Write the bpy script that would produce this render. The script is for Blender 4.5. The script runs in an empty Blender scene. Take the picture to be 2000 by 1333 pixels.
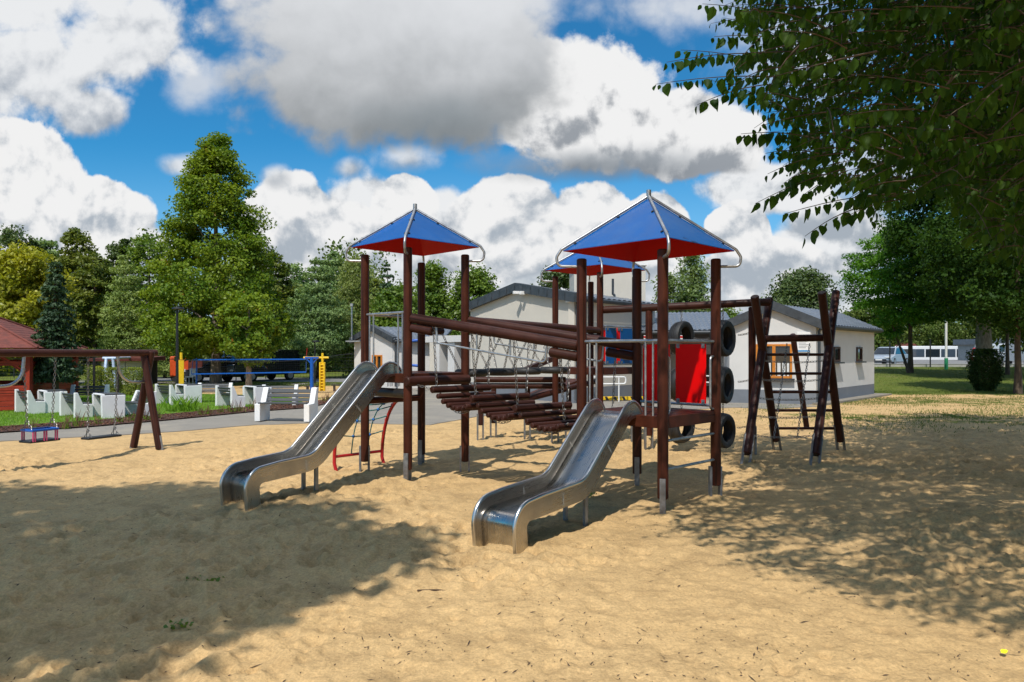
import bpy, math, random
import numpy as np
from mathutils import Vector, Matrix

rng = np.random.default_rng(7)
random.seed(7)
R = math.radians
scene = bpy.context.scene
COL = scene.collection

# ---------------------------------------------------------------- camera, exposure
EYE, FL, HOR = 1.7, 1400.0, 688.0          # eye height, focal length and horizon in photograph pixels
cam_data = bpy.data.cameras.new("camera")
cam_data.sensor_width = 36.0
cam_data.lens = 36.0 * FL / 2000.0
cam_data.shift_y = (HOR - 666.5) / 2000.0
cam_data.clip_start = 0.1
cam_data.clip_end = 5000.0
cam = bpy.data.objects.new("camera", cam_data)
COL.objects.link(cam)
cam.location = (0, 0, EYE)
cam.rotation_euler = (R(90), 0, 0)
scene.camera = cam
scene.view_settings.view_transform = 'Standard'
scene.view_settings.look = 'None'
scene.view_settings.gamma = 1.0
scene.view_settings.use_curve_mapping = False
scene.view_settings.exposure = 0.25
scene.cycles.max_bounces = 5
scene.cycles.diffuse_bounces = 2
scene.cycles.glossy_bounces = 3
scene.cycles.transmission_bounces = 4
scene.cycles.transparent_max_bounces = 6
scene.cycles.caustics_reflective = False
scene.cycles.caustics_refractive = False

# ---------------------------------------------------------------- sun
LIGHT_DIR = Vector((0.20, 0.62, -1.0)).normalized()     # the way the light travels
sun_data = bpy.data.lights.new("sun", 'SUN')
sun_data.energy = 3.7
sun_data.angle = R(0.53)
sun_data.color = (1.0, 0.955, 0.88)
sun = bpy.data.objects.new("sun", sun_data)
COL.objects.link(sun)
sun.location = (-4, -12, 20)
sun.rotation_euler = LIGHT_DIR.to_track_quat('-Z', 'Y').to_euler()
SUN_ELEV = math.asin(-LIGHT_DIR.z)
SUN_ROT = math.atan2(-LIGHT_DIR.x, -LIGHT_DIR.y)

# ---------------------------------------------------------------- sky with cumulus clouds
SKY_STRENGTH = 0.1
world = bpy.data.worlds.new("World")
scene.world = world
world.use_nodes = True


class NT:
    """small helper around a node tree"""
    def __init__(self, tree):
        self.t = tree
        self.n = tree.nodes
        self.l = tree.links

    def add(self, kind, **props):
        nd = self.n.new(kind)
        for k, v in props.items():
            setattr(nd, k, v)
        return nd

    def put(self, sock, val):
        if isinstance(val, bpy.types.NodeSocket):
            self.l.new(val, sock)
        elif val is not None:
            if sock.type == 'RGBA' and len(val) == 3:
                val = (*val, 1.0)
            sock.default_value = val

    def math(self, op, a, b=None, c=None, clamp=False):
        nd = self.add('ShaderNodeMath', operation=op, use_clamp=clamp)
        for i, v in enumerate((a, b, c)):
            if v is not None:
                self.put(nd.inputs[i], v)
        return nd.outputs[0]

    def vmath(self, op, a, b=None):
        nd = self.add('ShaderNodeVectorMath', operation=op)
        self.put(nd.inputs[0], a)
        if b is not None:
            self.put(nd.inputs[1], b)
        return nd.outputs['Value'] if op in ('LENGTH', 'DOT_PRODUCT', 'DISTANCE') else nd.outputs['Vector']

    def mix(self, f, a, b, blend='MIX'):
        nd = self.add('ShaderNodeMix', data_type='RGBA', blend_type=blend)
        self.put(nd.inputs[0], f)
        self.put(nd.inputs[6], a)
        self.put(nd.inputs[7], b)
        return nd.outputs[2]

    def noise(self, vec, scale, detail=4.0, rough=0.55, dist=0.0, out=0, dims='3D'):
        nd = self.add('ShaderNodeTexNoise', noise_dimensions=dims)
        self.put(nd.inputs['Vector'], vec)
        nd.inputs['Scale'].default_value = scale
        nd.inputs['Detail'].default_value = detail
        nd.inputs['Roughness'].default_value = rough
        nd.inputs['Distortion'].default_value = dist
        return nd.outputs[out]

    def maprange(self, v, a, b, c=0.0, d=1.0, smooth=False):
        nd = self.add('ShaderNodeMapRange')
        if smooth:
            nd.interpolation_type = 'SMOOTHSTEP'
        self.put(nd.inputs['Value'], v)
        self.put(nd.inputs['From Min'], a)
        self.put(nd.inputs['From Max'], b)
        self.put(nd.inputs['To Min'], c)
        self.put(nd.inputs['To Max'], d)
        return nd.outputs[0]

    def combine(self, x, y, z):
        nd = self.add('ShaderNodeCombineXYZ')
        for i, v in enumerate((x, y, z)):
            self.put(nd.inputs[i], v)
        return nd.outputs[0]


def build_sky():
    w = NT(world.node_tree)
    w.n.clear()
    out = w.add('ShaderNodeOutputWorld')
    bg = w.add('ShaderNodeBackground')
    bg.inputs['Strength'].default_value = SKY_STRENGTH
    w.l.new(bg.outputs[0], out.inputs[0])
    sky = w.add('ShaderNodeTexSky', sky_type='NISHITA')
    sky.sun_disc = False
    sky.sun_elevation = SUN_ELEV
    sky.sun_rotation = SUN_ROT
    sky.air_density = 1.0
    sky.dust_density = 0.4
    sky.ozone_density = 2.5
    blue = w.mix(1.0, sky.outputs[0], SKY_TINT, 'MULTIPLY')
    # direction -> tangent plane of the northern sky, mirrored to the south
    tc = w.add('ShaderNodeTexCoord')
    sep = w.add('ShaderNodeSeparateXYZ')
    w.l.new(tc.outputs['Generated'], sep.inputs[0])
    y = w.math('MAXIMUM', w.math('ABSOLUTE', sep.outputs[1]), 0.12)
    u = w.math('DIVIDE', sep.outputs[0], y)
    v = w.math('DIVIDE', w.math('MAXIMUM', sep.outputs[2], -0.05), y)
    P = w.combine(u, v, 0.0)
    hz = w.math('POWER', w.maprange(v, 0.0, 0.30, 1.0, 0.0), 1.6)
    blue = w.mix(w.math('MULTIPLY', hz, 0.9), blue, tuple(x / SKY_STRENGTH for x in (0.42, 0.60, 0.78)))
    # warp + billowy noise
    wob = w.noise(P, 3.2, 3.0, 0.5, out=1, dims='2D')
    wob = w.vmath('SUBTRACT', wob, (0.5, 0.5, 0.5))
    wobs = w.add('ShaderNodeVectorMath', operation='SCALE')
    w.l.new(wob, wobs.inputs[0])
    wobs.inputs['Scale'].default_value = 0.06
    Q = w.vmath('ADD', P, wobs.outputs[0])

    def field(vec):
        a = w.noise(vec, 5.5, 7.0, 0.66, dims='2D')
        vo = w.add('ShaderNodeTexVoronoi', feature='F1', voronoi_dimensions='2D')
        w.put(vo.inputs['Vector'], vec)
        vo.inputs['Scale'].default_value = 17.0
        vo.inputs['Detail'].default_value = 2.0
        vo.inputs['Roughness'].default_value = 0.5
        b = w.math('SUBTRACT', 0.62, vo.outputs['Distance'])
        return w.math('ADD', w.math('MULTIPLY', w.math('SUBTRACT', a, 0.5), 1.5), w.math('MULTIPLY', b, 0.42))
    n0 = field(Q)
    n1 = field(w.vmath('ADD', Q, (-0.006, 0.024, 0.0)))
    rel = w.math('SUBTRACT', n0, n1)                       # bumps catch light on their upper side
    softc = w.math('SUBTRACT', w.noise(Q, 2.6, 4.0, 0.55, dims='2D'), 0.5)
    edge_n = {k: w.math('MULTIPLY', n0, -k) for k in (0.32, 0.45, 0.75)}
    shade_n = {k: w.math('MULTIPLY_ADD', softc, v, w.math('MULTIPLY', rel, k * 1.5 if k > 1 else 0.22)) for k, v in ((2.2, 0.8), (1.2, 0.9), (0.6, 0.75))}
    col = blue
    S = 0.74 / SKY_STRENGTH
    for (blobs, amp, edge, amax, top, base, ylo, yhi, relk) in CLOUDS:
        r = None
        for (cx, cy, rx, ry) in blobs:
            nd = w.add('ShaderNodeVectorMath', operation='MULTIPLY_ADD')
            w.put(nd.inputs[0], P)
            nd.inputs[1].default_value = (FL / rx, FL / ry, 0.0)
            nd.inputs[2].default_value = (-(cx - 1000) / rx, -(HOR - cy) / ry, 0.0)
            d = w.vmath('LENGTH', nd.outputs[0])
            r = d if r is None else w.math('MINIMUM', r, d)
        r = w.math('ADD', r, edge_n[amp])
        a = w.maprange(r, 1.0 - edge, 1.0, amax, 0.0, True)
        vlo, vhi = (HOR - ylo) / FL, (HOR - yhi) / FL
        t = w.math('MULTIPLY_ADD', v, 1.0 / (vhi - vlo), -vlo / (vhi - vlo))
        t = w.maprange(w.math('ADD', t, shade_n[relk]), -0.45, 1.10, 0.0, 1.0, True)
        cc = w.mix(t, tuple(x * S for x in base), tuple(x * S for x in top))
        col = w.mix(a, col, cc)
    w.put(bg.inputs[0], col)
    world.cycles.sampling_method = 'MANUAL'
    world.cycles.sample_map_resolution = 512


SKY_TINT = (0.20, 0.82, 1.10)
WHT, GRY, DRK = (1.0, 1.0, 1.0), (0.36, 0.41, 0.47), (0.20, 0.225, 0.235)
MID = (0.52, 0.57, 0.64)
SHD = (0.55, 0.60, 0.66)
THIN = (0.86, 0.89, 0.94)
# groups of lobes: (lobes in photograph pixels), edge noise, edge width, opacity, lit colour, shaded colour, height of full shade, height of full light, relief
CLOUDS = [
    # unseen overhead cloud, added extra bright as fill light for the shaded areas
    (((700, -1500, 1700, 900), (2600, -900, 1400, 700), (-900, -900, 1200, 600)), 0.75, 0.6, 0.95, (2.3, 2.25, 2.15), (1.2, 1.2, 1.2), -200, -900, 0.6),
    # thin torn cloud along the top
    (((1340, 5, 290, 90), (1050, -20, 100, 110), (1580, 100, 200, 160), (380, 165, 95, 75), (1780, 320, 280, 150)), 0.75, 0.9, 0.82, (0.92, 0.94, 0.97), MID, 420, -60, 0.6),
    # upper bank over the tall tree
    (((30, -40, 330, 150), (40, 140, 195, 120), (240, 85, 180, 112), (180, 222, 100, 70)), 0.75, 0.45, 0.97, (0.96, 0.97, 0.98), (0.40, 0.45, 0.52), 330, 30, 1.2),
    # row of cumulus along the horizon, far layer first
    (((640, 560, 330, 180), (1020, 570, 500, 210), (1560, 610, 360, 120), (100, 570, 400, 100)), 0.32, 0.5, 0.97, (0.90, 0.92, 0.94), (0.46, 0.52, 0.59), 660, 400, 1.2),
    (((730, 425, 130, 100), (860, 460, 110, 110), (130, 485, 270, 70), (1480, 372, 150, 58), (1640, 470, 150, 90)), 0.45, 0.25, 0.98, (0.96, 0.97, 0.98), (0.44, 0.49, 0.55), 570, 370, 2.2),
    (((565, 465, 108, 130), (650, 500, 120, 120), (790, 400, 70, 70), (1000, 445, 140, 112), (1150, 460, 112, 118), (1280, 455, 82, 88), (30, 375, 155, 150), (170, 445, 145, 110), (1500, 530, 135, 70), (1440, 450, 70, 62)),
     0.32, 0.075, 1.0, WHT, (0.46, 0.52, 0.59), 610, 335, 2.2),
    # wisps
    (((685, 330, 42, 30), (538, 345, 38, 30), (352, 322, 60, 30), (800, 312, 90, 45)), 0.75, 0.85, 0.90, (0.90, 0.92, 0.94), (0.42, 0.47, 0.53), 345, 290, 1.2),
    # the big grey cloud with its sunlit shoulder
    (((1330, 265, 190, 95), (1130, 200, 190, 160)), 0.45, 0.14, 1.0, WHT, (0.36, 0.39, 0.43), 372, 225, 2.2),
    (((740, 20, 380, 220), (900, 130, 260, 190), (720, 150, 310, 160)), 0.45, 0.36, 1.0, (0.84, 0.86, 0.89), (0.15, 0.175, 0.19), 280, -30, 0.6),
    (((850, 235, 230, 80),), 0.45, 0.9, 0.85, (0.32, 0.36, 0.39), (0.12, 0.14, 0.15), 300, 180, 0.6),
    (((1160, 322, 330, 50),), 0.45, 0.9, 0.95, (0.50, 0.54, 0.58), (0.13, 0.16, 0.20), 350, 270, 0.6),
]
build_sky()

# ---------------------------------------------------------------- scene bookkeeping


def W(px, py, d):
    return Vector(((px - 1000) * d / FL, d, EYE - (py - HOR) * d / FL))


def G(px, py, z=0.0):
    d = (EYE - z) * FL / (py - HOR)
    return Vector(((px - 1000) * d / FL, d, z))


def thing(name, label, cat, loc=(0, 0, 0), rotz=0.0, group=None):
    o = bpy.data.objects.new(name, None)
    o.empty_display_size = 0.2
    COL.objects.link(o)
    o.location = loc
    o.rotation_euler = (0, 0, rotz)
    o['label'] = label
    o['category'] = cat
    if group:
        o['group'] = group
    return o


def tag(o, label=None, cat=None, group=None, kind=None):
    for k, v in (('label', label), ('category', cat), ('group', group), ('kind', kind)):
        if v:
            o[k] = v
    return o


def copy_tree(o, parent=None):
    c = o.copy()
    COL.objects.link(c)
    if parent is not None:
        c.parent = parent
    for ch in list(o.children):
        copy_tree(ch, c)
    return c


def origin_of(o):
    v = Vector((0, 0, 0))
    while o is not None:
        v = v + o.location
        o = o.parent
    return v


class MB:
    """collects shapes in world coordinates, then links them as one mesh object"""
    def __init__(self):
        self.v, self.f, self.t, self.m = [], [], [], []

    def _add(self, verts, faces, tex=None, mi=0):
        b = len(self.v)
        self.v += [tuple(x) for x in verts]
        self.t += [tuple(x) for x in (tex if tex is not None else verts)]
        self.f += [tuple(b + i for i in f) for f in faces]
        self.m += [mi] * len(faces)
        return self

    def tube(self, pts, rad, n=10, caps=True, closed=False, mi=0, flat=1.0):
        pts = [Vector(p) for p in pts]
        k = len(pts)
        rads = list(rad) if hasattr(rad, '__len__') else [rad] * k
        off = (random.uniform(0, 50), random.uniform(0, 50), random.uniform(0, 50))
        tans = []
        for i in range(k):
            a = pts[(i - 1) % k] if (closed or i > 0) else pts[i]
            b = pts[(i + 1) % k] if (closed or i < k - 1) else pts[i]
            t = (b - a)
            tans.append(t.normalized() if t.length > 1e-9 else Vector((0, 0, 1)))
        up = Vector((0, 0, 1)) if abs(tans[0].z) < 0.95 else Vector((1, 0, 0))
        nrm = (up - tans[0] * up.dot(tans[0])).normalized()
        verts, tex, faces = [], [], []
        along = 0.0
        for i in range(k):
            if i:
                along += (pts[i] - pts[i - 1]).length
                nrm = nrm - tans[i] * nrm.dot(tans[i])
                nrm = nrm.normalized() if nrm.length > 1e-6 else tans[i].orthogonal().normalized()
            bi = tans[i].cross(nrm)
            for j in range(n):
                a = 2 * math.pi * j / n
                c, s = math.cos(a), math.sin(a) * flat
                verts.append(pts[i] + (nrm * c + bi * s) * rads[i])
                tex.append((c * rads[i] + off[0], s * rads[i] + off[1], along + off[2]))
        for i in range(k if closed else k - 1):
            i2 = (i + 1) % k
            for j in range(n):
                j2 = (j + 1) % n
                faces.append((i * n + j, i * n + j2, i2 * n + j2, i2 * n + j))
        if caps and not closed:
            faces.append(tuple(range(n - 1, -1, -1)))
            faces.append(tuple((k - 1) * n + j for j in range(n)))
        return self._add(verts, faces, tex, mi)

    def log(self, a, b, r, n=16, ch=0.012):
        a, b = Vector(a), Vector(b)
        d = (b - a)
        L = d.length
        d.normalize()
        segs = max(2, int(L / 0.35))
        pts = [a, a + d * ch] + [a + d * (L * i / segs) for i in range(1, segs)] + [b - d * ch, b]
        rr = [r - ch] + [r * random.uniform(0.985, 1.015) for _ in range(len(pts) - 2)] + [r - ch]
        return self.tube(pts, rr, n)

    def hexa(self, p, mi=0, tex=None):
        """p: 8 points, bottom loop 0-3, top loop 4-7"""
        f = [(3, 2, 1, 0), (4, 5, 6, 7), (0, 1, 5, 4), (1, 2, 6, 5), (2, 3, 7, 6), (3, 0, 4, 7)]
        return self._add(p, f, tex, mi)

    def box(self, c, s, rz=0.0, mi=0, rot=None):
        c = Vector(c)
        hx, hy, hz = s[0] / 2, s[1] / 2, s[2] / 2
        M = rot if rot is not None else Matrix.Rotation(rz, 3, 'Z')
        loc = [Vector((x, y, z)) for z in (-hz, hz) for (x, y) in ((-hx, -hy), (hx, -hy), (hx, hy), (-hx, hy))]
        ax = max(range(3), key=lambda i: s[i])
        o = random.uniform(0, 50)
        tex = [(q[(ax + 1) % 3] + o, q[(ax + 2) % 3] + o, q[ax] + o) for q in loc]
        return self.hexa([c + M @ q for q in loc], mi, tex)

    def beam(self, a, b, w, h, mi=0):
        """rectangular bar from a to b, w wide across, h tall"""
        a, b = Vector(a), Vector(b)
        d = (b - a)
        L = d.length
        d.normalize()
        up = Vector((0, 0, 1)) if abs(d.z) < 0.97 else Vector((0, 1, 0))
        s = d.cross(up).normalized()
        t = s.cross(d).normalized()
        M = Matrix((s, d, t)).transposed()
        return self.box((a + b) / 2, (w, L, h), mi=mi, rot=M)

    def prism(self, outline, ext, mi=0):
        o = [Vector(p) for p in outline]
        e = Vector(ext)
        n = len(o)
        verts = o + [p + e for p in o]
        faces = [tuple(range(n - 1, -1, -1)), tuple(range(n, 2 * n))]
        faces += [(i, (i + 1) % n, n + (i + 1) % n, n + i) for i in range(n)]
        return self._add(verts, faces, None, mi)

    def poly(self, pts, mi=0):
        return self._add(pts, [tuple(range(len(pts)))], None, mi)

    def grid(self, fn, nu, nv, mi=0):
        verts = [fn(i / nu, j / nv) for j in range(nv + 1) for i in range(nu + 1)]
        w_ = nu + 1
        faces = [(j * w_ + i, j * w_ + i + 1, (j + 1) * w_ + i + 1, (j + 1) * w_ + i) for j in range(nv) for i in range(nu)]
        return self._add(verts, faces, None, mi)

    def sphere(self, c, r, n=10, m=6, sz=1.0):
        c = Vector(c)
        pts, rr = [], []
        for i in range(m + 1):
            a = -math.pi / 2 + math.pi * i / m
            pts.append(c + Vector((0, 0, math.sin(a) * r * sz)))
            rr.append(max(0.001, math.cos(a) * r))
        return self.tube(pts, rr, n)

    def torus(self, c, axis, R0, r0, n=28, m=10, flat=1.0):
        c = Vector(c)
        ax = Vector(axis).normalized()
        u = ax.orthogonal().normalized()
        v = ax.cross(u)
        verts, faces = [], []
        for i in range(n):
            a = 2 * math.pi * i / n
            rad = u * math.cos(a) + v * math.sin(a)
            for j in range(m):
                b = 2 * math.pi * j / m
                verts.append(c + rad * (R0 + math.cos(b) * r0) + ax * (math.sin(b) * r0 * flat))
        for i in range(n):
            for j in range(m):
                faces.append((i * m + j, ((i + 1) % n) * m + j, ((i + 1) % n) * m + (j + 1) % m, i * m + (j + 1) % m))
        return self._add(verts, faces)

    def chain(self, a, b, sag=0.0, link=0.055, wire=0.0055):
        a, b = Vector(a), Vector(b)
        L = (b - a).length
        n = max(2, int(round(L / (link * 0.78))))
        pts = [a.lerp(b, i / n) + Vector((0, 0, -sag * 4 * (i / n) * (1 - i / n))) for i in range(n + 1)]
        for i in range(n):
            d = (pts[i + 1] - pts[i]).normalized()
            c = (pts[i] + pts[i + 1]) / 2
            u = d.orthogonal().normalized()
            if i % 2:
                u = d.cross(u)
            h, w_ = link / 2 - wire, link * 0.30 - wire * 0.5
            ring = []
            for (x, y) in ((-h, -w_ * 0.5), (-h * 0.6, -w_), (h * 0.6, -w_), (h, -w_ * 0.5), (h, w_ * 0.5), (h * 0.6, w_), (-h * 0.6, w_), (-h, w_ * 0.5)):
                ring.append(c + d * x + u * y)
            self.tube(ring, wire, 4, closed=True)
        return self

    def build(self, name, mats, parent=None, smooth=38, bevel=0.0, kind=None):
        me = bpy.data.meshes.new(name)
        off = origin_of(parent) if parent is not None else Vector((0, 0, 0))
        vs = [(x - off.x, y - off.y, z - off.z) for (x, y, z) in self.v]
        me.from_pydata(vs, [], self.f)
        for mm in (mats if isinstance(mats, (list, tuple)) else [mats]):
            me.materials.append(mm)
        if any(self.m):
            me.polygons.foreach_set('material_index', self.m)
        at = me.attributes.new('tex', 'FLOAT_VECTOR', 'POINT')
        at.data.foreach_set('vector', np.array(self.t, dtype=np.float32).ravel())
        if smooth:
            me.polygons.foreach_set('use_smooth', [True] * len(me.polygons))
            me.set_sharp_from_angle(angle=R(smooth))
        me.update()
        o = bpy.data.objects.new(name, me)
        COL.objects.link(o)
        if parent is not None:
            o.parent = parent
        if bevel:
            bv = o.modifiers.new('edge', 'BEVEL')
            bv.width = bevel
            bv.segments = 2
            bv.limit_method = 'ANGLE'
            bv.angle_limit = R(40)
        if kind:
            o['kind'] = kind
        return o


def fillet(corners, radii, step=0.03):
    """polyline with rounded corners"""
    cs = [Vector(c) for c in corners]
    out = [cs[0]]
    for i in range(1, len(cs) - 1):
        a, b, c = cs[i - 1], cs[i], cs[i + 1]
        d1, d2 = (a - b).normalized(), (c - b).normalized()
        ang = math.acos(max(-1, min(1, d1.dot(d2))))
        t = radii[i - 1] / math.tan(ang / 2)
        t = min(t, (a - b).length * 0.49 if i > 1 else (a - b).length * 0.95, (c - b).length * 0.49 if i < len(cs) - 2 else (c - b).length * 0.95)
        p, q = b + d1 * t, b + d2 * t
        n = max(3, int((math.pi - ang) / R(9)))
        rr = t * math.tan(ang / 2)
        cen = b + (d1 + d2).normalized() * (rr / math.sin(ang / 2))
        for k in range(n + 1):
            s = k / n
            v1, v2 = p - cen, q - cen
            th = v1.angle(v2) if v1.length > 1e-9 else 0
            if th < 1e-6:
                out.append(p.lerp(q, s))
            else:
                out.append(cen + (v1 * math.sin((1 - s) * th) + v2 * math.sin(s * th)) / math.sin(th))
    out.append(cs[-1])
    return out


def quads_mesh(name, V, nq, mats, parent=None, k=4, smooth=False, mat_idx=None):
    """fast mesh from an array of separate k-gons, V has nq*k rows"""
    me = bpy.data.meshes.new(name)
    me.vertices.add(len(V))
    off = origin_of(parent) if parent is not None else Vector((0, 0, 0))
    V = V - np.array(off)
    me.vertices.foreach_set('co', V.astype(np.float32).ravel())
    me.loops.add(nq * k)
    me.loops.foreach_set('vertex_index', np.arange(nq * k, dtype=np.int32))
    me.polygons.add(nq)
    me.polygons.foreach_set('loop_start', np.arange(0, nq * k, k, dtype=np.int32))
    me.polygons.foreach_set('loop_total', np.full(nq, k, dtype=np.int32))
    for mm in (mats if isinstance(mats, (list, tuple)) else [mats]):
        me.materials.append(mm)
    if mat_idx is not None:
        me.polygons.foreach_set('material_index', np.asarray(mat_idx, dtype=np.int32))
    me.update(calc_edges=True)
    o = bpy.data.objects.new(name, me)
    COL.objects.link(o)
    if parent is not None:
        o.parent = parent
    return o


# ---------------------------------------------------------------- value noise for shaping the ground
def _hash(ix, iy, seed):
    h = (ix.astype(np.int64) * 374761393 + iy.astype(np.int64) * 668265263 + seed * 974711) & 0x7fffffff
    h = ((h ^ (h >> 13)) * 1274126177) & 0x7fffffff
    return ((h ^ (h >> 16)) & 0xffff) / 65535.0


def vnoise(x, y, seed=0):
    ix, iy = np.floor(x), np.floor(y)
    fx, fy = x - ix, y - iy
    fx, fy = fx * fx * (3 - 2 * fx), fy * fy * (3 - 2 * fy)
    a, b = _hash(ix, iy, seed), _hash(ix + 1, iy, seed)
    c, d = _hash(ix, iy + 1, seed), _hash(ix + 1, iy + 1, seed)
    return (a * (1 - fx) + b * fx) * (1 - fy) + (c * (1 - fx) + d * fx) * fy


def fbm(x, y, seed=0, oct=4):
    s, a, t = 0.0, 1.0, 0.0
    for i in range(oct):
        s = s + a * vnoise(x * 2 ** i + 17.3 * i, y * 2 ** i - 9.1 * i, seed + i)
        t += a
        a *= 0.5
    return s / t


def dents(x, y, cell, seed, aspect=1.0):
    """rounded footprints: depth field from jittered cells, with a raised rim"""
    gx, gy = x / cell, y / cell
    ix, iy = np.floor(gx), np.floor(gy)
    out = np.zeros_like(x)
    for dx in (-1, 0, 1):
        for dy in (-1, 0, 1):
            cx, cy = ix + dx, iy + dy
            jx, jy = _hash(cx, cy, seed), _hash(cx, cy, seed + 1)
            th = _hash(cx, cy, seed + 2) * math.pi
            sz = 0.22 + 0.26 * _hash(cx, cy, seed + 3)
            st = (_hash(cx, cy, seed + 4) > 0.25) * (0.4 + 0.6 * _hash(cx, cy, seed + 5))
            ex, ey = gx - cx - jx, gy - cy - jy
            c, s = np.cos(th), np.sin(th)
            qx, qy = (ex * c + ey * s) / aspect, -ex * s + ey * c
            d = np.sqrt(qx * qx + qy * qy) / sz
            out += st * (-np.exp(-(d * 1.25) ** 4) + 0.50 * np.exp(-((d - 1.2) * 3.2) ** 2))
    return out


def sstep(a, b, x):
    t = np.clip((x - a) / (b - a), 0, 1)
    return t * t * (3 - 2 * t)
# ---------------------------------------------------------------- materials
MATS = {}


def new_mat(name):
    m = bpy.data.materials.new(name)
    m.use_nodes = True
    w = NT(m.node_tree)
    b = m.node_tree.nodes['Principled BSDF']
    MATS[name] = m
    return m, w, b


def coords(w, kind='Object'):
    if kind == 'tex':
        a = w.add('ShaderNodeAttribute', attribute_name='tex')
        return a.outputs['Vector']
    if kind == 'world':
        return w.add('ShaderNodeNewGeometry').outputs['Position']
    return w.add('ShaderNodeTexCoord').outputs[kind]


def bump(w, b, h, strength, dist=0.01):
    nd = w.add('ShaderNodeBump')
    nd.inputs['Strength'].default_value = strength
    nd.inputs['Distance'].default_value = dist
    w.put(nd.inputs['Height'], h)
    w.put(b.inputs['Normal'], nd.outputs[0])


def plain(name, col, rough=0.5, metal=0.0, var=0.15, scale=6.0, bmp=0.0, bscale=60.0, dirt=None, dirt_amt=0.4, coat=0.0, spec=None):
    m, w, b = new_mat(name)
    P = coords(w)
    n = w.noise(P, scale, 6.0, 0.6)
    f = w.maprange(n, 0.3, 0.7, 1 - var, 1 + var)
    base = w.mix(1.0, col, w.combine(f, f, f), 'MULTIPLY')
    if dirt:
        n2 = w.noise(P, scale * 0.35, 8.0, 0.7)
        base = w.mix(w.maprange(n2, 0.5, 0.72, 0.0, dirt_amt, True), base, dirt)
    w.put(b.inputs['Base Color'], base)
    w.put(b.inputs['Roughness'], w.maprange(n, 0.3, 0.7, max(0.03, rough - 0.08), min(1, rough + 0.08)))
    b.inputs['Metallic'].default_value = metal
    if spec is not None:
        b.inputs['Specular IOR Level'].default_value = spec
    if coat:
        b.inputs['Coat Weight'].default_value = coat
    if bmp:
        bump(w, b, w.noise(P, bscale, 4.0, 0.6), bmp, 0.01)
    return m


def wood(name, col, dark, worn=(0.25, 0.16, 0.10), rough=0.42, wear=0.25):
    m, w, b = new_mat(name)
    P = coords(w, 'tex')
    mp = w.add('ShaderNodeMapping')
    mp.inputs['Scale'].default_value = (1.0, 1.0, 0.045)
    w.put(mp.inputs['Vector'], P)
    grain = w.noise(mp.outputs[0], 34.0, 6.0, 0.7)
    blot = w.noise(P, 3.0, 5.0, 0.65)
    mp2 = w.add('ShaderNodeMapping')
    mp2.inputs['Scale'].default_value = (1.0, 1.0, 0.02)
    w.put(mp2.inputs['Vector'], P)
    crack = w.noise(mp2.outputs[0], 28.0, 2.0, 0.5)
    crk = w.maprange(crack, 0.61, 0.65, 0.0, 1.0, True)
    c = w.mix(w.maprange(grain, 0.3, 0.7, 0, 1), dark, col)
    c = w.mix(w.maprange(blot, 0.35, 0.7, 0.0, 0.65, True), c, tuple(x * 1.35 for x in col))
    c = w.mix(w.maprange(w.noise(P, 7.0, 8.0, 0.75), 0.60, 0.78, 0.0, wear, True), c, worn)
    c = w.mix(w.math('MULTIPLY', crk, 0.75), c, (0.012, 0.006, 0.004))
    w.put(b.inputs['Base Color'], c)
    w.put(b.inputs['Roughness'], w.maprange(blot, 0.3, 0.7, rough - 0.1, rough + 0.14))
    h = w.math('SUBTRACT', w.math('MULTIPLY', grain, 0.3), crk)
    b.inputs['Specular IOR Level'].default_value = 0.18
    bump(w, b, h, 0.35, 0.006)
    return m


def leafmat(name, c1, c2, c3=None, trans=0.3, rough=0.45, spread=1.0, spec=0.35, bright=1.9):
    """leaf: colour differs leaf by leaf and clump by clump"""
    c1, c2 = tuple(x * bright for x in c1), tuple(x * bright for x in c2)
    m, w, b = new_mat(name)
    g = w.add('ShaderNodeNewGeometry')
    P = coords(w)
    n = w.noise(P, 0.55, 3.0, 0.5)
    rr = w.math('MULTIPLY', w.math('SUBTRACT', g.outputs['Random Per Island'], 0.5), 0.75 * spread)
    f = w.math('ADD', w.maprange(n, 0.3, 0.7, 0.0, 1.0), rr, clamp=True)
    c = w.mix(f, c1, c2)
    if c3:
        r2 = w.noise(P, 0.9, 4.0, 0.65)
        c = w.mix(w.math('MULTIPLY', w.maprange(r2, 0.60, 0.72, 0.0, 1.0, True), w.maprange(g.outputs['Random Per Island'], 0.35, 0.6, 0, 1)), c, c3)
    w.put(b.inputs['Base Color'], c)
    b.inputs['Roughness'].default_value = rough
    b.inputs['Specular IOR Level'].default_value = spec
    tr = w.add('ShaderNodeBsdfTranslucent')
    w.put(tr.inputs['Color'], w.mix(1.0, c, (1.5, 1.5, 0.6), 'MULTIPLY'))
    mx = w.add('ShaderNodeMixShader')
    mx.inputs[0].default_value = trans
    w.l.new(b.outputs[0], mx.inputs[1])
    w.l.new(tr.outputs[0], mx.inputs[2])
    w.l.new(mx.outputs[0], w.n['Material Output'].inputs['Surface'])
    return m


def bark(name, c1, c2):
    m, w, b = new_mat(name)
    P = coords(w, 'tex')
    mp = w.add('ShaderNodeMapping')
    mp.inputs['Scale'].default_value = (1, 1, 0.22)
    w.put(mp.inputs['Vector'], P)
    n = w.noise(mp.outputs[0], 14.0, 6.0, 0.65)
    c = w.mix(w.maprange(n, 0.35, 0.65), c1, c2)
    w.put(b.inputs['Base Color'], c)
    b.inputs['Roughness'].default_value = 0.9
    bump(w, b, n, 0.8, 0.03)
    return m


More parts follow.
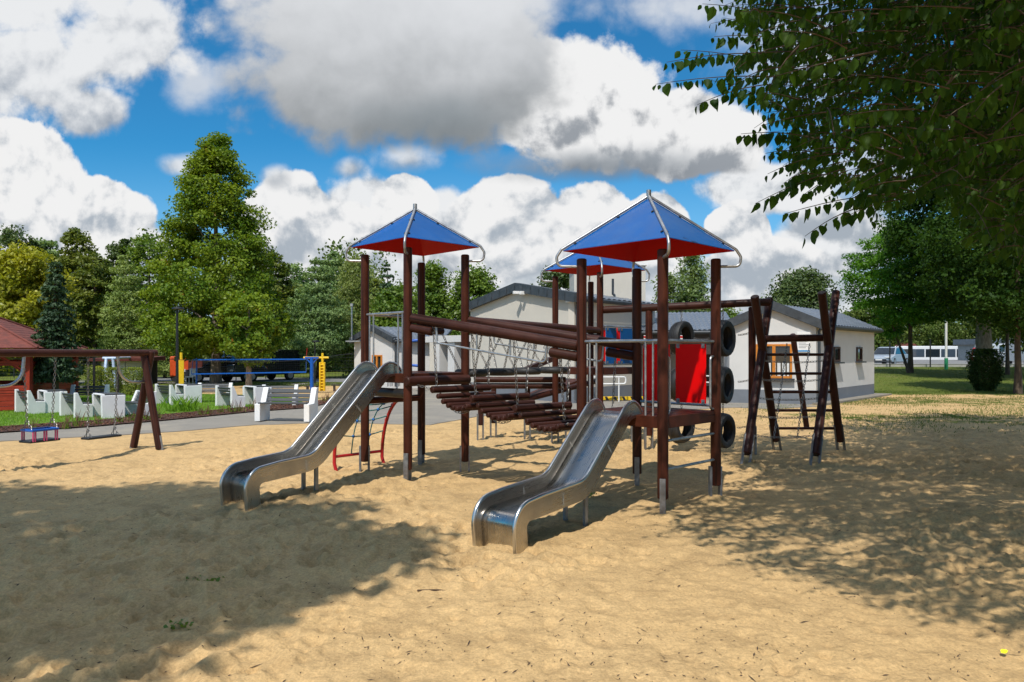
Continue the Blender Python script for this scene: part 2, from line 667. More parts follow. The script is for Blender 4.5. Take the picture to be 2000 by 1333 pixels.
wood('stained_post', (0.070, 0.0190, 0.0095), (0.032, 0.009, 0.0055), worn=(0.15, 0.045, 0.02), wear=0.35)
wood('dark_log', (0.052, 0.0175, 0.0115), (0.026, 0.0095, 0.007), worn=(0.12, 0.055, 0.032), wear=0.35)
wood('frame_log', (0.054, 0.0185, 0.0125), (0.028, 0.010, 0.0075), worn=(0.11, 0.048, 0.03), wear=0.25)
wood('red_board', (0.30, 0.040, 0.020), (0.17, 0.022, 0.012), rough=0.5, wear=0.2)
plain('log_end', (0.085, 0.045, 0.032), 0.7, var=0.3, scale=20)
plain('galvanised', (0.42, 0.43, 0.44), 0.42, 0.85, var=0.25, scale=14, dirt=(0.20, 0.20, 0.20), dirt_amt=0.35)
plain('anchor_steel', (0.24, 0.25, 0.26), 0.5, 0.7, var=0.3, scale=12, dirt=(0.12, 0.07, 0.04), dirt_amt=0.5)
plain('chain_steel', (0.22, 0.21, 0.20), 0.45, 0.8, var=0.3, scale=30)
plain('black_metal', (0.015, 0.016, 0.018), 0.45, 0.0, var=0.2)
plain('dark_bolt', (0.03, 0.03, 0.035), 0.4, 0.5)
plain('blue_panel', (0.002, 0.082, 0.30), 0.36, spec=0.2, var=0.12, scale=2.2, dirt=(0.06, 0.14, 0.32), dirt_amt=0.45)
plain('red_lining', (0.46, 0.004, 0.002), 0.5, spec=0.1, var=0.08, scale=3)
plain('red_panel', (0.85, 0.001, 0.001), 0.42, spec=0.15, var=0.06, scale=3, dirt=(0.36, 0.01, 0.01), dirt_amt=0.3)
plain('red_paint', (0.42, 0.012, 0.014), 0.35, var=0.12)
plain('rubber', (0.018, 0.018, 0.019), 0.62, var=0.35, scale=9, dirt=(0.09, 0.08, 0.07), dirt_amt=0.45, bmp=0.3, bscale=40)
plain('black_rubber', (0.013, 0.013, 0.014), 0.5, var=0.3)
plain('teal_rope', (0.02, 0.16, 0.16), 0.8, var=0.3, scale=60)
plain('blue_knot', (0.01, 0.12, 0.42), 0.5)
plain('white_concrete', (0.76, 0.76, 0.76), 0.75, var=0.05, scale=4, dirt=(0.60, 0.60, 0.57), dirt_amt=0.4, bmp=0.15, bscale=90)
plain('grey_slat', (0.050, 0.055, 0.060), 0.55, var=0.2, scale=12)
plain('plaster', (0.60, 0.59, 0.575), 0.9, var=0.04, scale=1.2, dirt=(0.46, 0.45, 0.43), dirt_amt=0.35, bmp=0.25, bscale=130)
plain('warm_plaster', (0.56, 0.52, 0.45), 0.9, var=0.04, scale=1.2, dirt=(0.45, 0.42, 0.37), dirt_amt=0.3, bmp=0.25, bscale=130)
plain('plinth', (0.16, 0.175, 0.20), 0.85, var=0.1, scale=3, dirt=(0.25, 0.24, 0.22), dirt_amt=0.4)
plain('roof_tile', (0.115, 0.135, 0.165), 0.38, var=0.22, scale=2.5, dirt=(0.17, 0.18, 0.18), dirt_amt=0.4, spec=0.6)
plain('slate_verge', (0.045, 0.052, 0.060), 0.5, var=0.3, scale=5)
plain('brown_door', (0.055, 0.022, 0.012), 0.45, var=0.2)
plain('orange_wood', (0.55, 0.19, 0.025), 0.4, var=0.15, scale=8)
plain('dark_wood_panel', (0.045, 0.035, 0.03), 0.6, var=0.25)
plain('white_paint', (0.75, 0.75, 0.74), 0.45, var=0.05)
plain('grey_ink', (0.22, 0.23, 0.25), 0.7)
plain('blue_ink', (0.02, 0.22, 0.48), 0.6)
plain('curtain', (0.62, 0.63, 0.62), 0.9, var=0.15, scale=14)
plain('yellow_paint', (0.80, 0.50, 0.010), 0.45, var=0.08)
plain('yellow_foam', (0.82, 0.50, 0.008), 0.6, var=0.08)
plain('blue_paint', (0.005, 0.09, 0.42), 0.4, var=0.1)
plain('pale_blue_paint', (0.45, 0.55, 0.72), 0.5, var=0.1)
plain('orange_paint', (0.60, 0.075, 0.012), 0.45, var=0.12, dirt=(0.4, 0.06, 0.02))
plain('dark_red_paint', (0.11, 0.022, 0.015), 0.5, var=0.15)
plain('black_car_paint', (0.010, 0.011, 0.014), 0.2, var=0.1, coat=0.6)
plain('silver_car_paint', (0.34, 0.39, 0.45), 0.35, 0.1, var=0.04, coat=0.3)
plain('white_car_paint', (0.72, 0.73, 0.74), 0.3, var=0.04, coat=0.5)
plain('tyre_black', (0.014, 0.014, 0.015), 0.7)
plain('alloy', (0.45, 0.46, 0.48), 0.35, 0.8)
plain('lamp_lens', (0.75, 0.78, 0.80), 0.1)
plain('amber_lens', (0.5, 0.10, 0.01), 0.2)
plain('brick_red_roof', (0.165, 0.043, 0.030), 0.85, var=0.35, scale=5, dirt=(0.05, 0.022, 0.016), dirt_amt=0.8, bmp=0.5, bscale=30)
plain('path_slab', (0.235, 0.212, 0.178), 0.9, var=0.12, scale=1.5, dirt=(0.40, 0.34, 0.25), dirt_amt=0.5, bmp=0.2, bscale=80)
plain('asphalt', (0.19, 0.185, 0.18), 0.92, var=0.15, scale=1.2, bmp=0.3, bscale=60)
plain('kerb_concrete', (0.38, 0.37, 0.35), 0.9, var=0.15, scale=3, dirt=(0.2, 0.19, 0.16), dirt_amt=0.5)
plain('mulch_base', (0.060, 0.026, 0.016), 0.95, var=0.4, scale=12)
plain('hut_board', (0.62, 0.60, 0.52), 0.7, var=0.1, scale=6)
plain('twig', (0.075, 0.045, 0.026), 0.9, var=0.5, scale=30)
plain('dry_grass_stem', (0.16, 0.065, 0.04), 0.8, var=0.4, scale=10)
plain('pale_timber', (0.50, 0.33, 0.15), 0.7, var=0.15)
plain('purple_cloth', (0.30, 0.22, 0.34), 0.9, var=0.1)
plain('yellow_petal', (0.75, 0.72, 0.01), 0.6)


def glass(name, col, rough=0.06):
    m, w, b = new_mat(name)
    b.inputs['Base Color'].default_value = (*col, 1)
    b.inputs['Roughness'].default_value = rough
    b.inputs['Specular IOR Level'].default_value = 0.9
    b.inputs['Coat Weight'].default_value = 0.3
    return m


glass('window_glass', (0.018, 0.021, 0.024))
glass('car_glass', (0.008, 0.014, 0.020), 0.12)
glass('coach_glass', (0.045, 0.065, 0.09))


def stainless():
    m, w, b = new_mat('stainless')
    P = coords(w, 'tex')
    mp = w.add('ShaderNodeMapping')
    mp.inputs['Scale'].default_value = (1.0, 0.03, 1.0)
    w.put(mp.inputs['Vector'], P)
    br = w.noise(mp.outputs[0], 90.0, 3.0, 0.6)
    bl = w.noise(P, 3.5, 6.0, 0.65)
    c = w.mix(w.maprange(bl, 0.35, 0.7), (0.52, 0.50, 0.47), (0.38, 0.355, 0.32))
    c = w.mix(w.maprange(w.noise(P, 8.0, 7.0, 0.7), 0.55, 0.75, 0.0, 0.2, True), c, (0.27, 0.23, 0.18))
    w.put(b.inputs['Base Color'], c)
    b.inputs['Metallic'].default_value = 1.0
    w.put(b.inputs['Roughness'], w.math('ADD', w.maprange(bl, 0.3, 0.7, 0.22, 0.36), w.maprange(br, 0.3, 0.7, -0.05, 0.06)))
    bump(w, b, br, 0.06, 0.002)


stainless()
plain('weld_seam', (0.50, 0.49, 0.46), 0.55, 0.9, var=0.3, scale=40)


def polished():
    m, w, b = new_mat('polished_rail')
    b.inputs['Base Color'].default_value = (0.62, 0.61, 0.59, 1)
    b.inputs['Metallic'].default_value = 1.0
    b.inputs['Roughness'].default_value = 0.28


polished()


def ground_material():
    m, w, b = new_mat('ground_sand')
    P = coords(w, 'world')
    big = w.noise(P, 0.35, 4.0, 0.6)
    mid = w.noise(P, 2.2, 6.0, 0.65)
    fine = w.noise(P, 55.0, 3.0, 0.7)
    c = w.mix(w.maprange(big, 0.3, 0.7), SAND_A, SAND_B)
    c = w.mix(w.maprange(mid, 0.45, 0.68, 0.0, 0.8, True), c, SAND_C)
    f = w.math('MULTIPLY', w.maprange(fine, 0.25, 0.75, 0.74, 1.22), w.maprange(w.noise(P, 14.0, 5.0, 0.7), 0.3, 0.7, 0.86, 1.12))
    c = w.mix(1.0, c, w.combine(f, f, f), 'MULTIPLY')
    # small dark crumbs of bark and soil lying in the sand
    vo = w.add('ShaderNodeTexVoronoi', feature='F1')
    w.put(vo.inputs['Vector'], w.vmath('MULTIPLY', w.vmath('ADD', P, w.noise(P, 9.0, 2.0, 0.5, out=1)), (1, 1, 0)))
    vo.inputs['Scale'].default_value = 16.0
    spk = w.maprange(vo.outputs['Distance'], 0.05, 0.12, 1.0, 0.0, True)
    keep = w.maprange(w.noise(P, 1.1, 3.0, 0.6), 0.45, 0.62, 0.0, 0.8, True)
    c = w.mix(w.math('MULTIPLY', spk, keep), c, (0.09, 0.055, 0.03))
    # turf and bare earth away from the play area
    ga = w.add('ShaderNodeAttribute', attribute_name='turf').outputs['Fac']
    gn = w.noise(P, 1.3, 7.0, 0.68)
    gf = w.maprange(w.math('ADD', ga, w.math('MULTIPLY', w.math('SUBTRACT', gn, 0.5), 1.5)), 0.42, 0.62, 0.0, 1.0, True)
    gcol = w.mix(w.maprange(w.noise(P, 4.0, 6.0, 0.7), 0.35, 0.65), (0.080, 0.125, 0.015), (0.150, 0.160, 0.034))
    gcol = w.mix(w.maprange(w.noise(P, 0.5, 5.0, 0.65), 0.55, 0.75, 0.0, 0.6, True), gcol, (0.20, 0.17, 0.08))
    c = w.mix(gf, c, gcol)
    w.put(b.inputs['Base Color'], c)
    b.inputs['Roughness'].default_value = 0.95
    b.inputs['Specular IOR Level'].default_value = 0.15
    h = w.math('ADD', w.math('ADD', w.math('MULTIPLY', w.noise(P, 24.0, 6.0, 0.7), 0.8), w.math('MULTIPLY', w.noise(P, 9.0, 4.0, 0.6), 1.1)), w.math('MULTIPLY', fine, 0.2))
    bump(w, b, h, 0.62, 0.03)


SAND_A, SAND_B, SAND_C = (0.53, 0.350, 0.160), (0.61, 0.410, 0.195), (0.41, 0.270, 0.126)
ground_material()


def turf_material():
    m, w, b = new_mat('turf')
    P = coords(w, 'world')
    c = w.mix(w.maprange(w.noise(P, 3.0, 6.0, 0.7), 0.35, 0.65), (0.095, 0.185, 0.014), (0.140, 0.235, 0.024))
    w.put(b.inputs['Base Color'], c)
    b.inputs['Roughness'].default_value = 0.95
    bump(w, b, w.noise(P, 40.0, 4.0, 0.7), 0.8, 0.03)


turf_material()
leafmat('grass_blade', (0.060, 0.130, 0.009), (0.100, 0.175, 0.014), trans=0.3, rough=0.7, spec=0.15, bright=2.1)
leafmat('dry_blade', (0.060, 0.105, 0.014), (0.125, 0.140, 0.035), trans=0.25, rough=0.7, bright=1.3)
leafmat('hornbeam_leaf', (0.050, 0.096, 0.009), (0.128, 0.165, 0.013), (0.26, 0.11, 0.02), trans=0.34, bright=1.75, spec=0.2)
leafmat('maple_leaf', (0.045, 0.085, 0.012), (0.090, 0.130, 0.016), trans=0.32)
leafmat('golden_leaf', (0.120, 0.135, 0.010), (0.210, 0.200, 0.016), trans=0.35)
leafmat('olive_leaf', (0.046, 0.068, 0.012), (0.092, 0.104, 0.018), (0.15, 0.09, 0.02), trans=0.3, spec=0.2)
leafmat('pine_needle', (0.062, 0.105, 0.040), (0.125, 0.170, 0.066), trans=0.25, rough=0.6, spec=0.15, bright=2.1)
leafmat('soft_pine_needle', (0.085, 0.125, 0.035), (0.160, 0.195, 0.066), trans=0.28, rough=0.6, spec=0.15, bright=2.1)
leafmat('spruce_needle', (0.015, 0.034, 0.015), (0.036, 0.064, 0.028), trans=0.15, rough=0.6)
leafmat('birch_leaf', (0.085, 0.110, 0.025), (0.140, 0.165, 0.045), trans=0.35)
leafmat('poplar_leaf', (0.060, 0.095, 0.030), (0.115, 0.150, 0.060), trans=0.3)
leafmat('oak_leaf', (0.030, 0.050, 0.016), (0.060, 0.085, 0.024), trans=0.25)
leafmat('locust_leaf', (0.040, 0.115, 0.010), (0.085, 0.180, 0.016), trans=0.4, bright=1.45, spec=0.2)
leafmat('shade_leaf', (0.022, 0.060, 0.008), (0.055, 0.110, 0.014), trans=0.35, rough=0.5, spec=0.12, bright=0.85)
leafmat('hedge_leaf', (0.018, 0.044, 0.009), (0.042, 0.075, 0.014), trans=0.2, rough=0.5, spec=0.15, bright=1.0)
leafmat('yellow_hedge_leaf', (0.075, 0.105, 0.015), (0.140, 0.150, 0.020), trans=0.3)
leafmat('mulberry_leaf', (0.022, 0.062, 0.007), (0.060, 0.120, 0.012), trans=0.5, rough=0.5, spec=0.15, bright=1.05)
leafmat('wood_leaf', (0.032, 0.056, 0.011), (0.075, 0.098, 0.020), trans=0.28, spec=0.15)
leafmat('mulch_chip', (0.045, 0.018, 0.010), (0.11, 0.05, 0.03), trans=0.0, rough=0.9)
bark('grey_bark', (0.11, 0.085, 0.06), (0.25, 0.20, 0.15))
bark('brown_bark', (0.050, 0.035, 0.024), (0.12, 0.085, 0.055))
bark('pale_bark', (0.20, 0.15, 0.11), (0.42, 0.34, 0.26))
M = MATS
# ---------------------------------------------------------------- the ground
# edge of the sand towards the paving, traced on the ground
EDGE = [G(-700, 915), G(-300, 886), G(0, 864), G(180, 854), G(330, 845), G(500, 831), G(640, 827), G(760, 829), G(840, 831),
        G(930, 815), G(1060, 803), G(1200, 803), G(1330, 801), G(1440, 797), G(1505, 800), G(1600, 797), G(1720, 777)]
EX, EY = np.array([p.x for p in EDGE]), np.array([p.y for p in EDGE])


def edge_y(x):
    return np.interp(x, EX, EY)


def bank(x, y):
    """the lawn by the car park climbs a little"""
    return 0.55 * sstep(26, 46, y) * sstep(9, 15, x - 0.15 * (y - 26))


def turf_at(x, y):
    t = sstep(13.5, 19.5, y + 0.25 * (x - 8)) * sstep(5.0, 8.5, x) * 0.50
    t = np.maximum(t, sstep(23, 30, y) * sstep(10, 13, x) * 1.0)
    bare = np.exp(-(((x - 11.2) / 3.6) ** 2 + ((y - 21.5) / 1.5) ** 2))        # worn sandy track
    bare2 = np.exp(-(((x - 17.0) / 4.5) ** 2 + ((y - 27.5) / 1.2) ** 2)) * 0.7
    t = t * (1 - 0.95 * bare) * (1 - bare2)
    left = sstep(22.0, 26.0, y) * (1 - sstep(-9.0, -4.0, x))
    court = sstep(27.0, 28.0, y) * (1 - sstep(34.5, 36.0, y)) * sstep(-15.0, -14.0, x) * (1 - sstep(-3.5, -2.5, x))
    t = np.maximum(t, left * 0.85 * (1 - court))
    t = np.maximum(t, sstep(36, 40, y) * 0.85)
    return t


# sand heaped round posts, scooped out below the slides
MOUNDS = [(1.57, 7.46, .20, .045), (2.34, 8.23, .22, .05), (1.57, 9.0, .2, .04), (.80, 8.23, .2, .03), (-1.355, 9.32, .22, .05), (-.655, 10.02, .2, .04), (-2.055, 10.02, .2, .04), (-1.355, 10.72, .2, .04),
          (-.32, 6.0, .36, -.06), (-.75, 5.65, .30, .035), (.05, 5.6, .28, .035), (-3.2, 7.62, .36, -.06), (-3.65, 7.3, .30, .035), (3.45, 10.7, .25, .03), (4.5, 10.6, .25, .03), (-6.55, 12.6, .3, .03), (-5.98, 12.35, .3, .03), (-6.85, 11.6, .5, -.05), (-7.2, 10.6, .5, -.05)]


def relief(x, y):
    inside = sstep(0.1, 1.4, edge_y(x) - y) * (1 - 0.75 * sstep(16, 24, y))
    z = 0.055 * (fbm(x / 2.6, y / 2.6, 3, 3) - 0.5)
    tr = 0.45 + 0.9 * sstep(0.35, 0.65, fbm(x / 2.1, y / 2.1, 91, 3))             # trodden here, smoother there
    z += 0.048 * (fbm(x / 0.42, y / 0.32, 11, 3) - 0.5) * tr
    z += 0.026 * dents(x, y, 0.29, 21, 1.7) * tr
    z += 0.022 * dents(x + 3.1, y + 1.7, 0.19, 47, 1.4) * tr
    z += 0.010 * dents(x + 7.7, y + 4.2, 0.11, 83, 1.2) * tr
    z += 0.018 * (fbm(x / 0.085, y / 0.075, 31, 3) - 0.5) * tr
    z = z * inside
    for (mx, my, mr, mh) in MOUNDS:
        q = np.exp(-(((x - mx) ** 2 + (y - my) ** 2) / mr ** 2))
        z = z + mh * q * (0.7 + 0.6 * fbm(x / 0.12, y / 0.12, 63, 3))
    return z


def ground_sheet():
    nu = 640
    us = np.concatenate([np.linspace(-2.6, -0.91, 110), np.linspace(-0.90, 0.90, nu), np.linspace(0.91, 2.6, 110)])
    ds = [1.1 * 1.02 ** i for i in range(35)]
    while ds[-1] < 34:
        ds.append(ds[-1] * 1.0052)
    while ds[-1] < 1500:
        ds.append(ds[-1] * 1.09)
    ds = np.array(ds)
    D, U = np.meshgrid(ds, us, indexing='ij')
    X, Y = U * D, D
    Z = relief(X, Y) + bank(X, Y)
    return X, Y, Z


def grid_object(name, X, Y, Z, material, kind='structure', turf=None):
    r, c = X.shape
    V = np.stack([X, Y, Z], -1).reshape(-1, 3)
    i = np.arange(r * c).reshape(r, c)
    F = np.stack([i[:-1, :-1], i[:-1, 1:], i[1:, 1:], i[1:, :-1]], -1).reshape(-1, 4)
    me = bpy.data.meshes.new(name)
    me.vertices.add(len(V))
    me.vertices.foreach_set('co', V.astype(np.float32).ravel())
    me.loops.add(F.size)
    me.loops.foreach_set('vertex_index', F.astype(np.int32).ravel())
    me.polygons.add(len(F))
    me.polygons.foreach_set('loop_start', np.arange(0, F.size, 4, dtype=np.int32))
    me.polygons.foreach_set('loop_total', np.full(len(F), 4, dtype=np.int32))
    me.polygons.foreach_set('use_smooth', np.ones(len(F), dtype=bool))
    if turf is not None:
        at = me.attributes.new('turf', 'FLOAT', 'POINT')
        at.data.foreach_set('value', turf.astype(np.float32).ravel())
    me.materials.append(material)
    me.update(calc_edges=True)
    o = bpy.data.objects.new(name, me)
    COL.objects.link(o)
    o['kind'] = kind
    return o


X, Y, Z = ground_sheet()
grid_object('ground', X, Y, Z, M['ground_sand'], turf=turf_at(X, Y))
# the same ground beyond the sides of the trodden sheet and behind the viewer
gx = np.linspace(-900, 900, 151) ** 3 / 900 ** 2
X2, Y2 = np.meshgrid(gx, gx, indexing='ij')
Z2 = bank(X2, Y2) - 0.09
grid_object('outer_terrain', X2.T.copy(), Y2.T.copy(), Z2.T.copy(), M['ground_sand'], turf=turf_at(X2.T, Y2.T))


def sheet(name, pts, z, material, kind='structure', thick=0.0):
    mb = MB()
    ps = [Vector((p[0], p[1], z)) for p in pts]
    if thick:
        mb.prism([p - Vector((0, 0, thick)) for p in ps], (0, 0, thick))
    else:
        mb.poly(ps)
    o = mb.build(name, material, smooth=0, kind=kind)
    return o


# paved path that widens into the forecourt of the building
far_path = [G(-700, 893), G(-300, 868), G(0, 848), G(180, 836), G(330, 823), G(500, 806), G(600, 799), G(640, 790), G(660, 775)]
court = [G(700, 752), G(800, 752), Vector((-3.0, 33.0, 0)), Vector((1.8, 31.0, 0)), Vector((7.0, 30.5, 0)), Vector((9.0, 25.5, 0)), G(1600, 794.5)]
near = []
for a, b in zip(EDGE[:14], EDGE[1:15]):
    k = max(1, int((b - a).length / 0.16))
    for i in range(k):                                     # sand creeps raggedly over the edge of the slabs
        p = a.lerp(b, i / k)
        near.append((p.x, p.y + 0.22 * (float(fbm(np.array(p.x / 0.5), np.array(p.y / 0.5), 19, 4)) - 0.4)))
near.append((EDGE[14].x, EDGE[14].y))
sheet('paved_path', near + [(p.x, p.y) for p in reversed(far_path + court)], 0.014, M['path_slab'], thick=0.06)
# lawn beside the path with a mulch bed along its edge
lawn_near = [G(-700, 884), G(-300, 858), G(0, 836), G(180, 824), G(330, 811), G(500, 796), G(590, 788)]
lawn_far = [G(590, 782), G(540, 776), G(400, 772), G(300, 774), G(150, 776), G(0, 778), G(-300, 785)]
sheet('lawn', [(p.x, p.y) for p in lawn_near + lawn_far], 0.036, M['turf'])
mulch_in = [G(-700, 886), G(-300, 859), G(0, 837.5), G(180, 825), G(330, 812), G(500, 797), G(596, 789), G(640, 782), G(655, 770)]
sheet('mulch_bed', [(p.x, p.y) for p in far_path] + [(p.x, p.y) for p in reversed(mulch_in)], 0.042, M['mulch_base'])
sheet('back_path', [(-30, 40.2), (-4, 36.2), (-4, 37.4), (-30, 42.4)], 0.012, M['path_slab'])
sheet('volleyball_sand', [(-14.8, 27.2), (-9.0, 26.2), (-5.8, 26.8), (-4.9, 30.0), (-5.5, 35.0), (-14.0, 36.0)], 0.012, M['ground_sand'])
# car park behind the low wall
cp = [(18, 55.6), (70, 55.6), (120, 140), (10, 140)]
sheet('car_park', cp, 0.60, M['asphalt'], thick=0.3)
sheet('forest_road', [(-26, 42.6), (-4, 39.6), (-4, 46), (-26, 49)], 0.008, M['asphalt'])


def poly_points(poly, n):
    """n random points in a polygon"""
    P = np.array([(p[0], p[1]) for p in poly])
    lo, hi = P.min(0), P.max(0)
    got = np.zeros((0, 2))
    while len(got) < n:
        q = rng.uniform(lo, hi, (n * 3, 2))
        inside = np.zeros(len(q), bool)
        j = len(P) - 1
        for i in range(len(P)):
            c = ((P[i, 1] > q[:, 1]) != (P[j, 1] > q[:, 1]))
            dy = P[j, 1] - P[i, 1]
            xx = (P[j, 0] - P[i, 0]) * (q[:, 1] - P[i, 1]) / (dy if abs(dy) > 1e-9 else 1e-9) + P[i, 0]
            inside ^= c & (q[:, 0] < xx)
            j = i
        got = np.concatenate([got, q[inside]])
    return got[:n]


def blades(name, pts, z, h, w, material, lean=0.5, kind='stuff', parent=None):
    n = len(pts)
    a = rng.uniform(0, 2 * math.pi, n)
    hh = h * rng.uniform(0.45, 1.25, n)
    la = rng.uniform(0, 2 * math.pi, n)
    ll = hh * lean * rng.uniform(0.1, 1.0, n)
    base = np.stack([pts[:, 0], pts[:, 1], np.broadcast_to(z, (n,))], 1)
    side = np.stack([np.cos(a), np.sin(a), np.zeros(n)], 1) * (w * rng.uniform(0.6, 1.3, n))[:, None]
    bend = np.stack([np.cos(la) * ll, np.sin(la) * ll, hh], 1)
    V = np.stack([base - side, base + side, base + side * 0.5 + bend * [0.5, 0.5, 0.62], base + bend], 1).reshape(-1, 3)
    o = quads_mesh(name, V, n, material, parent)
    if kind:
        o['kind'] = kind
    return o


lp = poly_points(lawn_near + lawn_far, 60000)
lp = lp[lp[:, 0] > -17]
o = blades('lawn_grass', lp, 0.036, 0.055, 0.006, M['grass_blade'], 0.8)
tag(o, 'short bright green mown grass around the white picnic tables', 'grass')
# rough grass on the bank by the car park
q = rng.uniform((5.5, 14.5), (26, 30), (170000, 2))
q = np.concatenate([q, rng.uniform((12, 26), (42, 55), (50000, 2))])
dens = turf_at(q[:, 0], q[:, 1])
nz = fbm(q[:, 0] / 0.8, q[:, 1] / 0.8, 77, 4)
keep = (rng.uniform(0, 1, len(q)) < dens * sstep(0.42, 0.62, nz + 0.25 * dens)) & (np.abs(q[:, 0]) < 0.86 * q[:, 1])
keep &= ~((q[:, 0] > 7.0) & (q[:, 0] < 14.4) & (q[:, 1] > 22.9) & (q[:, 1] < 28.5) & (q[:, 1] - 23.1 > (q[:, 0] - 9.8) * 1.114 - 0.2))
q = q[keep]
o = blades('bank_grass', q, bank(q[:, 0], q[:, 1]), 0.06, 0.007, M['dry_blade'], 0.8)
tag(o, 'sparse olive grass on the slope below the car park', 'grass')
# grass round the sports court
q = np.concatenate([rng.uniform((-26, 23.5), (-14.6, 39), (26000, 2)), rng.uniform((-14.6, 36.2), (-3.5, 39), (12000, 2)), rng.uniform((-14, 23.5), (-9, 26), (5000, 2))])
q = q[(rng.uniform(0, 1, len(q)) < turf_at(q[:, 0], q[:, 1]) * sstep(0.35, 0.6, fbm(q[:, 0], q[:, 1], 5, 4)))]
o = blades('court_grass', q, 0.0, 0.10, 0.012, M['dry_blade'], 0.8)
tag(o, 'thin dry grass around the volleyball court', 'grass')
# bark chips
mp_ = poly_points(far_path + list(reversed(mulch_in)), 9000)
mp_ = mp_[mp_[:, 0] > -16]
n = len(mp_)
c = np.stack([mp_[:, 0], mp_[:, 1], 0.045 + rng.uniform(0, 0.02, n)], 1)
a = rng.normal(size=(n, 3)) * [1, 1, 0.35]
a *= (rng.uniform(0.015, 0.035, n) / np.linalg.norm(a, axis=1))[:, None]
b_ = rng.normal(size=(n, 3)) * [1, 1, 0.4]
b_ *= (rng.uniform(0.008, 0.016, n) / np.linalg.norm(b_, axis=1))[:, None]
o = quads_mesh('bark_chips', np.stack([c - a, c + b_, c + a, c - b_], 1).reshape(-1, 3), n, M['mulch_chip'])
tag(o, 'red brown bark chips in the bed along the path', 'mulch', kind='stuff')
# crumbs of twig and leaf lying on the sand
nl = 6500
d_ = 3.3 * (6.5 ** rng.uniform(0, 1, nl))
x_ = rng.uniform(-0.8, 0.8, nl) * d_
ok = (d_ < edge_y(x_) - 0.3) & (rng.uniform(0, 1, nl) < 0.25 + 1.1 * sstep(0.45, 0.62, fbm(x_ / 0.7, d_ / 0.7, 8, 3)))
d_, x_ = d_[ok], x_[ok]
nl = len(d_)
c = np.stack([x_, d_, relief(x_, d_) + 0.004], 1)
th = rng.uniform(0, math.pi, nl)
ln = rng.choice([0.006, 0.010, 0.018, 0.035], nl, p=[0.4, 0.35, 0.2, 0.05]) * rng.uniform(0.7, 1.4, nl)
wd = np.minimum(ln * 0.5, rng.uniform(0.0025, 0.006, nl))
a = np.stack([np.cos(th), np.sin(th), rng.uniform(-0.1, 0.25, nl)], 1) * ln[:, None]
b_ = np.stack([-np.sin(th), np.cos(th), rng.uniform(0.0, 0.5, nl)], 1) * wd[:, None]
o = quads_mesh('sand_litter', np.stack([c - a, c - b_ * 0.8, c + a, c + b_], 1).reshape(-1, 3), nl, M['twig'])
tag(o, 'tiny dark twigs and bark crumbs scattered over the sand', 'litter', kind='stuff')
# ---------------------------------------------------------------- climbing towers
V3 = Vector


def anchor_pair(base, direction, post_r, lift, parent, wood_bottom):
    """two flat steel straps that carry a post above the sand"""
    d = V3((direction[0], direction[1], 0)).normalized()
    mb = MB()
    s = V3((-d.y, d.x, 0))
    for k in (-1, 1):
        c = base + d * k * (post_r + 0.001)
        q = [c - s * 0.030 - d * 0.020, c + s * 0.030 - d * 0.020, c + s * 0.030 + d * 0.007, c - s * 0.030 + d * 0.007]
        z0, z1 = -0.15, wood_bottom + lift
        mb.hexa([p + V3((0, 0, z0)) for p in q] + [p + V3((0, 0, z1)) for p in q])
        for zz in (wood_bottom + 0.08, wood_bottom + 0.17):
            mb.tube([c + V3((0, 0, zz)) - d * 0.012, c + V3((0, 0, zz)) + d * k * 0.014], 0.011, 6)
    return mb.build('post_anchor', M['anchor_steel'], parent, bevel=0.002)


def add_post(name, base, top_z, r, parent, adir, bottom=0.17, material='stained_post'):
    mb = MB()
    mb.log((base.x, base.y, bottom), (base.x, base.y, top_z), r, 18)
    p = mb.build(name, M[material], parent)
    anchor_pair(V3((base.x, base.y, 0)), adir, r, 0.22, p, bottom)
    return p


def corner(cx, cy, h, k):
    return V3((cx + (0, h, 0, -h)[k], cy + (-h, 0, h, 0)[k], 0))


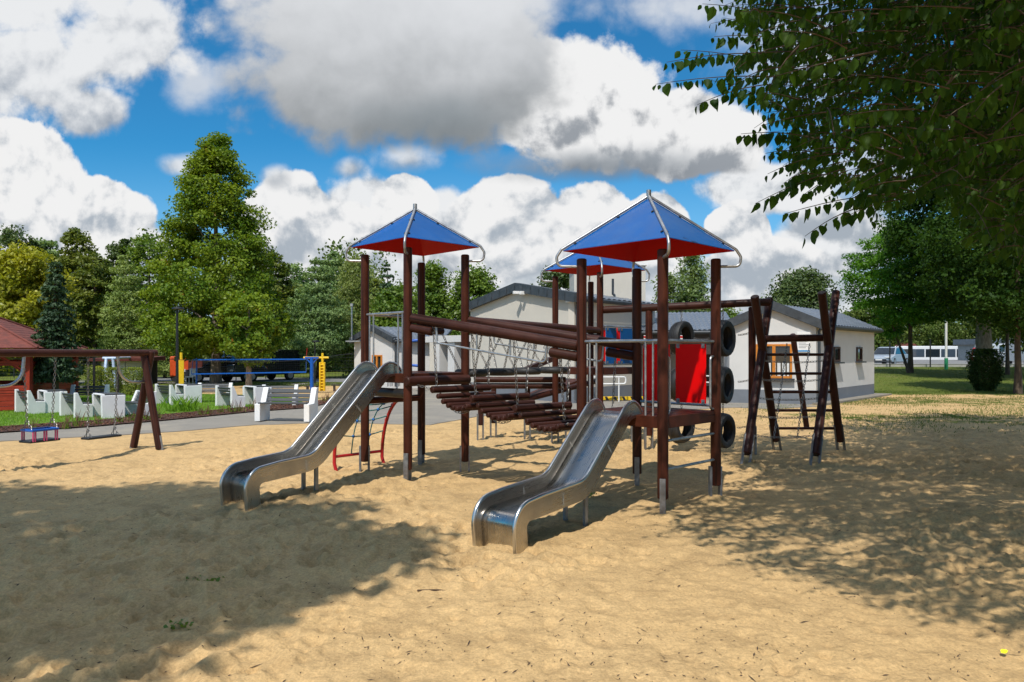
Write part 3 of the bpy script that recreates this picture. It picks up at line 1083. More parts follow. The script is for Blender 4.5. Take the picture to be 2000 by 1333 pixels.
def tower(cx, cy, hp, hr, deck, top, roof_low, apex, label, post_r=0.058):
    t = thing('play_tower', label, 'play tower', (cx, cy, 0), group='roofed play towers')
    P = [corner(cx, cy, hp, k) for k in range(4)]       # near, right, back, left
    adirs = ((1, 0.25), (1, 0.1), (0.2, 1), (1, 0))
    for k in range(4):
        add_post('post', P[k], top - 0.025 * (k == 2), post_r, t, ((0.25, 1), (1, 0.1), (0.2, 1), (1, 0.1))[k])
    # deck: boards on a frame
    mb = MB()
    inn = hp - 0.02
    a, b, c, d = [corner(cx, cy, inn, k) for k in range(4)]
    n = 7
    for i in range(n):
        f0, f1 = i / n + 0.006, (i + 1) / n - 0.006
        q = [a.lerp(d, f0), b.lerp(c, f0), b.lerp(c, f1), a.lerp(d, f1)]
        mb.hexa([V3((p.x, p.y, deck - 0.03)) for p in q] + [V3((p.x, p.y, deck)) for p in q],
                tex=[(p.x + i * 3, p.z, (p - a).dot((b - a).normalized())) for p in q] * 2)
    mb.build('deck_boards', M['stained_post'], t, bevel=0.004)
    for k in range(4):
        p, q = P[k], P[(k + 1) % 4]
        e = (q - p).normalized()
        mb = MB()
        mb.beam(p + e * 0.05 + V3((0, 0, deck - 0.065)), q - e * 0.05 + V3((0, 0, deck - 0.065)), 0.045, 0.125)
        mb.build('edge_beam', M['stained_post'], t, bevel=0.004)
    # roof of four panels, red beneath
    A = V3((cx, cy, apex))
    C = [corner(cx, cy, hr, k) + V3((0, 0, roof_low)) for k in range(4)]
    roof = bpy.data.objects.new('roof', None)
    COL.objects.link(roof)
    roof.parent = t
    th = V3((0, 0, 0.006))
    up, dn, bolts = MB(), MB(), []
    for k in range(4):
        p, q = C[k], C[(k + 1) % 4]
        up._add([p, q, A, p - th, q - th, A - th], [(0, 1, 2), (0, 3, 4, 1), (1, 4, 5, 2), (2, 5, 3, 0)])
        dn._add([p - th * 1.6, q - th * 1.6, A - th * 1.6], [(2, 1, 0)])
        nrm = (q - p).cross(A - p).normalized()
        for f in (0.12, 0.62):
            for (s0, s1) in ((p, q), (q, p)):
                c = s0.lerp(A, f) + (s1 - s0).normalized() * 0.035
                bolts.append((c, c + nrm * 0.014))
    up.build('roof_panel', M['blue_panel'], roof, smooth=0)
    dn.build('roof_lining', M['red_lining'], roof, smooth=0)
    for bp in bolts:
        MB().tube(bp, 0.014, 8).build('bolt', M['dark_bolt'], roof)
    for k in range(4):
        o = (corner(0, 0, 1, k)).normalized()
        low = C[k]
        rid = (A - low).normalized()
        s = V3((0, 0, 0.025))
        post_in = V3((P[k].x, P[k].y, top - 0.09))
        bulge = low + o * 0.075
        pts = [A + s + V3((0, 0, 0.02)), low + rid * 0.10 + s, bulge + V3((0, 0, -0.03)) + o * 0.05, low + o * 0.075 + V3((0, 0, -0.19)), V3((low.x, low.y, top - 0.10)) - o * 0.0, post_in + o * 0.02]
        nk = (rid.cross(V3((-o.y, o.x, 0)))).normalized()
        nk = nk if nk.z > 0 else -nk
        h_ = nk * 0.019
        path = fillet([A + h_, low + h_ - rid * 0.01, low + o * 0.075 + V3((0, 0, -0.075)), low + o * 0.06 + V3((0, 0, low.z * -1 + top - 0.085)), post_in + o * 0.02],
                      [0.05, 0.06, 0.07])
        if k == 0 or k == 2:
            pass
        MB().tube(path, 0.0165, 10).build('roof_pipe', M['galvanised'], roof)
    MB().tube([A - V3((0, 0, 0.05)), A + V3((0, 0, 0.09))], 0.028, 12).build('finial', M['galvanised'], roof)
    return t, P


def rail_gate(t, p, q, deck, h, gap):
    """top pipe with a pair of uprights at each end, open between"""
    e = (q - p).normalized()
    L = (q - p).length
    z1, z0 = V3((0, 0, deck + h)), V3((0, 0, deck - 0.01))
    mb = MB()
    mb.tube([p + z1 + e * 0.03, q + z1 - e * 0.03], 0.0175, 10)
    for s in gap:
        mb.tube([p + e * s + z0, p + e * s + z1], 0.0115, 8)
        mb.tube([q - e * s + z0, q - e * s + z1], 0.0115, 8)
    return mb.build('guard_rail', M['galvanised'], t)


def panel_rail(t, p, q, deck, h, mats, widths, off=V3((0, 0, 0))):
    e = (q - p).normalized()
    nrm = V3((e.y, -e.x, 0))
    for z in (deck + 0.055, deck + h):
        MB().tube([p + e * 0.03 + V3((0, 0, z)), q - e * 0.03 + V3((0, 0, z))], 0.0175, 10).build('guard_rail', M['galvanised'], t)
    for (a, b, mname) in widths:
        pb = MB()
        c = p.lerp(q, (a + b) / 2) + V3((0, 0, deck + 0.06 + (h - 0.075) / 2)) + nrm * 0.026
        w = (b - a) * (q - p).length
        pb.box(c, (w, 0.012, h - 0.10), math.atan2(e.y, e.x))
        pn = pb.build('panel', M[mname], t, bevel=0.003)
        for sx in (-1, 1):
            for sz in (-1, 1):
                cl = MB()
                cc = c + e * sx * (w / 2 - 0.035) + V3((0, 0, sz * ((h - 0.10) / 2 - 0.02)))
                cl.box(cc + nrm * 0.009, (0.042, 0.008, 0.05), math.atan2(e.y, e.x))
                cl.tube([cc, cc + nrm * 0.022], 0.009, 6)
                cl.build('clip', M['anchor_steel'], pn)


TA, TB, TC = (-1.355, 10.02, 0.70), (1.57, 8.23, 0.77), (1.555, 13.4, 0.745)
DA, DB, DC = 1.42, 1.03, 1.42
tA, PA = tower(*TA[:2], TA[2], 0.895, DA, 3.06, 3.17, 3.68, 'blue roofed brown tower between the rope net and the long slide')
tB, PB = tower(*TB[:2], TB[2], 0.985, DB, 2.77, 2.865, 3.47, 'blue roofed brown tower with bright red side panels and the short wide slide')
tC, PC = tower(*TC[:2], TC[2], 0.94, DC, 3.11, 3.23, 3.74, 'blue roofed brown tower with blue side panels, behind the other two')

# tall tower: slide gate in front, plain rail behind
rail_gate(tA, PA[3], PA[0], DA, 0.80, (0.115, 0.21))
mb = MB()
for z in (DA + 0.80,):
    mb.tube([PA[3] + V3((0, 0, z)), PA[2] + V3((0, 0, z))], 0.0175, 10)
mb.build('guard_rail', M['galvanised'], tA)
MB().log(PA[3] + (PA[0] - PA[3]) * 0.02 + V3((0, 0.03, 1.155)), PA[0] - (PA[0] - PA[3]) * 0.02 + V3((0, 0.03, 1.155)), 0.062).build('cross_log', M['black_rubber'], tA)
MB().log(PA[3] + V3((0, 0, 1.02)) + (PA[2] - PA[3]) * 0.05, PA[2] + V3((0, 0, 1.02)) - (PA[2] - PA[3]) * 0.05, 0.05).build('cross_log', M['stained_post'], tA)
# short tower
rail_gate(tB, PB[3], PB[0], DB, 0.79, (0.12, 0.215))
panel_rail(tB, PB[2], PB[1], DB, 0.79, None, [(0.10, 0.45, 'red_panel'), (0.53, 0.90, 'red_panel')])
eB = (PB[1] - PB[0]).normalized()
MB().tube([PB[0] + eB * 0.03 + V3((0, 0, DB + 0.79)), PB[1] - eB * 0.03 + V3((0, 0, DB + 0.79))], 0.0175, 10).build('guard_rail', M['galvanised'], tB)
for z in (0.47, 0.77):
    MB().tube([PB[0] + V3((0, 0, z)) + eB * 0.03, PB[1] + V3((0, 0, z)) - eB * 0.02], 0.0165, 10).build('rung', M['galvanised'], tB)
for p, sgn in ((PB[0], 1), (PB[1], -1)):
    a = p + eB * sgn * 0.05
    MB().tube(fillet([a + V3((0, 0, DB + 0.62)), a + eB * sgn * 0.075 + V3((0, 0, DB + 0.62)), a + eB * sgn * 0.075 + V3((0, 0, DB + 0.02)), a + V3((0, 0, DB + 0.02))], [0.05, 0.05]), 0.013, 8).build('hand_grip', M['galvanised'], tB)
# far tower
panel_rail(tC, PC[0], PC[1], DC, 0.74, None, [(0.04, 0.11, 'red_panel'), (0.13, 0.42, 'blue_panel'), (0.43, 0.52, 'red_panel'), (0.53, 0.92, 'blue_panel')])
for k in (3, 2):
    MB().tube([PC[k] + V3((0, 0, DC + 0.70)), PC[k - 1] + V3((0, 0, DC + 0.70))], 0.0175, 10).build('guard_rail', M['galvanised'], tC)


# ---------------------------------------------------------------- stainless slides
def slide(top, foot, deck, brk, runz, label):
    d = V3((foot[0] - top[0], foot[1] - top[1], 0))
    L = d.length
    d.normalize()
    s = V3((-d.y, d.x, 0))
    prof = fillet([V3((-0.06, 0, deck + 0.01)), V3((0.17, 0, deck + 0.005)), V3((brk, 0, runz + 0.055)), V3((L - 0.10, 0, runz)), V3((L - 0.135, 0, -0.10))],
                  [0.22, 0.42, 0.10])
    # resample
    pts = [prof[0]]
    for p in prof[1:]:
        while (p - pts[-1]).length > 0.055:
            pts.append(pts[-1] + (p - pts[-1]).normalized() * 0.045)
        if (p - pts[-1]).length > 0.012:
            pts.append(p)
    n = len(pts)
    root = thing('slide', label, 'slide', (foot[0], foot[1], 0), group='stainless steel slides')
    to = lambda q, w_: V3((top[0], top[1], 0)) + d * q.x + s * w_ + V3((0, 0, q.z))
    rail_pts = {1: [], -1: []}
    HW = 0.225
    tops, bots, beds = [], [], []
    for i, p in enumerate(pts):
        a, b = pts[max(0, i - 1)], pts[min(n - 1, i + 1)]
        t = (b - a).normalized()
        nr = V3((-t.z, 0, t.x))
        if nr.z < 0 and nr.x < 0:
            nr = -nr
        run = (i / (n - 1)) * 1.0
        x = p.x + 0.06
        h = 0.142 * min(1.0, math.sqrt(max(0.0, x / 0.16))) if x < 0.16 else 0.142
        h = max(h, 0.012)
        endf = sstep(L - 0.45, L - 0.15, np.array(p.x))
        h = h * (1 - 0.08 * float(endf))
        dn = 0.042
        tops.append(p + nr * h)
        bots.append(p - nr * dn)
        beds.append(p)
    mb = MB()
    # bed
    verts, tex, faces = [], [], []
    al = 0.0
    for i, p in enumerate(beds):
        if i:
            al += (p - beds[i - 1]).length
        for j, w_ in enumerate((-HW + 0.001, -HW + 0.05, -HW * 0.45, 0, HW * 0.45, HW - 0.05, HW - 0.001)):
            lift = 0.022 if j in (0, 6) else 0.0
            q = p.lerp(tops[i], min(1.0, lift / max(0.02, (tops[i] - p).length)))
            verts.append(to(q, w_))
            tex.append((w_, al, 0))
    for i in range(n - 1):
        for j in range(6):
            faces.append((i * 7 + j, i * 7 + j + 1, (i + 1) * 7 + j + 1, (i + 1) * 7 + j))
    mb._add(verts, faces, tex)
    bed = mb.build('chute', M['stainless'], root, smooth=60)
    sol = bed.modifiers.new('thickness', 'SOLIDIFY')
    sol.thickness = 0.004
    for sg in (-1, 1):
        w0, w1 = sg * HW, sg * (HW + 0.012)
        verts, tex, faces = [], [], []
        al = 0.0
        for i in range(n):
            if i:
                al += (beds[i] - beds[i - 1]).length
            for q, w_, k in ((tops[i], w0, 0), (tops[i], w1, 1), (bots[i], w1, 2), (bots[i], w0, 3)):
                verts.append(to(q, w_))
                tex.append((k * 0.2, al, sg * 3.0))
        for i in range(n - 1):
            for k in range(4):
                k2 = (k + 1) % 4
                faces.append((i * 4 + k, (i + 1) * 4 + k, (i + 1) * 4 + k2, i * 4 + k2) if sg > 0 else (i * 4 + k2, (i + 1) * 4 + k2, (i + 1) * 4 + k, i * 4 + k))
        faces.append((0, 1, 2, 3) if sg > 0 else (3, 2, 1, 0))
        side = MB()._add(verts, faces, tex).build('side_wall', M['stainless'], root, smooth=50)
        MB().tube([to(q, (w0 + w1) / 2) for q in tops], 0.0185, 10).build('rim', M['polished_rail'], side)
        # ground-down seams where the sheets were welded
        sm = MB()
        for f in (0.27, 0.60):
            i = int(n * f)
            q0, q1 = bots[i], tops[i]
            t = (pts[i + 1] - pts[i]).normalized()
            for off in (w0 - sg * 0.0016, w1 + sg * 0.0016):
                pa, pb, pc, pd = q0.lerp(q1, 0.12) - t * 0.010, q0.lerp(q1, 0.12) + t * 0.012, q0.lerp(q1, 0.80) + t * 0.015, q0.lerp(q1, 0.80) - t * 0.008
                sm.poly([to(z, off) for z in (pa, pb, pc, pd)])
        sm.build('weld_seam', M['weld_seam'], side, smooth=0)
    # two small legs under the bend
    i = int(n * 0.60)
    while pts[i].z < 0.40:
        i -= 1
    for sg in (-1, 1):
        q = to(bots[i], sg * 0.12)
        MB().box(V3((q.x, q.y, q.z / 2 - 0.07)), (0.045, 0.03, q.z + 0.14), math.atan2(d.y, d.x)).build('leg', M['anchor_steel'], root)
    return root


slide((-1.70, 9.66), (-3.04, 7.86), DA, 1.32, 0.30, 'long narrow steel slide running down beside the red rope net')
slide((1.18, 7.86), (-0.15, 6.22), DB, 1.00, 0.27, 'short shiny steel slide below the red side panels, nearest to the viewer')

# ---------------------------------------------------------------- swaying log bridge between the two front towers
br = thing('log_bridge', 'sagging bridge of brown logs hung on chains between the two front towers', 'log bridge', (0, 9.2, 0))
zA, zB = DA + 0.72, DB + 0.74
ends = [((PA[0], PB[3])), ((PA[1], PB[2]))]
beams = []
for (p, q) in ends:
    e = (q - p).normalized()
    a, b = V3((p.x, p.y, zA)) + e * 0.06, V3((q.x, q.y, zB)) - e * 0.04
    beams.append((a, b))
    MB().log(a, b, 0.063, 18).build('overhead_log', M['dark_log'], br)
    dz = V3((0, 0, -0.125))
    MB().log(a + dz, a + dz + (b - a).normalized() * 0.33, 0.058).build('bracket_log', M['dark_log'], br)
    MB().log(b + dz, b + dz - (b - a).normalized() * 0.36, 0.058).build('bracket_log', M['dark_log'], br)
    # galvanised hand bar below each beam
    lo = V3((0, 0, -0.26))
    u = (b - a).normalized()
    MB().tube(fillet([a + u * 0.38 + V3((0, 0, -0.03)), a + u * 0.40 + lo, b - u * 0.42 + lo, b - u * 0.40 + V3((0, 0, -0.03))], [0.05, 0.05]), 0.0135, 8).build('hand_bar', M['galvanised'], br)
    for f in (0.42, 0.62):
        c = a.lerp(b, f)
        MB().tube([c, c + lo], 0.0125, 8).build('bar_hanger', M['galvanised'], br)
ax = V3((0.775, 0.63, 0)).normalized()
HL = 0.47
(a0, b0), (a1, b1) = beams
midA, midB = (a0 + a1) / 2, (b0 + b1) / 2


def walk(t):
    p = midA.lerp(midB, t)
    return V3((p.x, p.y, 1.27 + (0.86 - 1.27) * t))


MB().log(V3((PA[0].x, PA[0].y, DA - 0.10)) + V3((0.035, -0.05, 0)) - ax * 0.06, V3((PA[1].x, PA[1].y, DA - 0.10)) + V3((0.05, -0.03, 0)), 0.066).build('step_log', M['dark_log'], br)
for (t0, t1) in ((0.13, 0.375), (0.375, 0.625), (0.625, 0.90)):
    for i in range(8):
        f = i / 7.0
        tt = t0 + (t1 - t0) * (0.04 + 0.86 * f)
        c = walk(tt)
        z = walk(t0).z - 0.235 * (1 - ((f - 0.72) / 0.72) ** 2)
        if i == 0:
            z = walk(t0).z
        r = 0.046 if i == 0 else 0.034
        sk = random.uniform(-0.015, 0.015)
        MB().log(V3((c.x, c.y, z)) - ax * (HL + sk), V3((c.x, c.y, z)) + ax * (HL - sk), r, 14, 0.008).build('step_log', M['dark_log'], br)
    for sg, (a, b) in ((-1, beams[0]), (1, beams[1])):
        c = walk(t0 + 0.015) + ax * sg * HL * 0.88
        top_ = a.lerp(b, t0 + 0.015)
        MB().chain(V3((top_.x, top_.y, top_.z - 0.05)), V3((c.x, c.y, walk(t0).z + 0.02))).build('chain', M['chain_steel'], br)
        c2 = walk(t1 - 0.03) + ax * sg * HL * 0.8
        top2 = a.lerp(b, t1)
        # side chain under the logs
        e0, e1 = walk(t0) + ax * sg * HL * 0.72, walk(t1) + ax * sg * HL * 0.72
        MB().chain(V3((e0.x, e0.y, walk(t0).z - 0.04)), V3((e1.x, e1.y, walk(t1).z - 0.04)), sag=0.20).build('chain', M['chain_steel'], br)
for sg, (a, b) in ((-1, beams[0]), (1, beams[1])):
    top_ = a.lerp(b, 0.90)
    c = walk(0.9) + ax * sg * HL * 0.88
    MB().chain(V3((top_.x, top_.y, top_.z - 0.05)), V3((c.x, c.y, walk(0.9).z))).build('chain', M['chain_steel'], br)
    p0 = V3((PA[0].x, PA[0].y, DA - 0.12)) if sg < 0 else V3((PA[1].x, PA[1].y, DA - 0.12))
    c = walk(0.13) + ax * sg * HL * 0.72
    MB().chain(p0, V3((c.x, c.y, walk(0.13).z - 0.02))).build('chain', M['chain_steel'], br)

# ---------------------------------------------------------------- bridge of flat tyres to the far tower
tb = thing('tyre_bridge', 'bridge of flat black tyre steps hung on crossing chains towards the far tower', 'rope bridge', (0.1, 11.8, 0))
bm2 = []
for (p, q) in ((PA[1], PC[0]), (PA[2], PC[3])):
    e = (q - p).normalized()
    a, b = V3((p.x, p.y, DA + 0.72)) + e * 0.05, V3((q.x, q.y, DC + 0.66)) - e * 0.05
    bm2.append((a, b))
    MB().log(a, b, 0.06, 16).build('overhead_log', M['dark_log'], tb)
    dz = V3((0, 0, -0.12))
    MB().log(a + dz, a + dz + e * 0.4, 0.055).build('bracket_log', M['dark_log'], tb)
    MB().log(b + dz, b + dz - e * 0.4, 0.055).build('bracket_log', M['dark_log'], tb)
for i, f in enumerate((0.17, 0.37, 0.57, 0.80)):
    c = (bm2[0][0].lerp(bm2[0][1], f) + bm2[1][0].lerp(bm2[1][1], f)) / 2
    c = V3((c.x, c.y, 1.385))
    st = MB().torus(c, (0, 0, 1), 0.20, 0.062, 26, 10, 0.95)
    st.tube([c + V3((0, 0, -0.03)), c + V3((0, 0, 0.03))], 0.16, 20)
    st.build('tyre_step', M['rubber'], tb)
    u = (bm2[0][1] - bm2[0][0]).normalized()
    for (a, b) in bm2:
        side = a.lerp(b, f)
        w_ = (V3((side.x, side.y, 0)) - V3((c.x, c.y, 0))).normalized()
        for k in (-1, 1):
            lo = c + w_ * 0.18 + u * k * 0.10 + V3((0, 0, 0.05))
            up_ = side + u * k * 0.24 + V3((0, 0, -0.05))
            MB().chain(up_, lo).build('chain', M['chain_steel'], tb)

# ---------------------------------------------------------------- balance platform and ramp behind
rp = thing('balance_beam', 'pair of level brown logs on short posts with a sloping ramp, behind the log bridge', 'balance beam', (0.3, 13.7, 0))
for z, y in ((1.175, 13.62), (1.055, 13.66)):
    MB().log((-0.72, y, z), (1.02, y - 0.03, z), 0.056, 14).build('rail_log', M['dark_log'], rp)
for x, y in ((-0.60, 13.72), (-0.36, 14.1), (0.30, 13.75), (1.10, 13.9)):
    add_post('post', V3((x, y, 0)), 1.02, 0.052, rp, (1, 0.2), 0.30, 'dark_log')
MB().log(W(1006, 786, 13.0), W(1168, 744, 14.6), 0.055).build('ramp_log', M['frame_log'], rp)
MB().beam(W(1016, 727, 14.3), W(1106, 690, 15.3), 0.10, 0.10).build('ramp_log', M['frame_log'], rp)
MB().beam(W(1000, 790, 14.4), W(1120, 742, 15.4), 0.5, 0.05).build('ramp_board', M['stained_post'], rp)

# ---------------------------------------------------------------- red framed rope net beside the tall tower
nt = thing('net_climber', 'arched red pipe frame with a teal rope net and blue knots', 'climbing net', (-2.3, 10.6, 0))
f0, f1 = V3((-2.53, 10.30, 0)), V3((-1.955, 10.92, 0))
inn = V3((0.70, -0.62, 0)).normalized()
arcs = []
for f, k in ((f0, 0), (f1, 1)):
    pts = [f + V3((0, 0, -0.05)) + inn * 0.02]
    for i in range(13):
        a = i / 12 * R(88)
        pts.append(f + V3((0, 0, 0.10)) - inn * 0.04 + inn * (0.52 * (1 - math.cos(a))) + V3((0, 0, 0.92 * math.sin(a))))
    arcs.append(pts)
    MB().tube(pts, 0.026, 10).build('arch_pipe', M['red_paint'], nt)
MB().tube([arcs[0][1] + V3((0, 0, 0.09)), arcs[1][1] + V3((0, 0, 0.09))], 0.022, 10).build('foot_bar', M['red_paint'], nt)
MB().tube([arcs[0][-1], arcs[1][-1]], 0.024, 10).build('top_bar', M['red_paint'], nt)
for i in (1, 4, 6, 9):
    for a in arcs:
        MB().sphere(a[i] + V3((0, 0, 0.02)), 0.028, 8, 5).build('clamp', M['red_paint'], nt)


def net_at(u, v):
    i = v * 12 + 1
    j = min(12, int(i))
    fr = i - j
    p = arcs[0][j].lerp(arcs[0][min(13, j + 1)], fr)
    q = arcs[1][j].lerp(arcs[1][min(13, j + 1)], fr)
    return p.lerp(q, u) + V3((0, 0, -0.05 * math.sin(math.pi * u)))


for v in (0.30, 0.50, 0.68, 0.86):
    MB().tube([net_at(k / 10, v) for k in range(11)], 0.0085, 6).build('rope', M['teal_rope'], nt)
for u in (0.34, 0.68):
    MB().tube([net_at(u, 0.09 + 0.91 * k / 14) for k in range(15)], 0.0085, 6).build('rope', M['teal_rope'], nt)
    for v in (0.30, 0.50, 0.68, 0.86):
        MB().sphere(net_at(u, v), 0.024, 8, 5).build('knot', M['blue_knot'], nt)

# ---------------------------------------------------------------- climbing frame with ladder and chain net
cf = thing('climbing_frame', 'brown log A-frame with rungs, chain net and a long beam to the far tower', 'climbing frame', (4.4, 11.5, 0))


def leg(foot, topp, anchor_dir):
    d = (topp - foot).normalized()
    l = MB().log(foot + d * 0.20, topp, 0.066, 16).build('leg', M['frame_log'], cf)
    mb = MB()
    s = V3((anchor_dir[0], anchor_dir[1], 0)).normalized()
    s = (s - d * s.dot(d)).normalized()
    for k in (-1, 1):
        a = foot - d * 0.12 + s * k * 0.058
        mb.beam(a, a + d * 0.62, 0.055, 0.010) if abs(s.x) < 0.5 else mb.box(a + d * 0.28, (0.030, 0.055, 0.74), rot=Matrix((s, d.cross(s), d)).transposed())
    mb.build('post_anchor', M['anchor_steel'], l)
    return foot, topp


la = leg(G(1455, 911), W(1503, 584, 12.1), (1, 0))
lb = leg(G(1518, 879), W(1474, 579, 11.2), (1, 0))
lc = leg(G(1590, 913), W(1633, 570, 12.0), (1, 0))
ld = leg(G(1643, 880), W(1605, 571, 11.15), (1, 0))
MB().log(W(1493, 662, 11.65), W(1617, 660, 11.6), 0.058).build('top_bar', M['frame_log'], cf)


def on(seg, py):
    """the point of a leg that appears at picture height py"""
    a, b = seg
    lo, hi = 0.0, 1.0
    for _ in range(40):
        m_ = (lo + hi) / 2
        p = a.lerp(b, m_)
        y = HOR - (p.z - EYE) * FL / p.y
        if y > py:
            lo = m_
        else:
            hi = m_
    return a.lerp(b, lo)


for py in (693, 730, 766, 802, 837):
    MB().log(on(lb, py), on(ld, py), 0.024, 10, 0.004).build('rung', M['frame_log'], cf)
net = []
for py in (704, 741, 777, 812, 850):
    a, b = on(la, py), on(lc, py)
    MB().chain(a, b, sag=0.035).build('chain', M['chain_steel'], cf)
for f in (0.36, 0.70):
    MB().chain(on(la, 668).lerp(on(lc, 668), f) + V3((0, 0, -0.03)), on(la, 853).lerp(on(lc, 853), f) + V3((0, 0, -0.03))).build('chain', M['chain_steel'], cf)
MB().log(W(1548, 653, 13.4), W(1576, 838, 14.0), 0.052).build('leaning_pole', M['frame_log'], cf)
# long beam to the far tower and the post that carries it
bA, bB = V3((PC[0].x + 0.05, PC[0].y + 0.05, 2.445)), W(1506, 590, 11.75)
MB().log(bA, bB, 0.064, 16).build('long_beam', M['dark_log'], cf)
pc = W(1469, 600, 11.9)
add_post('post', V3((pc.x, pc.y, 0)), pc.z, 0.06, cf, (1, 0.2), 0.25, 'stained_post')
mid = bA.lerp(bB, 0.30)
add_post('post', V3((mid.x - 0.02, mid.y + 0.02, 0)), mid.z - 0.05, 0.062, cf, (1, 0.2), 0.25, 'stained_post')

# tyres strung below the beam in two columns


def tyre(c, ax_, r, label, up_to):
    t = thing('hanging_tyre', label, 'tyre', c, group='tyres hung below the long beam')
    tr = MB()
    n, w_ = 36, 0.105
    axn = V3(ax_).normalized()
    u = V3((0, 0, 1))
    v = axn.cross(u).normalized()
    prof = [(-0.8, 0.62), (-1.0, 0.80), (-0.92, 0.94), (-0.62, 1.0), (-0.22, 1.0), (-0.20, 0.975), (-0.1, 0.975), (-0.08, 1.0), (0.08, 1.0), (0.10, 0.975), (0.2, 0.975), (0.22, 1.0), (0.62, 1.0), (0.92, 0.94), (1.0, 0.80), (0.8, 0.62), (0.72, 0.64), (0.80, 0.82), (0.5, 0.93), (-0.5, 0.93), (-0.80, 0.82), (-0.72, 0.64)]
    verts, faces = [], []
    m_ = len(prof)
    for i in range(n):
        a = 2 * math.pi * i / n
        for (x, rr) in prof:
            k = rr * r
            if abs(x) > 0.5 and rr > 0.93 and i % 2:
                k *= 0.985
            verts.append(V3(c) + axn * x * w_ + (u * math.cos(a) + v * math.sin(a)) * k)
    for i in range(n):
        for j in range(m_):
            faces.append((i * m_ + j, ((i + 1) % n) * m_ + j, ((i + 1) % n) * m_ + (j + 1) % m_, i * m_ + (j + 1) % m_))
    tr._add(verts, faces)
    tr.build('tyre', M['rubber'], t, smooth=35)
    MB().chain(V3(c) + V3((0, 0, r * 0.93)), V3(up_to)).build('chain', M['chain_steel'], t)
    return t


def beam_at(px):
    lo, hi = 0.0, 1.0
    for _ in range(40):
        m_ = (lo + hi) / 2
        p = bA.lerp(bB, m_)
        if 1000 + p.x * FL / p.y < px:
            lo = m_
        else:
            hi = m_
    return bA.lerp(bB, lo)


tyre_pts = []
for px, rows, ax_, kk in ((1331, ((661, 33, 'topmost', 'behind the red panels'), (750, 34, 'middle', 'behind the red panels'), (833, 33, 'lowest', 'behind the red panels')), (0.50, -0.62, 0.12), 0),
                          (1412, ((661, 36, 'topmost', 'next to the A-frame'), (752, 36, 'middle', 'next to the A-frame'), (841, 34, 'lowest', 'next to the A-frame')), (0.62, -0.50, -0.05), 1)):
    bp = beam_at(px)
    prev = V3((bp.x, bp.y, bp.z - 0.06))
    for (py, rad, word, where) in rows:
        d_ = bp.y
        c = W(px, py, d_)
        r_ = rad * d_ / FL
        tyre(c, (ax_[0] + random.uniform(-.15, .15), ax_[1], ax_[2] + random.uniform(-.06, .06)), r_, word + ' of three black tyres on one chain ' + where, prev)
        prev = c + V3((0, 0, -r_ * 0.93))
        tyre_pts.append((c, r_, kk))
tc = thing('tie_chain', 'short level chains tying the hanging tyres to each other and the post', 'chain', (3.4, 12.0, 0))
for i in range(3):
    (c0, r0, _), (c1, r1, _) = tyre_pts[i], tyre_pts[i + 3]
    MB().chain(c0 + (c1 - c0).normalized() * r0 * 0.7, c1 - (c1 - c0).normalized() * r1 * 0.7, 0.02).build('chain', M['chain_steel'], tc)
    e = V3((pc.x, pc.y, c1.z + 0.10))
    MB().chain(c1 + (e - c1).normalized() * r1 * 0.8, e, 0.01).build('chain', M['chain_steel'], tc)

# ---------------------------------------------------------------- swing
sw = thing('swing_frame', 'low brown log swing frame beside the paved path', 'swing frame', (-6.3, 12.5, 0))
s0, sd = V3((-6.28, 12.45, 1.685)), V3((-0.42, -0.92, 0)).normalized()
MB().log(s0 - sd * 0.12, s0 + sd * 4.4, 0.058, 18).build('top_beam', M['frame_log'], sw)
cr = V3((-sd.y, sd.x, 0))
cr = -cr if cr.x < 0 else cr
for base, dx in ((s0 + sd * 0.06, 0), (s0 + sd * 4.2, 1)):
    for sg in (-1, 1):
        foot = V3((base.x, base.y, 0)) + cr * sg * 0.33 + (sd * 0.02)
        topp = base + cr * sg * (-0.035) + V3((0, 0, 0.03)) + sd * (0.05 * sg)
        d = (topp - foot).normalized()
        l = MB().log(foot + d * 0.04, topp, 0.060, 16).build('leg', M['frame_log'], sw)
        MB().beam(foot - d * 0.1 + cr * sg * 0.062, foot + d * 0.28 + cr * sg * 0.062, 0.05, 0.010).build('post_anchor', M['anchor_steel'], l)
for f0_, f1_ in ((0.10, 0.42), (1.52, 2.05)):
    a, b = s0 + sd * f0_, s0 + sd * f1_
MB().tube(fillet([s0 + sd * 0.62 + V3((0, 0, -0.05)), s0 + sd * 0.58 + V3((0, 0, -0.48)), s0 + sd * 0.08 + V3((0, 0, -0.50))], [0.28]), 0.021, 10).build('curved_brace', M['galvanised'], sw)
MB().tube(fillet([s0 + sd * 2.12 + V3((0, 0, -0.05)), s0 + sd * 2.16 + V3((0, 0, -0.46)), s0 + sd * 2.9 + V3((0, 0, -0.50))], [0.26]), 0.022, 10).build('curved_brace', M['galvanised'], sw)


def at_px(px):
    for k in range(2000):
        p = s0 + sd * (k * 0.003)
        if 1000 + p.x * FL / p.y < px:
            return p
    return p


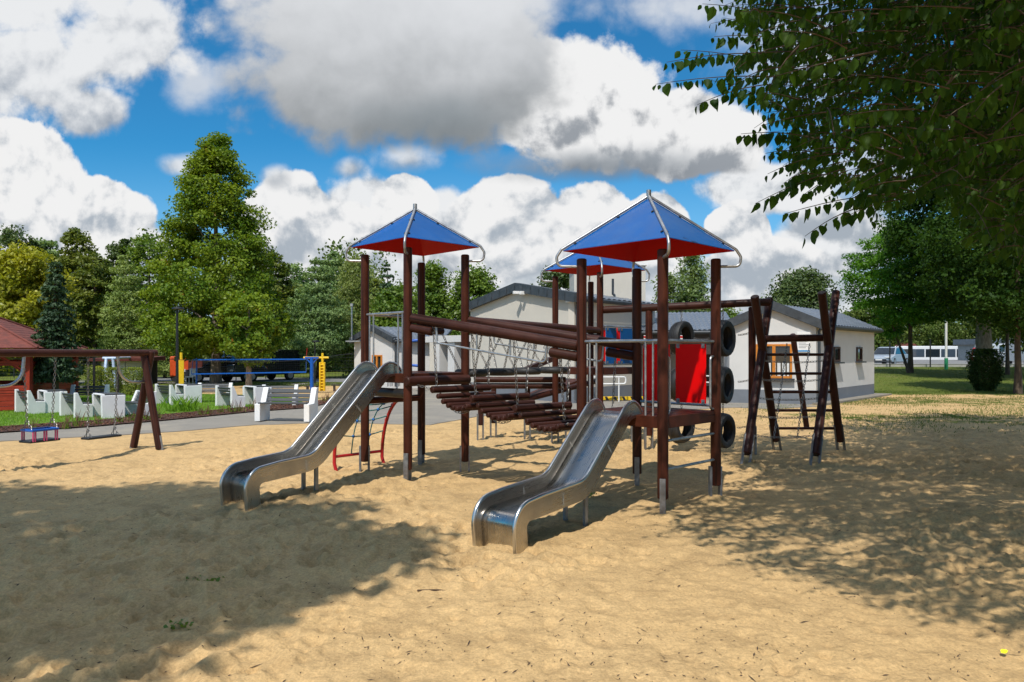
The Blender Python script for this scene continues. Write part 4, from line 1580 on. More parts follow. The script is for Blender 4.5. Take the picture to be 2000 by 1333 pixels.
s_flat = thing('flat_swing', 'flat black rubber swing seat on two long chains', 'swing seat', at_px(207) + V3((0, 0, -1.4)))
a, b = at_px(231), at_px(172)
zz = W(200, 852, 11.75).z
sa, sb = V3((a.x, a.y, zz)) + sd * 0.06, V3((b.x, b.y, zz)) - sd * 0.0
for p, q in ((a, sa), (b, sb)):
    MB().chain(p + V3((0, 0, -0.05)), q + V3((0, 0, 0.14))).build('chain', M['chain_steel'], s_flat)
    mb = MB()
    for k in (-1, 1):
        mb.chain(q + V3((0, 0, 0.14)), q + cr * k * 0.07 + V3((0, 0, 0.01)))
    mb.build('chain', M['chain_steel'], s_flat)
MB().beam(sa - sd * 0.06, sb + sd * 0.06, 0.19, 0.035).build('seat', M['black_rubber'], s_flat, bevel=0.012)
s_tod = thing('toddler_swing', 'caged toddler swing seat with pink uprights and blue rim', 'swing seat', at_px(78) + V3((0, 0, -1.4)))
a, b = at_px(109), at_px(46)
zz = W(78, 861, 10.7).z
sa, sb = V3((a.x, a.y, zz)) + sd * 0.05, V3((b.x, b.y, zz)) - sd * 0.05
top_z = V3((0, 0, 0.165))
for p, q in ((a, sa), (b, sb)):
    MB().chain(p + V3((0, 0, -0.05)), q + top_z + V3((0, 0, 0.15))).build('chain', M['chain_steel'], s_tod)
    mb = MB()
    for k in (-1, 1):
        mb.chain(q + top_z + V3((0, 0, 0.15)), q + cr * k * 0.12 + top_z)
    mb.build('chain', M['chain_steel'], s_tod)
MB().beam(sa - sd * 0.04, sb + sd * 0.04, 0.27, 0.035).build('seat', M['black_rubber'], s_tod, bevel=0.012)
rim = [sa - cr * 0.13 + top_z, sb - cr * 0.13 + top_z, sb + cr * 0.13 + top_z, sa + cr * 0.13 + top_z]
MB().tube(rim, 0.019, 8, closed=True).build('rim', M['blue_paint'], s_tod)
plain('pink_tube', (0.50, 0.06, 0.16), 0.5)
for f in (0.02, 0.10, 0.45, 0.55, 0.90, 0.98):
    for k in (-1, 1):
        p = sa.lerp(sb, f) + cr * k * 0.13
        MB().tube([p, p + top_z], 0.011, 8).build('upright', M['pink_tube'], s_tod)
# ---------------------------------------------------------------- low white building
def wall(mb, a, b, z0, z1, thick=0.25, za=None, zb=None):
    """upright wall slab from a to b, its outer face on the a-b line, seen from the right of a->b"""
    a, b = V3((a[0], a[1], 0)), V3((b[0], b[1], 0))
    d = (b - a).normalized()
    n = V3((d.y, -d.x, 0))
    o = [a + V3((0, 0, z0)), b + V3((0, 0, z0)), b + V3((0, 0, zb if zb is not None else z1)), a + V3((0, 0, za if za is not None else z1))]
    mb.prism(o, -n * thick)


def tile_roof(parent, e0, e1, r1, r0, nu, nv, name='roof'):
    """pantile roof surface from the eave e0-e1 up to the ridge r0-r1"""
    e0, e1, r0, r1 = V3(e0), V3(e1), V3(r0), V3(r1)
    nrm = (e1 - e0).cross(r0 - e0).normalized()
    if nrm.z < 0:
        nrm = -nrm

    def fn(u, v):
        p = e0.lerp(e1, u).lerp(r0.lerp(r1, u), v)
        wv = abs(math.sin(math.pi * u * nu)) * 0.035
        st = 0.03 * (1 - (v * nv) % 1.0)
        return p + nrm * (wv + st + 0.02)
    mb = MB().grid(fn, nu * 4, nv * 4)
    o = mb.build(name, M['roof_tile'], parent, smooth=50)
    th = MB().hexa([p - nrm * 0.10 for p in (e0, e1, r1, r0)] + [p + nrm * 0.012 for p in (e0, e1, r1, r0)])
    th.build('roof_board', M['slate_verge'], o, smooth=0)
    return o


def gutter(parent, a, b, drop=None):
    mb = MB().tube([V3(a), V3(b)], 0.06, 10)
    g = mb.build('gutter', M['slate_verge'], parent)
    if drop:
        q = V3(drop)
        top = V3(a) if (V3(a) - q).length < (V3(b) - q).length else V3(b)
        MB().tube([top, V3((q.x, q.y, top.z - 0.12)), V3((q.x, q.y, top.z - 0.45)), V3((q.x, q.y, 0.1))], 0.045, 10).build('downpipe', M['slate_verge'], g)


def verge(parent, a, apex, b, n, w=0.26, name='verge'):
    """slate fascia with overlapping diamond slates along a gable edge"""
    n = V3(n)
    mb = MB()
    for p, q in ((V3(a), V3(apex)), (V3(apex), V3(b))):
        d = (q - p).normalized()
        up = V3((0, 0, 1))
        lo = -up * w
        mb.hexa([p + n * 0.16 + lo, q + n * 0.16 + lo, q - n * 0.15 + lo, p - n * 0.15 + lo, p + n * 0.16 + up * 0.05, q + n * 0.16 + up * 0.05, q - n * 0.15 + up * 0.05, p - n * 0.15 + up * 0.05])
        L = (q - p).length
        k = max(3, int(L / 0.42))
        for i in range(k):
            c = p + d * (L * (i + 0.5) / k) + n * 0.166
            h, v = d * (L / k * 0.52), up * (w * 0.55)
            cc = c - up * (w * 0.5)
            mb.prism([cc - h - v, cc + h * 0.9 - v, cc + h + v * 0.9, cc - h * 0.1 + v * 0.95], n * (0.006 + 0.006 * (i % 2)))
    return mb.build(name, M['slate_verge'], parent, smooth=0)


def window(parent, c, d, w, h, frame='orange_wood', mull=1, curt=True, sill=True):
    """casement in a wall: c centre on the wall face, d along the wall"""
    c, d = V3(c), V3(d).normalized()
    n = V3((d.y, -d.x, 0))
    ang = math.atan2(d.y, d.x)
    mb = MB()
    fw = 0.07
    for sx in (-1, 1):
        mb.box(c + d * sx * (w / 2 - fw / 2) + n * 0.02, (fw, 0.07, h), ang)
    for sz in (-1, 1):
        mb.box(c + V3((0, 0, sz * (h / 2 - fw / 2))) + n * 0.02, (w - 2 * fw - 0.004, 0.07, fw), ang)
    for k in range(mull):
        x = w * ((k + 1) / (mull + 1) - 0.5)
        mb.box(c + d * x + n * 0.022, (0.10, 0.07, h - 2 * fw - 0.004), ang)
    f = mb.build('window', M[frame], parent, bevel=0.006)
    MB().box(c + n * 0.004, (w - 0.06, 0.012, h - 0.06), ang).build('pane', M['window_glass'], f)
    if curt:
        def fn(u, v):
            return c + d * ((u - 0.5) * (w - 0.18)) + n * (0.013 + 0.006 * math.sin(u * 40)) + V3((0, 0, -h * 0.43 + v * h * 0.38))
        MB().grid(fn, 60, 1).build('curtain', M['curtain'], f)
    if sill:
        MB().box(c + n * 0.07 + V3((0, 0, -h / 2 - 0.03)), (w + 0.14, 0.2, 0.05), ang).build('sill', M['slate_verge'], f)
    return f


def door(parent, c, d, w, h, mat_='brown_door'):
    c, d = V3(c), V3(d).normalized()
    n = V3((d.y, -d.x, 0))
    ang = math.atan2(d.y, d.x)
    mb = MB().box(c + n * 0.02 + V3((0, 0, h / 2)), (w, 0.08, h), ang)
    for sx in (-1, 1):
        mb.box(c + d * sx * (w / 2 + 0.03) + n * 0.045 + V3((0, 0, h / 2)), (0.06, 0.09, h + 0.06), ang)
    o = mb.build('door', M[mat_], parent, bevel=0.006)
    MB().tube([c + d * (w * 0.36) + n * 0.09 + V3((0, 0, 0.95)), c + d * (w * 0.36) + n * 0.09 + V3((0, 0, 1.15))], 0.015, 8).build('handle', M['galvanised'], o)
    return o


bd = thing('service_building', 'long low white plastered building with grey tiled roofs, gables and brown doors', 'building', (3, 27, 0))

# ---- main gable
G1, G2, G3 = V3((-1.65, 28.5, 0)), V3((2.05, 23.6, 0)), V3((5.5, 27.6, 0))
apx = (G1 + G2) / 2 + V3((0.02, 0, 4.02))
zE = 3.42
w_ = MB()
nG = V3(((G2 - G1).y, -(G2 - G1).x, 0)).normalized()
w_.prism([G1 + V3((0, 0, 0.5)), G2 + V3((0, 0, 0.5)), G2 + V3((0, 0, zE)), V3((apx.x, apx.y, 3.90)), G1 + V3((0, 0, zE))], -nG * 0.25)
wall(w_, G2 + (G3 - G2).normalized() * 0.004, G3, 0.5, zE)
w_.build('wall', M['warm_plaster'], bd, smooth=0)
pl = MB()
wall(pl, G1 + nG * 0.012, G2 + nG * 0.012, -0.1, 0.496)
wall(pl, G2, G3, -0.1, 0.496)
pl.build('plinth', M['plinth'], bd, smooth=0)
d12, d23 = (G2 - G1).normalized(), (G3 - G2).normalized()
back = d23 * 6.0
ev = 0.18
rl = tile_roof(bd, G1 + V3((0, 0, zE + 0.05)) - d12 * ev, G1 + back + V3((0, 0, zE + 0.05)) - d12 * ev, V3((apx.x, apx.y, 4.04)) + back, V3((apx.x, apx.y, 4.04)), 18, 8)
tile_roof(bd, G2 + V3((0, 0, zE + 0.05)) + d12 * ev, G2 + back + V3((0, 0, zE + 0.05)) + d12 * ev, V3((apx.x, apx.y, 4.04)) + back, V3((apx.x, apx.y, 4.04)), 18, 8)
verge(bd, G1 + V3((0, 0, zE + 0.17)) - d12 * ev, V3((apx.x, apx.y, 4.16)), G2 + V3((0, 0, zE + 0.17)) + d12 * ev, nG)
gutter(bd, G2 + V3((0, 0, zE + 0.03)) + d12 * 0.25, G3 + V3((0, 0, zE + 0.03)) + d12 * 0.25, G2 + d12 * 0.09 + d23 * 0.05)
# floodlight and camera under the verge
fl = MB()
c = W(1008, 572, 25.6)
fl.box(c, (0.22, 0.16, 0.10), 0.2)
fl.box(c + V3((0.22, -0.1, -0.02)), (0.18, 0.12, 0.12), 0.5)
fl.tube([c + V3((0.1, 0.0, 0)), c + V3((0.1, 0.45, 0.02))], 0.02, 8)
fl.build('floodlight', M['white_paint'], bd, bevel=0.01)
c = W(1111, 588, 23.7)
MB().box(c, (0.12, 0.26, 0.10), 0.4).tube([c, c + V3((0, 0.4, 0.1))], 0.018, 8).build('camera', M['white_paint'], bd, bevel=0.01)
# tall white block behind the roof
c = V3((3.75, 30.4, 0))
tb_ = MB()
tb_.box(W(1191, 571, 29.6) + V3((0, 1.2, -0.2)), (2.95, 2.4, 2.6))
tb_.build('stair_block', M['warm_plaster'], bd, smooth=0)
MB().box(W(1191, 571, 29.6) + V3((0, 1.2, 1.15)), (3.08, 2.52, 0.10)).build('coping', M['white_paint'], bd)
MB().tube([W(1197, 545, 29.2), W(1197, 575, 29.2), W(1201, 578, 29.2)], 0.05, 10).build('downpipe', M['slate_verge'], bd)

# ---- recessed porch front under the canopy
pf, pb = 28.6, 30.2
xl = (838 - 1000) * 33.0 / FL
w_ = MB()
wall(w_, (xl, 33.2), (1.6, 29.4), 0.0, 2.45)
w_.build('wall', M['warm_plaster'], bd, smooth=0)
for px, d_, w0 in ((872, 31.9, 1.2), (950, 30.9, 0.55), (1000, 30.3, 0.95), (1040, 29.85, 0.8)):
    f = ((px - 1000) * d_ / FL - xl) / (1.6 - xl)
    door(bd, V3((xl + (1.6 - xl) * f, 33.2 + (29.4 - 33.2) * f, 0.0)), V3((1.6 - xl, -3.8, 0)), w0, 2.05, 'brown_door' if px > 900 else 'dark_wood_panel')
cn = MB()
ca, cb = V3((xl, 31.6, 0)), V3((-0.1, 26.6, 0))
for p, q in ((V3((xl - 0.1, 31.7, 2.12)), V3((0.05, 26.7, 2.12))),):
    dd = (q - p).normalized()
    nn = V3((-dd.y, dd.x, 0))
    cn.hexa([p, q, q + nn * 2.2, p + nn * 2.2, p + V3((0, 0, 0.26)), q + V3((0, 0, 0.26)), q + nn * 2.2 + V3((0, 0, 0.26)), p + nn * 2.2 + V3((0, 0, 0.26))])
cn.build('canopy', M['plaster'], bd, smooth=0)
dd = (V3((0.05, 26.7, 0)) - V3((xl - 0.1, 31.7, 0))).normalized()
for px, wd in ((852, 0.42), (880, 0.5), (909, 0.26), (966, 0.36), (1040, 0.62)):
    t_ = 0
    p0, p1 = V3((xl - 0.1, 31.7, 0)), V3((0.6, 26.2, 0))
    lo, hi = 0.0, 1.3
    for _ in range(40):
        m_ = (lo + hi) / 2
        p = p0.lerp(p1, m_)
        if 1000 + p.x * FL / p.y < px:
            lo = m_
        else:
            hi = m_
    p = p0.lerp(p1, lo) + V3((-dd.y, dd.x, 0)) * 0.25
    MB().box(V3((p.x, p.y, 1.06)), (wd, 0.45, 2.118), math.atan2(dd.y, dd.x)).build('pillar', M['plaster'], bd, smooth=0)

# ---- wing with the small gable
L1, L2, L3 = V3((-7.70, 35.0, 0)), V3((-5.54, 33.2, 0)), V3((xl, 33.6, 0))
la_ = W(726, 641, 34.1)
nL = V3(((L2 - L1).y, -(L2 - L1).x, 0)).normalized()
w_ = MB()
zl = 2.20
w_.prism([L1, L2, L2 + V3((0, 0, zl)), V3(((L1.x + L2.x) / 2, (L1.y + L2.y) / 2, la_.z - 0.1)), L1 + V3((0, 0, zl))], -nL * 0.25)
wall(w_, L2 + V3((0.01, 0, 0)), L3, 0.0, zl)
w_.build('wall', M['plaster'], bd, smooth=0)
dL = (L2 - L1).normalized()
bk = V3((2.6, 3.2, 0))
rdg = V3(((L1.x + L2.x) / 2, (L1.y + L2.y) / 2, la_.z))
ev2 = V3((L3.x, L3.y, zl + 0.04)) + V3((0.6, -0.2, 0))
tile_roof(bd, L2 + V3((0, 0, zl + 0.02)) + dL * 0.15 - V3((0, 0.15, 0)), ev2, rdg + V3((3.6, 2.2, 0.02)), rdg, 14, 7)
tile_roof(bd, L1 + V3((0, 0, zl + 0.02)) - dL * 0.15, L1 + V3((0, 0, zl)) + bk, rdg + bk, rdg, 10, 6)
verge(bd, L1 + V3((0, 0, zl + 0.14)) - dL * 0.2, rdg + V3((0, 0, 0.10)), L2 + V3((0, 0, zl + 0.14)) + dL * 0.2, nL, 0.22)
gutter(bd, L2 + V3((0.15, -0.2, zl)), V3((ev2.x, ev2.y - 0.05, zl)), L2 + V3((0.16, -0.08, 0)))
window(bd, L1.lerp(L2, 0.62) + V3((0, 0, 1.15)), L2 - L1, 0.72, 0.82, 'orange_wood', 1, False)
MB().tube([W(687, 664, 34.6), W(687, 597, 34.6)], 0.035, 8).box(W(687, 596, 34.6), (0.12, 0.12, 0.14)).box(W(690, 667, 34.6), (0.7, 0.25, 0.06)).build('camera_mast', M['galvanised'], bd)

# ---- low middle part with a deep porch
b0, b1 = V3((4.3, 28.3, 0)), V3((8.6, 27.4, 0))
w_ = MB()
wall(w_, b0, b1, 0.45, 2.4)
w_.build('wall', M['plaster'], bd, smooth=0)
pl = MB()
wall(pl, b0 + V3((0, -0.01, 0)), b1 + V3((0, -0.01, 0)), -0.05, 0.446)
pl.build('plinth', M['plinth'], bd, smooth=0)
pb_ = MB()
wall(pb_, W(1195, 660, 26.6).xy.to_3d(), W(1432, 660, 25.2).xy.to_3d(), 1.62, 2.38, 0.08)
pb_.build('dark_panelling', M['dark_wood_panel'], bd, smooth=0)
r0_, r1_ = W(1195, 652, 26.4), W(1440, 644, 25.0)
tile_roof(bd, V3((r0_.x, r0_.y, 2.42)), V3((r1_.x, r1_.y, 2.42)), V3((r1_.x + 0.9, r1_.y + 4.3, 3.28)), V3((r0_.x + 0.6, r0_.y + 4.2, 3.28)), 26, 9)
gutter(bd, V3((r0_.x, r0_.y - 0.05, 2.40)), V3((r1_.x, r1_.y - 0.05, 2.40)))
verge(bd, W(1186, 652, 26.3), W(1235, 622, 28.6), W(1260, 640, 28.8), V3((-0.6, -0.8, 0)).normalized(), 0.12)
for px in (1264, 1311, 1358, 1448):
    c = W(px, 618, 29.6)
    MB().tube([c + V3((0, 0, -0.4)), c + V3((0, 0, 0.02)), c + V3((0, 0, 0.02)), c + V3((0, 0, 0.10)), c + V3((0, 0, 0.15))], [0.10, 0.10, 0.15, 0.14, 0.02], 14).build('roof_vent', M['galvanised'], bd)
for px, d_, w0 in ((1232, 27.9, 0.9), (1265, 27.8, 0.6), (1392, 27.3, 1.0)):
    f = ((px - 1000) * d_ / FL - b0.x) / (b1.x - b0.x)
    door(bd, b0.lerp(b1, f), b1 - b0, w0, 2.0)
for px in (1303, 1420):
    p = W(px, 700, 25.6)
    MB().box(V3((p.x, p.y, 1.2)), (0.22, 0.22, 2.4)).build('porch_post', M['brown_door'], bd)
# ---- wing with the big end gable
A_, B_, C_ = V3((7.25, 23.9, 0)), V3((9.80, 23.1, 0)), V3((14.15, 28.0, 0))
zR = 2.50
nA = V3(((B_ - A_).y, -(B_ - A_).x, 0)).normalized()
ap = V3(((A_.x + B_.x) / 2, (A_.y + B_.y) / 2, 3.22))
w_ = MB()
w_.prism([A_ + V3((0, 0, 0.46)), B_ + V3((0, 0, 0.46)), B_ + V3((0, 0, zR)), ap - V3((0, 0, 0.14)), A_ + V3((0, 0, zR))], -nA * 0.25)
wall(w_, B_ + (C_ - B_).normalized() * 0.004, C_, 0.46, zR)
wall(w_, b1 + V3((-0.9, -0.5, 0)), A_, 0.46, zR)
w_.build('wall', M['plaster'], bd, smooth=0)
pl = MB()
wall(pl, A_ + nA * 0.012, B_ + nA * 0.012, -0.1, 0.456)
wall(pl, B_, C_, -0.1, 0.456)
pl.build('plinth', M['plinth'], bd, smooth=0)
dA, dB_ = (B_ - A_).normalized(), (C_ - B_).normalized()
bkR = C_ - B_ + dB_ * 0.25
fr = nA * 0.14
tile_roof(bd, B_ + V3((0, 0, zR + 0.03)) + dA * 0.22 + fr, B_ + V3((0, 0, zR + 0.03)) + dA * 0.22 + bkR, ap + bkR, ap + fr, 22, 8)
tile_roof(bd, A_ + V3((0, 0, zR + 0.03)) - dA * 0.22 + fr, A_ + V3((0, 0, zR + 0.03)) - dA * 0.22 + bkR, ap + bkR, ap + fr, 22, 8)
verge(bd, A_ + V3((0, 0, zR + 0.14)) - dA * 0.25, ap + V3((0, 0, 0.11)), B_ + V3((0, 0, zR + 0.14)) + dA * 0.25, nA, 0.24)
gutter(bd, B_ + V3((0, 0, zR + 0.02)) + dA * 0.28, C_ + V3((0, 0, zR + 0.02)) + dA * 0.28, B_ + dA * 0.10 - nA * 0.05)
window(bd, A_.lerp(B_, 0.52) + V3((0, 0, 1.40)), B_ - A_, 1.12, 1.12, 'orange_wood', 1, True)
# windows of the long side with deep reveals
for px in (1633, 1677):
    f = 0.5
    lo, hi = 0.0, 1.0
    for _ in range(40):
        m_ = (lo + hi) / 2
        p = B_.lerp(C_, m_)
        if 1000 + p.x * FL / p.y < px:
            lo = m_
        else:
            hi = m_
    p = B_.lerp(C_, lo)
    window(bd, V3((p.x, p.y, 1.62)), C_ - B_, 0.62, 0.52, 'brown_door', 0, False)
# notice board
nb = thing('notice_board', 'white notice board with a blue band beside the orange framed window', 'notice board', A_.lerp(B_, 0.84) + V3((0, 0, 2.0)))
c = A_.lerp(B_, 0.86) + nA * 0.03 + V3((0, 0, 2.02))
ang = math.atan2(dA.y, dA.x)
MB().box(c, (0.40, 0.03, 0.66), ang).build('board', M['white_paint'], nb, bevel=0.004)
tx = MB()
for k in range(9):
    tx.box(c + nA * 0.017 + V3((0, 0, 0.22 - 0.05 * k)) - dA * (0.02 * (k % 3)), (0.30 - 0.04 * (k % 3), 0.003, 0.016), ang)
tx.build('text_line', M['grey_ink'], nb)
MB().box(c + nA * 0.017 + V3((0, 0, -0.285)), (0.385, 0.003, 0.05), ang).build('blue_band', M['blue_ink'], nb)
# slab along the wall foot
sheet('wall_apron', [(9.9, 22.7), (14.9, 28.1), (14.3, 28.5), (9.6, 23.3)], 0.07, M['path_slab'], thick=0.12)

# yellow and black striped kerb in front of the porch
kb = thing('striped_kerb', 'yellow kerb with slanting black stripes in front of the porch', 'kerb', W(1222, 779, 26.3) * 1)
ka, kb_ = V3((W(1172, 779, 24.7).x, 24.7, 0)), V3((W(1300, 779, 24.9).x, 24.9, 0))
kd = (kb_ - ka).normalized()
kn = V3((kd.y, -kd.x, 0))
mb = MB()
mb.hexa([ka + V3((0, 0, 0.03)), kb_ + V3((0, 0, 0.03)), kb_ - kn * 0.12 + V3((0, 0, 0.03)), ka - kn * 0.12 + V3((0, 0, 0.03))] + [p + V3((0, 0, 0.16)) for p in (ka, kb_, kb_ - kn * 0.12, ka - kn * 0.12)])
mb.build('kerb', M['yellow_paint'], kb, bevel=0.01)
st = MB()
for k in range(9):
    p = ka + kd * (0.16 + 0.30 * k) + kn * 0.003
    st.prism([p + V3((0, 0, 0.16)), p + kd * 0.09 + V3((0, 0, 0.16)), p + kd * 0.15 + V3((0, 0, 0.035)), p + kd * 0.06 + V3((0, 0, 0.035))], kn * 0.003)
st.build('stripe', M['black_metal'], kb, smooth=0)
# white handrails


def handrail(label, x0, x1, d0, d1, posts):
    hr = thing('handrail', label, 'handrail', (W(x0, 745, d0).x, d0, 0), group='white tube handrails at the porch')
    a, b = W(x0, 700, d0), W(x1, 700, d1)
    pa = lambda f, z: V3((a.x + (b.x - a.x) * f, a.y + (b.y - a.y) * f, z))
    MB().tube(fillet([pa(0, 0.85), pa(1, 0.85), pa(1, 0.62), pa(0, 0.62)], [0.08, 0.08]), 0.026, 10).build('rail', M['white_paint'], hr)
    for f in posts:
        MB().tube([pa(f, 0.0), pa(f, 0.86)], 0.024, 10).build('post', M['white_paint'], hr)


handrail('white tube handrail beside the yellow striped kerb', 1155, 1222, 24.1, 24.4, (0.05, 0.80))
handrail('white tube handrail under the hanging tyres', 1418, 1372, 24.8, 25.6, (0.1, 0.9))
# small signs on the dark panelling
for px, lab in ((1331, 'small white sign with a red top above the handrail'), (1262, 'tiny pale sign on the dark porch panelling')):
    sg_ = thing('sign', lab, 'sign', W(px, 662, 25.0))
    MB().box(W(px, 662, 25.45), (0.17, 0.02, 0.24), -0.1).build('plate', M['white_paint'], sg_)
    MB().box(W(px, 658.5, 25.435), (0.17, 0.012, 0.07), -0.1).build('red_band', M['red_paint'], sg_)
# blue hoop on the porch wall and yellow slide toy by the wing
hp_ = W(806, 690, 30.5)
o = MB().tube(fillet([hp_ + V3((0.3, 0, 0.55)), hp_ + V3((-0.22, 0, 0.5)), hp_ + V3((-0.22, 0, -0.5)), hp_ + V3((0.3, 0, -0.55))], [0.2, 0.2]), 0.06, 10).build('blue_hoop', M['blue_paint'])
tag(o, 'dark blue bent tube beside the porch pillars', 'tube hoop')
yb = thing('wet_floor_stand', 'small yellow folding stand with an orange top by the gabled wing', 'floor stand', W(740, 752, 32.0))
c = W(739, 753, 31.5)
MB().prism([c + V3((-0.18, 0, 0)), c + V3((0.18, 0, 0)), c + V3((0.09, 0.1, 0.40)), c + V3((-0.05, 0.1, 0.40))], (0, 0.05, 0)).prism([c + V3((-0.18, 0.35, 0)), c + V3((0.18, 0.35, 0)), c + V3((0.09, 0.16, 0.40)), c + V3((-0.05, 0.16, 0.40))], (0, 0.04, 0)).build('board', M['yellow_paint'], yb)
MB().box(c + V3((0.02, 0.13, 0.43)), (0.16, 0.14, 0.06)).build('cap', M['orange_paint'], yb)
for px in (751, 772):
    ch = thing('metal_chair', 'dark metal chair by the gabled wing' if px == 751 else 'dark metal frame stool next to the downpipe', 'chair', W(px, 752, 32.0))
    c = W(px, 755, 31.8)
    mb = MB()
    for sx in (-1, 1):
        for sy in (-1, 1):
            mb.tube([c + V3((sx * 0.17, sy * 0.17, 0)), c + V3((sx * 0.17, sy * 0.17, 0.42 if sy < 0 or px > 760 else 0.8))], 0.014, 6)
    mb.build('leg', M['black_metal'], ch)
    MB().box(c + V3((0, 0, 0.42)), (0.38, 0.38, 0.03)).build('seat', M['black_metal'], ch)
    if px == 751:
        MB().box(c + V3((0, 0.17, 0.68)), (0.36, 0.02, 0.20)).build('backrest', M['black_metal'], ch)
# ---------------------------------------------------------------- white concrete benches and tables
def make_bench(length):
    b = thing('concrete_bench', 'bench', 'bench', (0, 0, 0), group='white concrete benches')
    h = length / 2
    for sx in (-1, 1):
        x = sx * h - 0.07
        mb = MB().prism([(x, -0.27, 0), (x, -0.27, 0.42), (x, 0.02, 0.43), (x, 0.17, 0.80), (x, 0.255, 0.80), (x, 0.255, 0.0)], (0.14, 0, 0))
        mb.build('side_block', M['white_concrete'], b, smooth=0, bevel=0.012)
    for k in range(3):
        z = 0.50 + 0.105 * k
        y = 0.055 + (z - 0.43) * 0.40
        MB().box((0, y + 0.03, z), (length - 0.15, 0.032, 0.085 if k else 0.075), rot=Matrix.Rotation(R(-22), 3, 'X')).build('back_slat', M['grey_slat'], b, bevel=0.005)
    for k in range(3):
        MB().box((0, -0.21 + 0.115 * k, 0.435), (length - (0.15 if k else 0.02), 0.10, 0.034)).build('seat_slat', M['grey_slat'], b, bevel=0.005)
    return b


def make_table(length):
    t = thing('concrete_table', 'table', 'table', (0, 0, 0), group='white concrete tables')
    h = length / 2
    for sx in (-1, 1):
        x = sx * h - 0.08
        MB().prism([(x, -0.32, 0), (x, -0.34, 0.72), (x, 0.34, 0.72), (x, 0.32, 0)], (0.16, 0, 0)).build('side_block', M['white_concrete'], t, smooth=0, bevel=0.012)
    for k in range(6):
        MB().box((0, -0.285 + 0.114 * k, 0.745), (length - 0.02, 0.104, 0.04)).build('top_slat', M['grey_slat'] if k not in (5,) else M['white_concrete'], t, bevel=0.005)
    for sy in (-1, 1):
        MB().box((0, sy * 0.20, 0.66), (length - 0.18, 0.05, 0.08)).build('stretcher', M['grey_slat'], t)
    return t


bench0 = make_bench(1.25)
table0 = make_table(0.98)
ANG = R(140)
first = [True]


def put_bench(px, py, rot, label, sc=0.80):
    o = bench0 if first[0] else copy_tree(bench0)
    first[0] = False
    o.location = G(px, py, 0.03)
    o.rotation_euler = (0, 0, rot)
    o.scale = (sc, sc, sc)
    o['label'] = label


put_bench(58, 807, ANG, 'white concrete bench with dark slats, closest to the red wooden pavilion')
put_bench(148, 814, ANG, 'white concrete bench seen from behind between the two swing seats')
put_bench(272, 812, ANG + math.pi, 'white concrete bench partly hidden by the swing frame leg')
put_bench(172, 792, R(8), 'white concrete bench behind the tables near the square hedges')
put_bench(330, 790, ANG, 'white concrete bench just past the swing frame legs')
put_bench(418, 786, R(6), 'white concrete bench under the tall pyramid tree trunk')
put_bench(449, 795, ANG - R(3), 'white concrete bench in the middle of the lawn, back turned')
put_bench(545, 792, R(5), 'white concrete bench behind the lone bench on the path')
put_bench(560, 822, R(-8), 'white concrete bench standing alone on the path edge by the slide', 1.0)
ft = [True]
for px, py, lab in ((102, 805, 'white concrete picnic table nearest the red pavilion'), (212, 815, 'white concrete picnic table behind the flat black swing seat'),
                    (368, 787, 'white concrete picnic table in front of the yellow padded post'), (502, 792, 'white concrete picnic table behind the lone path bench')):
    o = table0 if ft[0] else copy_tree(table0)
    ft[0] = False
    o.location = G(px, py, 0.03)
    o.rotation_euler = (0, 0, ANG - R(6))
    o.scale = (0.80, 0.80, 0.80)
    o['label'] = lab

# ---------------------------------------------------------------- red wooden pavilion
pv = thing('pavilion', 'open red wooden pavilion with a mossy red shingle hip roof', 'pavilion', (-15.6, 21.5, 0))
FR = V3((-13.72, 20.35, 0))
sx_, sy_ = V3((-0.93, -0.36, 0)).normalized(), V3((-0.30, 0.954, 0)).normalized()
LN = 4.7
pts = [FR, FR + sy_ * LN, FR + sy_ * LN + sx_ * LN, FR + sx_ * LN]
cen = (pts[0] + pts[2]) / 2
apxp = V3((cen.x, cen.y, 3.08))
for k in range(4):
    p, q = pts[k], pts[(k + 1) % 4]
    o = lambda v, s, z: V3((cen.x + (v.x - cen.x) * s, cen.y + (v.y - cen.y) * s, z))
    e0, e1 = o(p, 1.13, 1.80), o(q, 1.13, 1.80)

    def fn(u, v, e0=e0, e1=e1):
        pt = e0.lerp(e1, u).lerp(apxp, v)
        return pt + V3((0, 0, 0.02 * (1 - (v * 16) % 1.0)))
    MB().grid(fn, 10, 64).build('roof', M['brick_red_roof'], pv, smooth=0)
    MB().tube([e0 + V3((0, 0, 0.03)), apxp + V3((0, 0, 0.03))], 0.035, 8).build('hip_ridge', M['brick_red_roof'], pv)
    MB().beam(e0 - V3((0, 0, 0.08)), e1 - V3((0, 0, 0.08)), 0.05, 0.14).build('fascia', M['red_board'], pv)
    e = (q - p).normalized()
    for f in (0.0, 0.5):
        c = p.lerp(q, f)
        MB().box(V3((c.x, c.y, 0.88)), (0.15, 0.15, 1.76)).build('post', M['red_board'], pv, bevel=0.008)
    MB().beam(p + V3((0, 0, 1.38)) + e * 0.08, q + V3((0, 0, 1.38)) - e * 0.08, 0.08, 0.13).build('tie_beam', M['red_board'], pv)
    for (c_, s_) in ((p, 1), (q, -1)):
        MB().beam(V3((c_.x, c_.y, 1.10)) + e * s_ * 0.06, V3((c_.x, c_.y, 1.72)) + e * s_ * 0.85, 0.07, 0.09).build('brace', M['red_board'], pv)
    for b_i in range(5):
        z = 0.10 + 0.145 * b_i
        MB().beam(V3((p.x, p.y, z)) + e * 0.08, V3((q.x, q.y, z)) - e * 0.08, 0.04, 0.135).build('wall_board', M['red_board'], pv, bevel=0.006)
MB().poly([V3((p.x, p.y, 0.06)) for p in pts]).build('floor', M['kerb_concrete'], pv)

